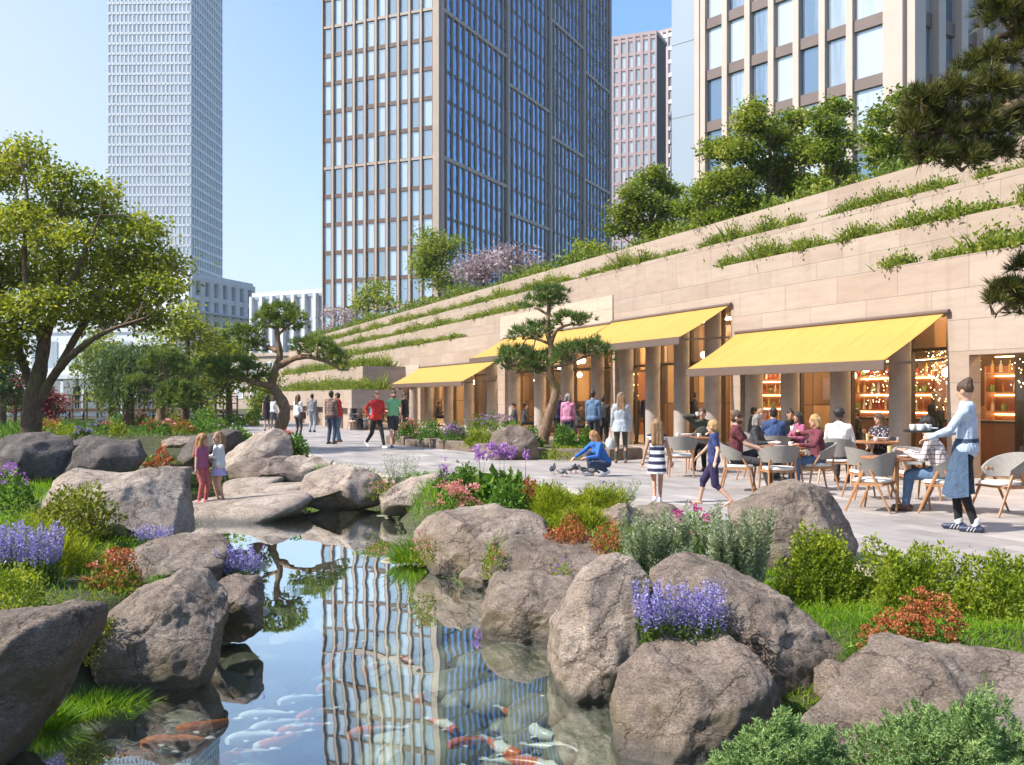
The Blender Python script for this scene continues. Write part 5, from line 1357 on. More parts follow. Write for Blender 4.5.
# the big maple on the left
tree('big spreading yellow green maple with forked mossy trunk on the left bank', 28,
     [([(31, 442), (32, 415), (33, 395), (40, 370), (44, 345), (50, 318), (57, 285), (61, 250), (60, 215)], .30, .04),
      ([(36, 405), (46, 388), (62, 365, -.5), (86, 344, -1), (112, 329, -1.5), (145, 318, -2)], .17, .025),
      ([(60, 368), (74, 340, .4), (92, 312, .8), (112, 285, 1), (128, 255, 1)], .13, .03),
      ([(34, 395), (22, 360, .5), (12, 325, .8), (2, 290, 1), (-20, 250, 1)], .15, .03),
      ([(44, 345), (30, 300, -.8), (24, 255, -1), (28, 205, -1), (22, 165, -1)], .13, .02),
      ([(50, 318), (72, 280, -1), (88, 245, -1.5), (100, 215, -1.5)], .1, .02)],
     [(28, 158, 22, 20), (-5, 175, 28, 18, .6), (60, 182, 26, 15, -.5), (45, 210, 35, 16, 1), (95, 196, 22, 13), (112, 222, 28, 16, .5), (142, 232, 24, 14, -.3), (15, 225, 38, 18, -1), (-40, 225, 40, 25, 0), (72, 245, 40, 20, -1), (158, 262, 26, 15), (130, 262, 28, 16, 1), (20, 270, 42, 22, 1), (95, 275, 40, 18, .6), (60, 300, 36, 16, -1.2),
      (150, 290, 30, 14, -1), (172, 280, 14, 10), (120, 305, 34, 15, -.5), (-30, 290, 40, 25, 1), (10, 318, 38, 20, -.8), (85, 318, 30, 10, .6), (140, 318, 26, 10, .2), (-20, 345, 40, 20, -.5), (8, 350, 24, 13, .5), (-70, 260, 40, 40, 0)],
     .14, 29, 'leaf_maple', seed=3, clumpr=.23)
# background trees, left half
def simple_tree(label, px, pyb, pyt, w, Y, lm, leaf=.22, dens=9, group='trees behind the pond', seed=1, tw=.16, name='tree', clumpr=.33, nb=9):
    rr = random.Random(seed); h = pyb-pyt; bl = []
    for k in range(nb):
        t = (k+.5)/nb; wk = w*(.55+.45*math.sin(PI*min(1, t*.85+.2)))
        bl.append((px+rr.uniform(-.74, .74)*wk, pyt+h*(.14+.58*t), w*rr.uniform(.24, .50), h*rr.uniform(.09, .18), rr.uniform(-.5, .5)*w*Y/F))
    return tree(label, Y, [([(px, pyb), (px+rr.uniform(-3, 3), pyb-h*.3), (px+rr.uniform(-4, 4), pyb-h*.6), (px+rr.uniform(-4, 4), pyt+h*.15)], tw, tw*.2)], bl, leaf, dens, lm, seed=seed, group=group, name=name, clumpr=clumpr)
simple_tree('bright yellow green tree behind the cloud pruned pine', 184, 425, 296, 44, 52, 'leaf_bright', .24, 5, seed=11, tw=.25)
simple_tree('rounded green tree just left of the leaning pine', 228, 428, 318, 34, 55, 'leaf_green', .24, 5, seed=12, tw=.22)
simple_tree('yellow green tree arching over the bridge', 110, 425, 325, 40, 60, 'leaf_bright', .26, 4, seed=13, tw=.2)
simple_tree('dark bushy evergreen at the far left edge', 2, 425, 318, 34, 50, 'leaf_dark', .24, 5, seed=14, tw=.22)
simple_tree('low olive tree at the far end of the plaza beside the stone house', 258, 425, 372, 22, 70, 'leaf_green', .28, 4, seed=15, tw=.2)
simple_tree('dark green tree between the willow and the rounded tree', 204, 428, 340, 30, 64, 'leaf_dark', .28, 4, seed=16, tw=.2)
simple_tree('red leaved maple beyond the bridge on the left', 14, 424, 372, 24, 58, 'leaf_red', .2, 6, seed=17, tw=.14)
simple_tree('small red maple seen behind the big trunk', 52, 424, 388, 14, 58, 'leaf_red', .2, 6, seed=18, tw=.12)
# willow: hanging strands
def willow():
    Y = 48; rg_ = np.random.default_rng(5); mb = MB(); base = P(128, 425, Y)
    root = thing('tree', 'dark weeping willow with hanging strands behind the bridge', 'tree', base, 0, 'trees behind the pond')
    mb.tube([base, P(129, 400, Y), P(127, 375, Y), P(130, 350, Y)], [.3, .25, .18, .08], 8)
    n = 520; c = np.array([tuple(P(128+rg_.normal()*22, 342+abs(rg_.normal())*12, Y+rg_.normal()*1.1)) for _ in range(n)])
    L = rg_.uniform(.8, 3.0, n); k = 26
    t = np.tile(np.linspace(0, 1, k), n)[:, None]
    pts = np.repeat(c, k, 0); pts[:, 2] -= (t[:, 0]*np.repeat(L, k)); pts[:, 0] += .12*t[:, 0]*np.repeat(rg_.normal(size=n), k)
    pts += rg_.normal(size=pts.shape)*.03
    dd = rdirs(len(pts), rg_, -1.4)
    v, f = leaves(pts, dd, .19, .3, .2, rg_)
    mb.build('trunk', M['bark'], root, smooth=True, off=base)
    npmesh('crown', v-np.array(base), f, M['leaf_dark'], root)
willow()
# bonsai style pines
NP = (13, .17, .022)
tree('leaning bonsai pine with bare twisted trunk beside the pale dome boulder', 30,
     [([(276, 446), (279, 432), (285, 411), (279, 396), (272, 385), (275, 371), (280, 357), (278, 341), (277, 328), (279, 318)], .21, .05),
      ([(274, 387), (260, 384, -.3), (245, 380, -.4), (228, 376, -.3), (212, 374)], .11, .03),
      ([(279, 366), (295, 358, -.3), (311, 357, -.5), (327, 362, -.5), (337, 367, -.5)], .11, .03),
      ([(277, 351), (268, 347, .2), (255, 343, .3)], .08, .03), ([(278, 335), (288, 326), (296, 322)], .05, .02), ([(277, 330), (268, 324)], .05, .02)],
     [(281, 314, 17, 8), (268, 324, 14, 8, .2), (294, 324, 13, 8, -.2), (280, 326, 16, 9, .4), (304, 348, 13, 7, -.3), (320, 350, 17, 8, -.5), (333, 361, 12, 9, -.5), (340, 368, 6, 7, -.5), (246, 340, 17, 10, .3), (258, 349, 10, 7, .3),
      (214, 369, 15, 8), (236, 367, 18, 8, -.4), (254, 374, 14, 8, -.4), (226, 378, 14, 6, -.2), (262, 381, 9, 5, 0)],
     .1, 95, 'needle_light', 'bark_pine', 'pine', 'pine_tree', 'pine', 'shaped pines', 21, needle=NP)
tree('shaped pine with dark curved trunk in the raised planter', 27,
     [([(543, 444), (545, 430), (551, 410), (556, 390), (550, 373), (552, 351), (547, 329), (549, 309), (548, 299)], .17, .04),
      ([(553, 366), (565, 364, -.4), (576, 360, -.6), (590, 355, -.6)], .075, .03), ([(551, 345), (556, 331, -.2), (568, 325, -.3), (582, 325, -.3)], .06, .02),
      ([(551, 370), (538, 368, .3), (522, 365, .3), (508, 366, .3)], .075, .03), ([(551, 345), (540, 340), (527, 338)], .05, .02), ([(548, 315), (540, 310), (534, 308)], .045, .02)],
     [(550, 295, 15, 6), (537, 305, 13, 8, .2), (556, 303, 10, 5), (567, 321, 13, 6, -.3), (583, 323, 9, 6, -.3), (524, 337, 14, 7, .2), (540, 331, 13, 7, .2), (516, 358, 18, 8, .3), (503, 367, 8, 7, .3), (538, 362, 16, 8, .2), (530, 371, 12, 6, .2),
      (574, 352, 16, 7, -.5), (593, 350, 14, 8, -.6), (605, 358, 8, 9, -.6), (560, 363, 10, 5, -.4)],
     .1, 105, 'needle', 'bark_pine', 'pine', 'pine_tree', 'pine', 'shaped pines', 22, needle=NP)
tree('cloud pruned pine on the far pond shore near the bridge', 46,
     [([(161, 424), (161, 408), (159, 394), (166, 384), (166, 374), (163, 364)], .25, .08), ([(161, 394), (150, 391), (140, 387)], .1, .04), ([(165, 388), (176, 383), (186, 377)], .1, .04), ([(161, 402), (172, 400), (182, 396)], .1, .04)],
     [(164, 358, 17, 6), (150, 367, 12, 5), (176, 364, 10, 5), (141, 383, 15, 5), (186, 373, 14, 5), (180, 388, 17, 5, -.4), (168, 396, 12, 5, -.6), (186, 398, 18, 6, -.5), (176, 406, 16, 5, -.8)],
     .1, 45, 'needle_light', 'bark_pine', 'pine', 'pine_tree', 'pine', 'shaped pines', 23, needle=(13, .24, .035))
# the pine whose bough hangs into the upper right corner; its trunk stands just outside the frame
tree('dark pine bough hanging into the view over the terraces at upper right', 9,
     [([(1235, 575), (1225, 480), (1215, 380), (1190, 250), (1160, 150), (1130, 40), (1110, -60)], .2, .08),
      ([(1165, 165), (1110, 125, -.2), (1060, 108, -.3), (1024, 100, -.3), (985, 121, -.3), (950, 128, -.3), (915, 138, -.3)], .075, .015),
      ([(1130, 45), (1080, 20), (1030, 28), (995, 38)], .06, .02), ([(1030, 102, -.3), (1000, 112), (975, 145), (955, 165)], .03, .01),
      ([(1215, 385), (1130, 330), (1060, 300), (1010, 293)], .05, .012), ([(1022, 296), (1000, 310), (995, 318)], .015, .006)],
     [(1003, 18, 26, 24), (1035, 45, 35, 36), (992, 62, 24, 14), (968, 68, 13, 7), (992, 92, 28, 22, -.2), (955, 97, 24, 18, -.3), (925, 106, 24, 18, -.3), (912, 130, 16, 20, -.3), (940, 134, 32, 24, -.2), (980, 132, 32, 26, -.2), (1015, 128, 28, 28, -.1), (930, 158, 24, 14, -.3), (966, 163, 26, 14, -.3), (1000, 155, 22, 16, -.2), (1050, 100, 40, 40), (1090, 60, 50, 60), (1075, 0, 60, 50), (1022, -10, 45, 20),
      (1012, 290, 22, 9), (1024, 268, 18, 10), (1000, 302, 14, 7), (1030, 310, 22, 12), (1070, 300, 40, 25)],
     .1, 800, 'needle_near', 'bark_pine', 'pine', 'pine_tree', 'pine', 'shaped pines', 24, needle=(18, .10, .0068))
# trees standing on the terraces
TT = 'trees on top of the terraces'
def ttree(label, px, pyt, pyb, w, k, lm, leaf=.19, dens=12, seed=1, nb=12, name='tree', clumpr=.27, group=TT):
    Y = (16.79+1.079*k)/((px-512)/1000+.405)
    return simple_tree(label, px, pyb, pyt, w, Y, lm, leaf, dens, group, seed, .12, name, clumpr, nb)
def crown_tree(label, px, pyb, k, blobs, leaf=.135, dens=66, seed=1):
    Y = (16.79+1.079*k)/((px-512)/1000+.405); ty = min(b[1] for b in blobs)
    ps = [([(px, pyb), (px-2, pyb-25), (px+3, (pyb+ty)/2), (px, ty+18)], .16, .04)]
    for n_, b in enumerate(blobs[::2]): ps.append(([(px, pyb-20), ((px+b[0])/2, (pyb+b[1])/2), (b[0], b[1])], .07, .015))
    tree(label, Y, ps, [(*b, (-1)**n_*.5) for n_, b in enumerate(blobs)], leaf, dens, 'leaf_green', seed=seed, group=TT, clumpr=.2, shell=.25)
crown_tree('large bushy tree in front of the cream office building', 768, 236, 5.5, [(722, 150, 20, 13), (752, 122, 20, 13), (778, 138, 18, 12), (742, 150, 20, 12), (796, 122, 14, 9), (730, 182, 26, 13), (770, 170, 24, 15), (806, 152, 20, 13), (704, 198, 13, 9), (750, 206, 28, 12), (795, 188, 24, 12), (715, 222, 20, 9), (780, 216, 24, 9), (756, 108, 9, 6)], seed=31)
crown_tree('upright tree at the right shoulder of the large bushy one', 832, 214, 6.5, [(838, 108, 12, 9), (828, 128, 15, 10), (846, 140, 10, 9), (824, 152, 18, 10), (840, 172, 16, 10), (820, 186, 16, 8), (845, 194, 14, 8), (816, 116, 7, 5)], seed=32)
crown_tree('lower dark green shrub tree left of the large bushy one', 706, 246, 5.6, [(702, 190, 12, 8), (692, 208, 14, 8), (712, 214, 14, 9), (698, 228, 16, 8)], seed=33)
crown_tree('round mid green tree at the foot of the main tower\'s right edge', 650, 258, 6.0, [(650, 180, 16, 9), (634, 194, 15, 9), (668, 192, 15, 9), (650, 205, 20, 10), (624, 214, 14, 9), (676, 212, 12, 9), (640, 228, 22, 9), (662, 230, 18, 9), (616, 230, 9, 6), (656, 170, 7, 5)], .15, 46, seed=34)
crown_tree('tree half hidden by the hanging pine bough', 898, 192, 6.0, [(906, 100, 16, 10), (884, 116, 13, 9), (914, 122, 18, 11), (872, 136, 10, 7), (896, 142, 20, 10), (920, 152, 18, 9), (878, 158, 13, 7), (900, 168, 18, 7)], seed=35)
ttree('rounded bright tree at the lit corner of the main tower', 440, 228, 305, 29, 5.2, 'leaf_green', .2, 9, 36, 12, clumpr=.4)
ttree('small round tree lowest on the left end of the terraces', 371, 279, 322, 23, 5.2, 'leaf_bright', .3, 4, 37, 8, clumpr=.45)
ttree('pale blossoming shrub tree beside the rounded bright tree', 482, 250, 292, 36, 5.4, 'blossom', .2, 6, 38, 10, clumpr=.4)
ttree('pale blossoming shrub tree left of the round mid green tree', 520, 246, 282, 28, 6.5, 'blossom', .2, 6, 39, 9, clumpr=.4)
ttree('pale blossoming shrub at the far left end of the terraces', 340, 305, 335, 22, 4.8, 'blossom', .22, 5, 40, 8, clumpr=.45)
ttree('golden green shrub tree between blossom and round green tree', 586, 242, 272, 24, 5.2, 'leaf_bright', .2, 8, 41, 8)
# ---------------------------------------------------------------- shrubs, flowers, grasses
M['shrub_lime'] = leafmat('lime_shrub_leaf', [(.045, .075, .006), (.10, .145, .010), (.17, .205, .014), (.26, .26, .03)], .4, clump=2.2)
M['shrub_green'] = leafmat('green_shrub_leaf', [(.02, .055, .008), (.045, .105, .012), (.085, .155, .02), (.15, .21, .03)], .35, clump=2.5)
M['shrub_olive'] = leafmat('olive_shrub_leaf', [(.05, .06, .008), (.09, .11, .012), (.15, .16, .02), (.21, .20, .03)], .35, clump=2.5)
M['grass_bright'] = leafmat('bright_grass_blade', [(.035, .09, .004), (.07, .15, .008), (.12, .21, .012), (.2, .26, .02)], .4, clump=2)
M['grass_lime'] = leafmat('lime_grass_blade', [(.07, .11, .005), (.13, .17, .008), (.20, .22, .012), (.28, .27, .02)], .4, clump=2)
M['grey_green'] = leafmat('grey_green_leaf', [(.06, .085, .045), (.11, .14, .08), (.17, .20, .12), (.25, .28, .18)], .3, clump=4)
M['stem_green'] = leafmat('stem_green', [(.03, .06, .01), (.07, .11, .02), (.10, .14, .03)], .3)
M['lavender'] = leafmat('lavender_floret', [(.095, .08, .19), (.155, .135, .29), (.225, .20, .37), (.33, .30, .45)], .3, clump=4, tc=(.8, .7, 1))
M['purple'] = leafmat('purple_floret', [(.14, .05, .19), (.22, .095, .28), (.30, .16, .36), (.38, .26, .43)], .3, clump=4, tc=(1, .6, 1))
M['pink'] = leafmat('pink_petal', [(.28, .06, .06), (.36, .12, .105), (.42, .20, .17), (.45, .31, .27)], .3, clump=5, tc=(1, .6, .6))
M['magenta'] = leafmat('magenta_petal', [(.17, .01, .06), (.27, .02, .10), (.36, .06, .19), (.38, .14, .26)], .3, clump=5, tc=(1, .4, .7))
M['orange_leaf'] = leafmat('orange_foliage', [(.10, .03, .012), (.20, .055, .02), (.28, .095, .035), (.33, .17, .06)], .3, clump=5, tc=(1, .6, .3))
M['juniper'] = leafmat('juniper_needle', [(.04, .08, .03), (.09, .15, .05), (.16, .23, .08), (.25, .32, .13)], .25, clump=5)
class Plant:
    """a plant in the picture box (x0,x1,ytop,ybase) standing at distance Y, as wide as deep unless told otherwise"""
    def __init__(s, label, box, Y, name='shrub', cat='shrub', group=None, seed=None, deep=1.0):
        s.x0, s.x1, s.yt, s.yb = box; s.Y = Y; sc = Y/F
        s.base = P((s.x0+s.x1)/2, s.yb, Y); s.w = (s.x1-s.x0)*sc/2; s.h = (s.yb-s.yt)*sc; s.d = s.w*deep
        s.seed = seed if seed is not None else int(s.x0*7+s.yt*13+Y*31) & 0xffff
        s.r = np.random.default_rng(s.seed); s.root = thing(name, label, cat, s.base, 0, group); s.parts = {}
    def put(s, part, mat, vf): s.parts.setdefault((part, mat), []).append(vf)
    def dome(s, n, low=.05, power=.35, top=1.0):
        d = rdirs(n, s.r, .35); d[:, 2] = np.abs(d[:, 2])
        lump = 1+.30*fbm(d*2.6+s.seed, 3, s.seed)[:, None]
        return d*np.array([s.w, s.d, s.h*top])*lump*(s.r.random(n)[:, None]**power)*.92+np.array([0, 0, low*s.h]), d
    def leafy(s, n, size, mat, part='foliage', wd=.5, top=1.0, power=.3):
        p, d = s.dome(n, .04, power, top); s.put(part, mat, leaves(p, unit(d*.7+s.r.normal(size=d.shape)*.7+np.array([0, 0, .25])), size, wd, .25, s.r)); return s
    def grassy(s, n, ln, wd, mat, part='foliage', spread=.35, bend=.35):
        p = np.stack([s.r.normal(size=n)*s.w*.5, s.r.normal(size=n)*s.d*.5, np.zeros(n)], 1)
        p = p[(np.abs(p[:, 0]) < s.w) & (np.abs(p[:, 1]) < s.d)]; m_ = len(p)
        d = np.stack([p[:, 0]/s.w*spread*2, p[:, 1]/max(s.d, 1e-3)*spread*2, np.ones(m_)], 1)+s.r.normal(size=(m_, 3))*spread*.5
        s.put(part, mat, blades(p, d, ln, wd, bend, s.r)); return s
    def mound(s, n, ln, wd, mat, part='foliage'):
        p, d = s.dome(n, .0, .25, .85); s.put(part, mat, blades(p, d*.5+s.r.normal(size=d.shape)*.5+np.array([0, 0, .8]), ln, wd, .25, s.r)); return s
    def spikes(s, n, mat, fl=.45, fsz=.02, stem='stem_green', flw=1.0, leafn=10):
        """upright flowering stems: leafy below, whorls of florets above"""
        p = np.stack([s.r.uniform(-1, 1, n)*s.w*.72, s.r.uniform(-1, 1, n)*s.d*.72, np.zeros(n)], 1)
        L = s.h*(.72+.3*s.r.random(n)); d = unit(np.stack([p[:, 0]/s.w*.22, p[:, 1]/s.d*.22, np.ones(n)], 1)+s.r.normal(size=(n, 3))*.06)
        s.put('stems', stem, blades(p, d, L*.95, fsz*.35, .02, np.random.default_rng(1)))
        k = max(10, int(s.h*fl/(fsz*.34)))
        t = np.tile(np.linspace(1-fl, 1.0, k), n); pp = np.repeat(p, k, 0)+np.repeat(d, k, 0)*(t*np.repeat(L, k))[:, None]
        taper = np.clip((1.03-t)/fl*1.6, .25, 1)[:, None]
        off = rdirs(len(pp), s.r); off[:, 2] *= .3
        pp = pp+off*fsz*.55*flw*taper
        s.put('blossoms', mat, leaves(pp, off+np.array([0, 0, .5]), fsz, .75, .3, s.r))
        t = s.r.uniform(.03, 1-fl, n*leafn); pp = np.repeat(p, leafn, 0)+np.repeat(d, leafn, 0)*(t*np.repeat(L, leafn))[:, None]
        s.put('stems', stem, leaves(pp, rdirs(len(pp), s.r, .8), s.h*.13, .22, .2, s.r)); return s
    def upright(s, n, mat, nsz=.03, spread=.25, dens=.006, part='foliage', wd=.3):
        """rosemary like stems thickly set with small leaves"""
        p = np.stack([s.r.uniform(-1, 1, n)*s.w*.75, s.r.uniform(-1, 1, n)*s.d*.75, np.zeros(n)], 1)
        L = s.h*(.55+.45*s.r.random(n)); d = unit(np.stack([p[:, 0]/s.w*spread, p[:, 1]/s.d*spread, np.ones(n)], 1)+s.r.normal(size=(n, 3))*.05)
        for i in range(n):
            k = int(L[i]/dens); t = np.linspace(.05, 1, k); off = rdirs(k, s.r); off[:, 2] = .55
            pp = p[i]+d[i]*(t*L[i])[:, None]+off*.004
            s.put(part, mat, leaves(pp, off, nsz*(1.1-.4*t), wd, .15, s.r))
        return s
    def heads(s, n, mat, r=.03, petals=16, size=.022, part='blossoms', zlo=.55, flatten=.5, stemmat=None):
        p, d = s.dome(n*3, .05, .1); p = p[np.argsort(-p[:, 2]+s.r.normal(size=len(p))*s.h*.25)[:n]]
        pp = np.repeat(p, petals, 0)+rdirs(len(p)*petals, s.r, .3)*np.array([r, r, r*flatten])
        s.put(part, mat, leaves(pp, rdirs(len(pp), s.r, .8), size, .8, .2, s.r)); return s
    def allium(s, n, mat, r=.05, size=.03):
        p = np.stack([s.r.uniform(-1, 1, n)*s.w*.8, s.r.uniform(-1, 1, n)*s.d*.5, np.zeros(n)], 1); L = s.h*(.8+.2*s.r.random(n))
        e = p+np.stack([s.r.normal(size=n)*.03, s.r.normal(size=n)*.03, L], 1)
        s.put('stems', 'stem_green', blades(p, e-p, L/.95, .014, .0, np.random.default_rng(2)))
        k = 46; pp = np.repeat(e, k, 0)+rdirs(n*k, s.r)*r*(.5+.5*s.r.random(n*k)[:, None])
        s.put('blossoms', mat, leaves(pp, rdirs(n*k, s.r), size, .6, .2, s.r)); return s
    def rosettes(s, n, mat, ln, wd, k=22):
        p, d = s.dome(n, .0, .12); ax_ = unit(d+np.array([0, 0, .5])+s.r.normal(size=d.shape)*.35)
        L = ln*1.7; t = np.tile(np.linspace(.0, 1, k), n); aa = np.repeat(ax_, k, 0); pp = np.repeat(p, k, 0)+aa*(t*L)[:, None]
        dd = unit(aa*.75+rdirs(n*k, s.r)*.75)
        s.put('foliage', mat, blades(pp, dd, ln*(1.15-.45*t), wd, .0, s.r)); return s
    def done(s):
        for (part, mat), l in s.parts.items():
            v, f, _ = merge(l); npmesh(part, v, f, M[mat], s.root)
        return s.root
fp = dict(name='flowering_plant', cat='flowers')
gp = dict(name='grass_clump', cat='grass')
# ---- left bank
Plant('leafy green plant with purple flower tops at the left edge', (-18, 36, 462, 514), 10.2, **fp).leafy(900, .055, 'shrub_green', top=.8).heads(26, 'purple', .035, 14, .022).done()
Plant('loose yellow green shrub behind the left lavender', (30, 114, 488, 538), 9.7).leafy(2600, .05, 'shrub_olive').upright(30, 'shrub_olive', .035, .5, .02).done()
Plant('wide mound of fine lime green foliage on the left bank', (-60, 112, 512, 602), 8.5, deep=.55).mound(9000, .085, .008, 'grass_lime').leafy(2500, .035, 'shrub_lime', wd=.4).done()
Plant('dense blue lavender clump on the left bank', (-14, 62, 521, 590), 7.9, deep=.5, **fp).spikes(80, 'lavender', .5, .020).done()
Plant('small tuft of lavender behind the oblong boulder', (134, 173, 525, 552), 10.2, deep=.5, **fp).spikes(42, 'lavender', .5, .02).done()
Plant('lavender growing behind the dark rock at the bank tip', (217, 260, 546, 592), 8.9, deep=.5, **fp).spikes(52, 'lavender', .5, .02).done()
Plant('red and orange flowering bush beside the large rounded boulder', (82, 146, 551, 610), 7.9, **fp).leafy(1100, .045, 'shrub_olive', top=.85).heads(70, 'orange_leaf', .035, 14, .022).heads(20, 'pink', .02, 10, .018).done()
Plant('low green shrub above the dark corner boulder', (-30, 48, 566, 612), 6.6).leafy(1800, .03, 'shrub_lime').done()
Plant('mossy green shrub squeezed between corner boulder and rounded boulder', (62, 122, 596, 664), 6.9).leafy(2600, .028, 'shrub_olive').done()
Plant('tuft of bright grass at the waterline of the left bank', (38, 138, 652, 716), 6.6, deep=.5, **gp).grassy(1500, .17, .007, 'grass_bright', spread=.5).done()
Plant('bright grass under the dark corner boulder', (10, 70, 668, 728), 6.1, deep=.5, **gp).grassy(700, .17, .007, 'grass_bright', spread=.5).done()
Plant('orange leaved water plant in the upper pond', (145, 174, 450, 482), 19.5, name='water_plant', cat='plant').leafy(160, .13, 'orange_leaf').grassy(60, .3, .02, 'shrub_olive').done()
# ---- right bank
Plant('pale upright grey green grass beside the long grey boulder', (396, 434, 503, 556), 12.2, **gp).upright(26, 'grey_green', .04, .3, .012).grassy(300, .25, .012, 'grass_bright').done()
Plant('bright green grass dipping into the pond by the long boulder', (392, 428, 522, 562), 12.0, **gp).grassy(600, .15, .010, 'grass_bright', spread=.5).done()
Plant('pale grey green shrub by the paving at the bed corner', (387, 414, 453, 482), 17.6).upright(40, 'grey_green', .05, .55, .018).done()
Plant('small pink flowered plant on the pale square boulder', (364, 398, 472, 502), 16.8, **fp).leafy(380, .045, 'shrub_olive').heads(16, 'pink', .03, 10, .025).done()
Plant('little pink flowered plant at the left end of the long boulder', (408, 440, 534, 566), 11.0, **fp).leafy(500, .03, 'shrub_olive').heads(18, 'pink', .02, 10, .016).done()
Plant('little yellow flowered plant growing below the long boulder', (479, 509, 545, 580), 10.4, **fp).leafy(500, .03, 'shrub_lime').heads(14, 'pink', .015, 10, .014).done()
Plant('little purple flowered plant on the low brown boulder', (550, 580, 560, 586), 9.9, **fp).leafy(420, .026, 'shrub_lime').heads(14, 'purple', .015, 10, .014).done()
Plant('bed of pink and salmon blooms in front of the tall purple flowers', (430, 486, 484, 520), 13.0, **fp).leafy(900, .05, 'shrub_green', top=.75).heads(60, 'pink', .045, 18, .028).done()
Plant('tall purple alliums above broad leaves at the plaza edge', (470, 534, 445, 506), 13.6, deep=.6, **fp).allium(15, 'purple', .06, .04).leafy(260, .16, 'shrub_green', wd=.6, top=.5).done()
Plant('small purple flowers left of the broad leaved plant', (432, 456, 462, 492), 14.2, **fp).leafy(200, .07, 'shrub_green', top=.7).heads(16, 'purple', .05, 12, .03).done()
Plant('leafy bush between the pink blooms and the alliums', (448, 482, 466, 500), 13.8).leafy(900, .07, 'shrub_green').done()
Plant('dark green bush under the tall alliums', (484, 534, 480, 514), 12.9).leafy(1500, .055, 'shrub_green').done()
Plant('small orange tuft beside the alliums', (518, 540, 478, 500), 13.3).leafy(320, .05, 'orange_leaf').done()
for k, (lab, bx, Y) in enumerate((('lime green feathery ground plant right of the alliums', (520, 590, 482, 528), 12.8), ('lime green feathery ground plant in the middle of the bed', (566, 634, 484, 526), 12.9), ('lime green feathery plant just above the orange plants', (540, 612, 500, 544), 11.9))):
    Plant(lab, bx, Y, group='lime green feathery ground plants', deep=.8).mound(3800, .11, .010, 'grass_lime').leafy(900, .05, 'shrub_lime', wd=.35).done()
Plant('small grey green tuft at the paving edge near the pigeons', (604, 636, 478, 502), 12.9).upright(30, 'grey_green', .05, .5, .018).done()
Plant('orange red leaved plant above the low brown boulder', (542, 596, 518, 552), 11.1).leafy(1500, .04, 'orange_leaf').leafy(300, .03, 'shrub_lime').done()
Plant('rusty orange ground plant left of the upright grey shrub', (586, 632, 524, 560), 10.6).leafy(1000, .035, 'orange_leaf').leafy(500, .03, 'shrub_lime').done()
Plant('pale upright grey green shrub standing left of the magenta flowers', (622, 696, 503, 590), 7.7, deep=.6).upright(60, 'grey_green', .046, .22, .0036, wd=.3).done()
Plant('pale upright grey green shrub in front of the big dome boulder', (698, 770, 502, 588), 7.5, deep=.6).upright(64, 'grey_green', .046, .28, .0036, wd=.3).done()
Plant('low grey green shoots between the two upright shrubs', (676, 712, 548, 584), 7.3, deep=.6).upright(30, 'grey_green', .044, .3, .0038, wd=.3).done()
Plant('magenta flowered plant behind the upright grey shrubs', (666, 726, 502, 566), 8.4, **fp).leafy(800, .05, 'shrub_green', top=.85).heads(20, 'magenta', .035, 20, .022).done()
Plant('large lavender clump growing over the foreground boulder', (630, 730, 581, 660), 6.25, deep=.45, **fp).spikes(120, 'lavender', .46, .0165).done()
for lab, bx, Y in (('dense yellow green bush beside the dome boulder', (766, 872, 541, 648), 7.7), ('dense yellow green bush in the middle of the right bed', (848, 972, 546, 660), 7.5), ('dense yellow green bush at the right edge of the bed', (938, 1075, 556, 672), 7.3)):
    Plant(lab, bx, Y, group='yellow green bushes in the right bed').leafy(17000, .034, 'shrub_lime', wd=.55, power=.22).upright(60, 'shrub_lime', .03, .8, .007).done()
Plant('round bush of bright orange red foliage in the right foreground', (854, 974, 598, 672), 6.3, deep=.7).leafy(1500, .034, 'shrub_green', top=.85).heads(170, 'orange_leaf', .030, 26, .016, part='blossoms').done()
for lab, bx, Y in (('grass between the tilted boulder and the orange bush', (796, 872, 618, 664), 6.6), ('grass right of the orange bush', (950, 1060, 632, 680), 6.2)):
    Plant(lab, bx, Y, group='grass in the right bed', deep=.6, **gp).grassy(4200, .13, .007, 'grass_bright', spread=.6).done()
for lab, bx, Y in (('blue green juniper spreading over the lower right corner', (860, 1070, 690, 812), 4.75), ('blue green juniper at the bottom edge below the broad boulder', (712, 856, 722, 812), 4.6)):
    Plant(lab, bx, Y, group='spreading junipers in the foreground', deep=.8).rosettes(3000, 'juniper', .024, .0050, 20).done()
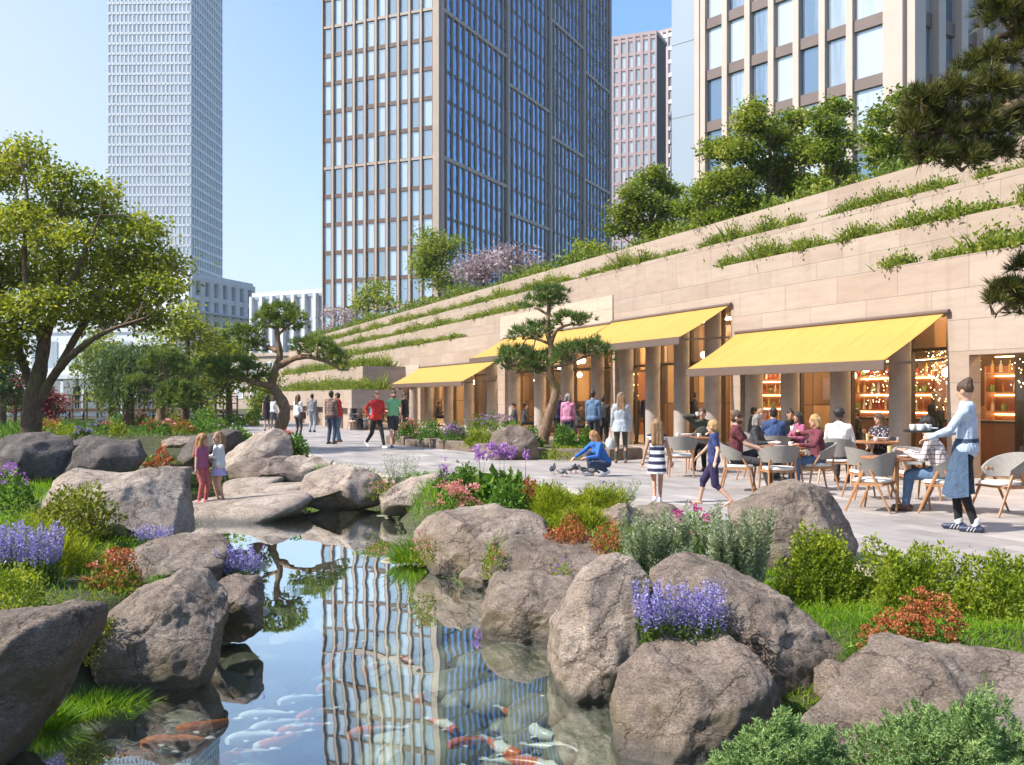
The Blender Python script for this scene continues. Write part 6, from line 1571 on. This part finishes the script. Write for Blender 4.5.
# ---- around the leaning pine and far shore
Plant('round green bush right of the pale dome boulder', (286, 310, 436, 462), 22.5).leafy(900, .08, 'shrub_green').done()
Plant('round green bush left of the pale dome boulder', (222, 252, 426, 446), 25).leafy(900, .08, 'shrub_green').done()
Plant('small pink flowers at the foot of the leaning pine', (282, 294, 430, 446), 24, **fp).leafy(100, .08, 'shrub_green').heads(10, 'pink', .06, 10, .05).done()
rs = random.Random(5)
far = [(50, 432, 34, 'shrub_lime', 'orange_leaf', 18, 12), (70, 434, 33, 'shrub_lime', None, 16, 10), (82, 436, 31, 'stem_green', 'lavender', 11, 8), (108, 432, 38, 'shrub_green', 'pink', 10, 12), (118, 434, 36, 'shrub_lime', None, 9, 14), (98, 428, 44, 'stem_green', 'lavender', 12, 8), (150, 430, 42, 'shrub_green', 'orange_leaf', 12, 10), (166, 430, 41, 'shrub_green', 'pink', 12, 9), (184, 431, 40, 'shrub_olive', 'orange_leaf', 13, 10), (200, 430, 42, 'shrub_green', None, 12, 12), (215, 428, 44, 'shrub_green', None, 12, 12), (232, 424, 52, 'shrub_green', None, 12, 10), (248, 424, 54, 'shrub_lime', None, 12, 9), (140, 424, 50, 'shrub_green', 'pink', 12, 10), (120, 422, 56, 'shrub_green', None, 12, 8), (172, 421, 52, 'shrub_olive', None, 14, 10), (6, 436, 30, 'shrub_green', None, 20, 12), (-14, 440, 26, 'shrub_green', None, 22, 16), (204, 418, 60, 'shrub_green', None, 14, 10), (256, 418, 66, 'shrub_green', None, 10, 8)]
words_ = {None: 'plain', 'orange_leaf': 'orange flecked', 'lavender': 'blue flowered', 'pink': 'pink flowered'}
place = ['left of the big trunk', 'beside the big trunk', 'on the far pond shore', 'below the cloud pruned pine', 'between pine and plaza']
for k, (px, pb, Y, lm, fl, w, h) in enumerate(far):
    wh = place[0] if px < 20 else place[1] if px < 90 else place[2] if px < 135 else place[3] if px < 195 else place[4]
    p = Plant('%s %s shrub %s' % (['low', 'mounded', 'small', 'rounded', 'spreading'][k % 5], words_[fl], wh), (px-w, px+w, pb-h, pb+3), Y, group='shrubs around the far pond shore')
    p.leafy(420, .12*Y/40, lm)
    if fl: p.heads(22, fl, .09*Y/40, 12, .07*Y/40)
    p.done()
# ---------------------------------------------------------------- chairs, tables, tableware
def shell(mb, ang, rx, ry, zb, zt, drop, th=.035, cy=0.0, n=22, recl=.06):
    vs = []
    for i in range(n+1):
        a = -ang+2*ang*i/n; e = abs(a)/ang; top = zt-drop*e**2.2
        for r_, z in ((1, zb), (1+recl/rx*.5, (zb+top)/2), (1+recl/rx, top), (1+recl/rx-th/rx, top-.004), (1+recl/rx*.5-th/rx, (zb+top)/2), (1-th/rx, zb)):
            vs.append((rx*r_*math.sin(a), cy+ry*r_*math.cos(a), z))
    fs = []; m_ = 6
    for i in range(n):
        for j in range(m_):
            a = i*m_+j; b = i*m_+(j+1) % m_; fs.append((a, b, b+m_, a+m_))
    fs += [tuple(range(m_)), tuple(range(n*m_+m_-1, n*m_-1, -1))]
    mb.add(vs, fs)
def padmesh(mb, w, d, z0, z1, cy=0.0, n=28):
    pts = []
    for r_, z in ((.93, z0), (1, z0+.012), (1, z1-.016), (.95, z1-.003), (.6, z1+.006)):
        for k in range(n):
            a = 2*PI*k/n; c, s = math.cos(a), math.sin(a); q = (abs(c)**4+abs(s)**4)**-.25
            pts.append((w/2*r_*c*q, cy+d/2*r_*s*q, z))
    fs = [(i*n+k, i*n+(k+1) % n, (i+1)*n+(k+1) % n, (i+1)*n+k) for i in range(4) for k in range(n)]+[tuple(range(n-1, -1, -1)), tuple(range(4*n, 5*n))]
    mb.add(pts, fs)
def frame_chair(label, loc, rz):
    r = thing('armchair', label, 'chair', loc, rz, 'café terrace chairs')
    m = MB(); padmesh(m, .50, .48, .405, .455, -.02); m.build('seat', M['cream'], r, smooth=True)
    m = MB(); shell(m, D(112), .265, .25, .50, .84, .22, .035, .0); m.build('backrest', M['fabric_grey'], r, smooth=True)
    for s in (-1, 1):
        m = MB(); m.tube([(s*.30, -.30, 0), (s*.285, -.17, .31), (s*.27, -.03, .63)], [.016, .022, .024], 8, flat=.8); m.build('leg', M['wood'], r, smooth=True)
        m = MB(); m.tube([(s*.29, .32, 0), (s*.28, .17, .31), (s*.265, .01, .63)], [.016, .022, .024], 8, flat=.8); m.build('leg', M['wood'], r, smooth=True)
        m = MB(); m.bar((s*.275, -.21, .385), (s*.275, .21, .385), .03, .035); m.build('side_rail', M['wood'], r)
    m = MB(); m.bar((-.27, -.18, .385), (.27, -.18, .385), .028, .03); m.bar((-.27, .18, .385), (.27, .18, .385), .028, .03); m.build('cross_rail', M['wood'], r)
    return r
def tub_chair(label, loc, rz):
    r = thing('armchair', label, 'chair', loc, rz, 'café terrace chairs')
    m = MB(); padmesh(m, .49, .48, .40, .455, -.03); m.build('seat', M['cream'], r, smooth=True)
    m = MB(); shell(m, D(106), .272, .262, .53, .81, .15, .034, .0); m.build('backrest', M['fabric_grey'], r, smooth=True)
    for s in (-1, 1):
        m = MB(); m.tube([(s*.262, -.27, 0), (s*.25, -.20, .40), (s*.262, -.07, .60)], [.014, .020, .016], 8); m.build('leg', M['wood'], r, smooth=True)
        m = MB(); m.tube([(s*.235, .29, 0), (s*.215, .19, .40), (s*.20, .20, .58)], [.014, .020, .016], 8); m.build('leg', M['wood'], r, smooth=True)
        m = MB(); m.bar((s*.245, -.20, .385), (s*.22, .19, .385), .028, .032); m.build('side_rail', M['wood'], r)
    m = MB(); m.bar((-.24, -.19, .385), (.24, -.19, .385), .028, .03); m.bar((-.215, .18, .385), (.215, .18, .385), .028, .03); m.build('cross_rail', M['wood'], r)
    return r
FC = []; 
def chair(kind, label, loc, rz):
    key = kind
    for k_, o in FC:
        if k_ == kind: return dup(o, loc, rz, label)
    o = (frame_chair if kind == 'f' else tub_chair)(label, loc, rz); FC.append((kind, o)); return o
chair('f', 'oak A-frame chair with grey back standing empty nearest the big boulder', atY(874, 13.95), D(-128))
chair('f', 'oak A-frame chair standing empty right of the waiter', atY(1003, 13.5), D(-78))
chair('f', 'oak A-frame chair the plaid shirt man sits on', atY(944, 13.75), D(-118))
chair('t', 'empty grey chair with its back to us between bearded man and blonde woman', atY(779, 16.25), D(180))
chair('t', 'grey upholstered chair under the bearded man', atY(738, 16.9), D(72))
chair('t', 'grey upholstered chair under the blonde woman', atY(817, 17.1), D(-82))
chair('f', 'chair under the man in the white shirt', atY(838, 18.3), D(150))
chair('t', 'chair under the woman in the floral blouse', atY(881, 19.6), D(-62))
chair('t', 'empty grey chair behind the girl in the striped dress', atY(681, 19.9), D(172))
chair('t', 'chair under the man drinking in a black top', atY(703, 21.9), D(-22))
chair('t', 'chair under the man in the dark blue jacket', atY(774, 20.3), D(176))
chair('t', 'chair under the woman with grey hair', atY(755, 19.2), D(60))
chair('t', 'chair under the dark haired person in black', atY(790, 22.4), D(-10))
chair('t', 'empty grey chair half hidden behind the chair nearest the big boulder', atY(866, 15.6), D(95))
chair('t', 'chair turned away beyond the plaid shirt man\'s table', atY(915, 15.4), D(10))
chair('t', 'chair under the woman in the wine red top', atY(800, 21.4), D(-70))
chair('t', 'chair under the man in the pale shirt at the back', atY(759, 21.9), D(70))
chair('t', 'chair under the man in charcoal at the far stone table', at(355, 430), D(40))
chair('t', 'chair under the person in pale grey at the far stone table', at(372, 430), D(-60))
def table(label, loc, r_=.42, rz=0):
    r = thing('cafe_table', label, 'table', loc, rz, 'café terrace tables')
    m = MB(); n = 40; prof = [(r_-.012, .70), (r_, .708), (r_, .728), (r_-.006, .735)]
    vs = []
    for q, z in prof:
        for k in range(n):
            a = 2*PI*k/n; c, s = math.cos(a), math.sin(a); e = (abs(c)**3.2+abs(s)**3.2)**(-1/3.2); vs.append((q*c*e, q*s*e, z))
    fs = [(i*n+k, i*n+(k+1) % n, (i+1)*n+(k+1) % n, (i+1)*n+k) for i in range(3) for k in range(n)]+[tuple(range(n-1, -1, -1)), tuple(range(3*n, 4*n))]
    m.add(vs, fs); m.build('tabletop', M['tabletop'], r, smooth=True)
    for x, y in ((-1, -1), (1, -1), (1, 1), (-1, 1)):
        m = MB(); m.tube([(x*r_*.70, y*r_*.70, 0), (x*r_*.55, y*r_*.55, .70)], [.014, .022], 8); m.build('leg', M['wood'], r, smooth=True)
    return r
TBL['d'] = Vector((5.47, 14.2, 0))
tb = table('table with white bowls between the bearded man and the blonde woman', TBL['b'], .44, .3)
for key, lab, rr in (('a', 'table in front of the man drinking in a black top', .42), ('c', 'table between the white shirt man and the floral blouse woman', .42), ('d', 'table the plaid shirt man eats at', .40), ('e', 'table in front of the dark blue jacket', .42)):
    dup(tb, TBL[key], rr, lab)
def ware(kind, label, loc, mat='white'):
    m = MB()
    prof = dict(cup=[(.022, 0), (.034, .012), (.042, .05), (.044, .085), (.040, .083), (.03, .02)], bowl=[(.04, 0), (.06, .006), (.105, .05), (.118, .075), (.112, .074), (.05, .015)], glass=[(.026, 0), (.03, .004), (.036, .15), (.033, .15), (.026, .02)], plate=[(.06, 0), (.08, .004), (.125, .018), (.122, .022), (.08, .009)])[kind]
    m.lathe(prof, 18); o = m.build({'cup': 'cup', 'bowl': 'bowl', 'glass': 'drinking_glass', 'plate': 'plate'}[kind], M[mat], loc=loc, smooth=True)
    return tag(o, label, {'glass': 'glass'}.get(kind, kind))
M['juice'] = simple('pale_drink', (.55, .45, .22), .15)
Z = Vector((0, 0, .737))
def on(t, dx, dy): return TBL[t]+Z+Vector((dx, dy, 0))
ware('bowl', 'large white bowl in the middle of the bearded man\'s table', on('b', -.05, .05)); ware('cup', 'white cup on the blonde woman\'s side of the table', on('b', .20, -.08)); ware('plate', 'white plate beside the large white bowl', on('b', .0, -.22))
ware('cup', 'white cup at the left of the drinking man\'s table', on('a', -.26, -.05)); ware('bowl', 'white bowl on the drinking man\'s table', on('a', -.10, -.12)); ware('cup', 'white cup at the right of the drinking man\'s table', on('a', .16, -.16))
ware('glass', 'tall glass of pale drink on the white shirt man\'s table', on('c', -.12, -.1), 'juice'); ware('bowl', 'white bowl before the floral blouse woman', on('c', .14, -.12)); ware('cup', 'white cup between glass and bowl before the floral blouse woman', on('c', -.0, -.2))
ware('glass', 'tall glass of pale drink before the plaid shirt man', on('d', -.06, .12), 'juice'); ware('plate', 'white plate in front of the plaid shirt man', on('d', .14, -.06))
# the cup the blonde woman lifts, and the drinking man's cup
def hand_of(label_part, side):
    for o in C.objects:
        if o.get('label') and label_part in o['label'] and o.get('category') == 'person': return o
def local(loc, rz, v): return Vector(loc)+Matrix.Rotation(rz, 3, 'Z') @ Vector(v)
ware('cup', 'white cup held up by the blonde woman', local(atY(817, 17.1), D(-82), (-.115, -.385, 1.0)))
ware('cup', 'white cup held to the mouth of the drinking man', local(atY(703, 21.9), D(-22), (-.06, -.30, 1.17)))
# waiter's tray and cups
tl = local(at(967, 531), D(-122), (-.02, -.52, 1.16))
r = thing('serving_tray', 'round dark tray of white cups carried by the waiter', 'tray', tl, 0)
m = MB(); m.lathe([(.19, 0), (.20, .006), (.205, .028), (.198, .028), (.19, .010)], 28); m.build('tray_base', M['black'], r, smooth=True)
for dx, dy in ((-.09, 0), (.02, .08), (.06, -.07), (-.03, -.1)):
    ware('cup', 'white cup on the waiter\'s tray', tl+Vector((dx, dy, .011)))['group'] = 'white cups on the waiter\'s tray'
r = ware('plate', 'white plate standing on the waiter\'s tray', tl+Vector((.11, .06, .03)))
# white carrier bag of the woman in the cap
bl = local(at(621, 463), D(172), (.27, -.14, .38))
m = MB(); m.ball((0, 0, .08), (.11, .08, .15), n=14, m=10); cap(m, (0, -.02, .2), (0, -.02, .36), .02, .012)
o = solid('carrier_bag', m, simple('white_plastic', (.62, .66, .70), .35), None, .012); o.location = bl; tag(o, 'white plastic carrier bag hanging from the hand of the woman in the cap', 'bag')
# far stone table
r = thing('stone_table', 'long grey stone table with two people at the far end of the plaza', 'table', at(360, 428), 0)
m = MB(); m.box(-1.3, 1.0, -.3, .4, .68, .78); m.build('tabletop', M['col'], r, bevel=.01)
for x in (-1.0, .7):
    m = MB(); m.box(x-.15, x+.15, -.2, .3, 0, .68); m.build('leg', M['col'], r)
# raised planter in front of the café
PL = [(-4.05, 33.4), (-1.9, 30.1), (-.3, 27.5), (1.2, 25.4), (2.3, 24.8), (3.2, 25.6), (3.0, 27.6), (-.9, 36.5), (-3.2, 37.5)]
r = thing('raised_planter', 'long low planter of rough stone blocks in the middle of the plaza', 'planter')
m = MB(); m.prism([(x*.99, y) for x, y in PL], -.02, .22); m.build('planting_soil', M['soil'], r)
rr = random.Random(2)
for a, b in zip(PL, PL[1:]+PL[:1]):
    a = Vector((*a, 0)); b = Vector((*b, 0)); L = (b-a).length; k = max(1, int(L/1.1))
    for q in range(k):
        p0 = a.lerp(b, q/k); p1 = a.lerp(b, (q+1)/k); m = MB(); h_ = .27+rr.uniform(-.04, .05)
        m.bar(p0+Vector((0, 0, h_/2-.02)), p1-(p1-p0).normalized()*.015+Vector((0, 0, h_/2-.02)), .34+rr.uniform(-.05, .05), h_)
        m.build('kerb_stone', M['rock_brown'], r, bevel=.035)
for lab, bx, Y, mt, fl in (('green shrub with pink flowers at the left end of the planter', (394, 422, 418, 441), 32.6, 'shrub_green', 'pink'), ('low green shrub second from the left in the planter', (416, 446, 421, 443), 31.5, 'shrub_green', None), ('green shrub with purple flowers in the middle of the planter', (440, 468, 424, 444), 30.2, 'shrub_green', 'purple'), ('low green shrub left of the planter rock', (462, 494, 428, 447), 28.6, 'shrub_lime', None),
                     ('green bush just left of the shaped pine in the planter', (516, 544, 428, 450), 26.6, 'shrub_green', None), ('round green bush right of the shaped pine in the planter', (552, 580, 426, 450), 26.4, 'shrub_green', None), ('round green bush at the right end of the planter', (576, 600, 430, 452), 26.2, 'shrub_green', None), ('low lime green plants along the right front of the planter', (532, 602, 446, 463), 25.3, 'shrub_lime', None),
                     ('purple flowered plants by the café columns behind the planter', (462, 520, 414, 432), 33.5, 'shrub_green', 'purple')):
    p = Plant(lab, bx, Y, group='shrubs in the raised planter', deep=.7).leafy(1300, .075, mt)
    if fl: p.heads(34, fl, .07, 12, .05)
    p.done()
# footbridge
r = thing('footbridge', 'low dark wooden footbridge with railings over the far end of the pond', 'bridge', (-27, 66.5, 0))
zb = lambda x: .62+.16*math.cos((x)/9*1.4)
xs = np.linspace(-7.5, 8.5, 18)
m = MB()
for a, b in zip(xs, xs[1:]): m.bar((a, 0, zb(a)-.1), (b, 0, zb(b)-.1), 1.8, .2)
m.build('deck', M['bridge_wood'], r)
for sy in (-.85, .85):
    for z_ in (.45, .9):
        m = MB(); m.tube([(x, sy, zb(x)+z_) for x in xs], .045, 6); m.build('rail', M['bridge_wood'], r)
    for x in xs:
        m = MB(); m.bar((x, sy, -.4), (x, sy, zb(x)+.98), .10, .10); m.build('post', M['bridge_wood'], r)
# ---------------------------------------------------------------- pigeons and koi
PG = [simple('pigeon_dark_feathers', (.04, .042, .05), .6, .4, 20), simple('pigeon_grey_feathers', (.16, .165, .18), .6, .4, 20)]
M['pigeon_pink'] = simple('pigeon_leg', (.4, .12, .1), .5)
def pigeon(label, loc, rz, mat, peck):
    r = thing('pigeon', label, 'pigeon', loc, rz, 'pigeons on the plaza'); m = MB()
    Rb = Matrix.Rotation(D(-18 if not peck else 8), 3, 'X')
    m.ball((0, .0, .155), (.068, .125, .068), n=14, m=10, rot=Rb)
    m.ball((0, -.06, .175), (.055, .06, .06))
    hd = Vector((0, -.13, .275)) if not peck else Vector((0, -.19, .10))
    cap(m, (0, -.08, .19), hd, .042, .026); m.ball(hd, (.028, .034, .03)); cap(m, hd+Vector((0, -.025, -.004)), hd+Vector((0, -.055, -.014)), .009, .004, 6)
    cap(m, (0, .09, .14), (0, .22, .10 if not peck else .17), .04, .022)
    solid('body', m, PG[mat], r, .008, 2)
    for s in (-1, 1):
        m = MB(); m.ball((s*.058, .03, .165), (.018, .125, .05), n=12, m=8, rot=Rb); m.build('wing', PG[1-mat], r, smooth=True)
        m = MB(); m.tube([(s*.028, .0, .10), (s*.028, .005, .01)], .007, 6); m.tube([(s*.028, -.045, .006), (s*.028, .02, .008)], .006, 5); m.build('leg', M['pigeon_pink'], r)
    return r
for k, (px, py, rz, mt, pk) in enumerate(((553, 474, 160, 0, 0), (562, 477, 40, 0, 1), (571, 474, 60, 0, 0), (576, 473, 100, 1, 1), (583, 475, -70, 1, 0), (592, 476, 75, 0, 1))):
    pigeon(['upright dark pigeon farthest from the crouching woman', 'pecking dark pigeon second from the left', 'dark pigeon walking in the middle of the flock', 'pecking grey pigeon behind the middle of the flock', 'grey pigeon facing left near the crouching woman', 'pecking dark pigeon at the crouching woman\'s feet'][k], at(px, py), D(rz), mt, pk).scale = (.74,)*3
def koimat(name, a, b, th, seed):
    n = N(name); k = n.noise(n.coord((1, 1, 1), loc=(seed, seed, 0)), 5.5, 2, .5); c = n.ramp(k, [(th-.01, a), (th+.02, b)])
    return n.done(n.pbr(c, .3))
KM = [koimat('white_orange_koi', (.75, .70, .62), (.72, .16, .03), .54, 1), koimat('orange_white_koi', (.75, .17, .03), (.8, .74, .66), .56, 3), koimat('white_koi', (.78, .75, .68), (.6, .3, .2), .68, 5), koimat('orange_koi', (.66, .16, .02), (.45, .06, .02), .6, 7)]
def koi(label, loc, rz, L, mat, bend):
    r = thing('koi', label, 'fish', loc, rz, 'koi in the pond'); m = MB(); xs_ = np.linspace(0, 1, 16)
    c = lambda t: Vector((bend*L*(t-.25)**2*1.3, (t-.5)*L, 0))
    wd = lambda t: L*.098*(math.sin(PI*min(1, t*.93+.06)**.62)**.8)*(1 if t < .9 else .8)+.004
    m.tube([c(t) for t in xs_], [wd(t) for t in xs_], 12, flat=1.0); m.build('body', KM[mat], r, smooth=True)
    def fin(pts, name):
        q = MB(); n_ = len(pts); q.add([Vector(p)+Vector((0, 0, .003)) for p in pts]+[Vector(p)-Vector((0, 0, .003)) for p in pts], [tuple(range(n_)), tuple(range(2*n_-1, n_-1, -1))]+[(i, (i+1) % n_, n_+(i+1) % n_, n_+i) for i in range(n_)]); q.build(name, KM[2], r)
    b0 = c(.30)+Vector((0, 0, wd(.3)*.8)); b1 = c(.68)+Vector((0, 0, wd(.68)*.8)); q = MB(); q.add([b0, b1, b0.lerp(b1, .35)+Vector((0, 0, .07*L)), b0+Vector((.006, 0, 0)), b1+Vector((.006, 0, 0)), b0.lerp(b1, .35)+Vector((.006, 0, .07*L))], [(0, 1, 2), (5, 4, 3), (0, 3, 4, 1), (1, 4, 5, 2), (2, 5, 3, 0)]); q.build('back_fin', KM[2], r)
    e = c(.97); fin([e, e+Vector((-.06*L-.02*bend, .12*L, .0)), e+Vector((-.03*L, .20*L, .0)), e+Vector((.0, .13*L, 0)), e+Vector((.05*L, .21*L, 0)), e+Vector((.07*L, .11*L, 0))], 'tail_fin')
    for s in (-1, 1):
        b_ = c(.26); fin([b_+Vector((s*.07*L, -.02*L, -.01)), b_+Vector((s*.19*L, .05*L, -.015)), b_+Vector((s*.18*L, .11*L, -.015)), b_+Vector((s*.07*L, .05*L, -.01))], 'side_fin')
    return r
KO = [(252, 710, -52, 0.5225, 2, 0.5, 'white koi nearest the left bank reflection'), (283, 716, -49, 0.589, 0, -0.3, 'white and orange koi left of the tower reflection, lower one'), (272, 700, -40, 0.5225, 2, 0.3, 'white koi above two orange patched koi'), (300, 703, -52, 0.475, 1, 0.2, 'orange koi with a white head touching the tower reflection'), (262, 690, -58, 0.475, 2, 0.4, 'pale koi highest in the group of five'), (344, 627, -18, 0.5225, 0, 0.4, 'orange and white koi at the upper end of the tower reflection'), (334, 645, -16, 0.475, 0, -0.4, 'white koi with orange tail below the uppermost koi'), (326, 664, -18, 0.39899999999999997, 1, 0.2, 'small orange koi at the edge of the tower reflection'), (372, 648, -20, 0.39899999999999997, 3, 0.2, 'small plain orange koi inside the tower reflection'), (424, 674, -16, 0.475, 0, 0.3, 'koi below the small plain orange one'), (372, 705, -52, 0.5225, 0, 0.4, 'koi in the middle of the tower reflection near the bottom'), (172, 714, -64, 0.57, 3, 0.3, 'deep orange koi by the submerged stones on the left'), (206, 702, -64, 0.57, 3, -0.3, 'second deep orange koi by the submerged stones'), (498, 722, 45, 0.57, 1, 0.3, 'large orange koi near the foreground boulder, leftmost'), (524, 735, 60, 0.589, 0, -0.3, 'large white koi with orange back nearest the bottom right'), (532, 706, 42, 0.57, 2, 0.4, 'slim white koi close to the right bank'), (556, 722, 51, 0.5225, 2, -0.3, 'white koi nearest the right bank'), (470, 715, -58, 0.475, 0, 0.3, 'faint orange and white koi left of the bottom right group'), (238, 728, -38, 0.5, 0, 0.4, 'small white and orange koi below the white group'), (312, 690, -30, 0.48, 0, 0.3, 'koi with orange back just left of the tower reflection'), (296, 676, -46, 0.44, 2, 0.3, 'small white koi above the orange backed one'), (352, 602, -20, 0.5, 1, 0.4, 'orange koi highest up the pond'), (404, 640, 40, 0.42, 0, 0.3, 'small patched koi on the right of the tower reflection'), (446, 700, 30, 0.46, 1, -0.3, 'orange koi left of the bottom right group, upper one'), (548, 742, 48, 0.6, 1, 0.3, 'orange and white koi at the bottom edge near the right bank'), (484, 748, 52, 0.52, 2, 0.2, 'white koi at the bottom edge left of the orange one'), (140, 728, -60, 0.5, 0, 0.3, 'pale koi over the stones at lower left'), (510, 690, 50, 0.46, 0, 0.3, 'patched koi just above the bottom right group')]
for px, py, rz, L, mt, bd, lab in KO:
    p = G(px, py, WZ); koi(lab, (p.x, p.y, WZ-.16), D(rz), L*.66, mt, bd)
# ---------------------------------------------------------------- grass and low cover on the banks
rq = np.random.default_rng(17); n = 190000
x = rq.uniform(-9, 8, n); y = 4.2+rq.random(n)**1.6*17; x[:60000] = rq.uniform(.6, 5.5, 60000); y[:60000] = rq.uniform(5.0, 9.0, 60000)
sd = poly_sd(x, y, POND); pl = poly_sd(x, y, PLAZA); k = (sd > .22) & (pl > .12) & (np.abs(x) < y*.62+.5)
den = fbm(np.stack([x*.9, y*.9, x*0], 1), 2, 4); k &= den > -.6
x, y = x[k], y[k]; z = land(x, y)-.01
p = np.stack([x, y, z], 1); sc = np.clip(y/9, .7, 2.2)
v, f = blades(p, rdirs(len(p), rq, 2.0), .10*sc, .008*sc, .35, rq)
tag(npmesh('grass', v, f, M['grass_bright']), 'short bright grass between the stones on both banks', None, None, 'stuff')
n = 26000; x = rq.uniform(-40, -3, n); y = rq.uniform(20, 62, n); sd = poly_sd(x, y, POND); pl = poly_sd(x, y, PLAZA); k = (sd > .4) & (pl > .3); x, y = x[k], y[k]
p = np.stack([x, y, land(x, y)], 1); v, f = blades(p, rdirs(len(p), rq, 1.8), .24, .05, .3, rq)
tag(npmesh('grass', v, f, M['shrub_green']), 'rough green ground cover on the far shore', None, None, 'stuff')
# ---------------------------------------------------------------- light and camera
EL = 47.0; SX, SY = -.955, -.295
sun = bpy.data.lights.new('sun', 'SUN'); sun.energy = 4.7; sun.angle = math.radians(.53); sun.color = (1, .94, .87)
so = bpy.data.objects.new('sun', sun); C.objects.link(so)
dv = Vector((SX*math.cos(D(EL)), SY*math.cos(D(EL)), math.sin(D(EL)))); so.rotation_euler = dv.to_track_quat('Z', 'Y').to_euler(); so.location = dv*60
w = bpy.data.worlds.new('World'); bpy.context.scene.world = w; w.use_nodes = True; nt = w.node_tree
sky = nt.nodes.new('ShaderNodeTexSky'); sky.sky_type = 'NISHITA'; sky.sun_disc = False; sky.sun_elevation = D(EL); sky.sun_rotation = math.atan2(SX, SY)
sky.air_density = 1.1; sky.dust_density = 1.8; sky.ozone_density = 3.5
bg = nt.nodes['Background']; bg.inputs[1].default_value = .15
# summer sky: a touch deeper blue overhead, a pale veil of haze low down on the sunny side
def wn(kind, op=None):
    x = nt.nodes.new('ShaderNode'+kind)
    if op: x.operation = op
    return x
hs = wn('HueSaturation'); hs.inputs['Saturation'].default_value = 1.18; nt.links.new(sky.outputs[0], hs.inputs['Color'])
tc = wn('TexCoord'); dp = wn('VectorMath', 'DOT_PRODUCT'); nt.links.new(tc.outputs['Generated'], dp.inputs[0]); dp.inputs[1].default_value = (-.92, -.05, -.55)
mr = wn('MapRange'); mr.interpolation_type = 'SMOOTHSTEP'; nt.links.new(dp.outputs['Value'], mr.inputs[0])
for i_, v_ in ((1, -.26), (2, .42), (3, 0), (4, .9)): mr.inputs[i_].default_value = v_
mx = wn('Mix'); mx.data_type = 'RGBA'; nt.links.new(mr.outputs[0], mx.inputs[0]); nt.links.new(hs.outputs[0], mx.inputs[6]); mx.inputs[7].default_value = (2.9, 3.2, 3.4, 1); nt.links.new(mx.outputs[2], bg.inputs[0])
cam = bpy.data.cameras.new('camera'); co = bpy.data.objects.new('camera', cam); C.objects.link(co)
cam.sensor_width = 36; cam.lens = 36*F/1024; cam.shift_y = (HZ-382.5)/1024; cam.clip_start = .05; cam.clip_end = 6000
co.location = (0, 0, H); co.rotation_euler = (D(90), 0, 0)
sc = bpy.context.scene; sc.camera = co
sc.view_settings.view_transform = 'Standard'; sc.view_settings.look = 'None'; sc.view_settings.gamma = 1; sc.view_settings.exposure = .92; sc.view_settings.use_curve_mapping = False
sc.cycles.use_denoising = True; sc.cycles.max_bounces = 8; sc.cycles.transparent_max_bounces = 16; sc.cycles.caustics_reflective = False; sc.cycles.caustics_refractive = False
sc.cycles.sample_clamp_indirect = 6.0

# the hazy summer air between us and the far towers
HB = (-320, 240, -24, 450, -3.0, 240)
m = MB(); m.box(*HB); hm_ = bpy.data.materials.new('summer_haze'); hm_.use_nodes = True; t_ = hm_.node_tree; t_.nodes.clear()
vo = t_.nodes.new('ShaderNodeOutputMaterial'); pv = t_.nodes.new('ShaderNodeVolumePrincipled'); pv.inputs['Color'].default_value = (.86, .93, 1, 1); pv.inputs['Density'].default_value = .00026; pv.inputs['Anisotropy'].default_value = .25
t_.links.new(pv.outputs[0], vo.inputs['Volume'])
hz_ = m.build('haze', hm_); tag(hz_, 'pale summer haze in the air', None, None, 'stuff')
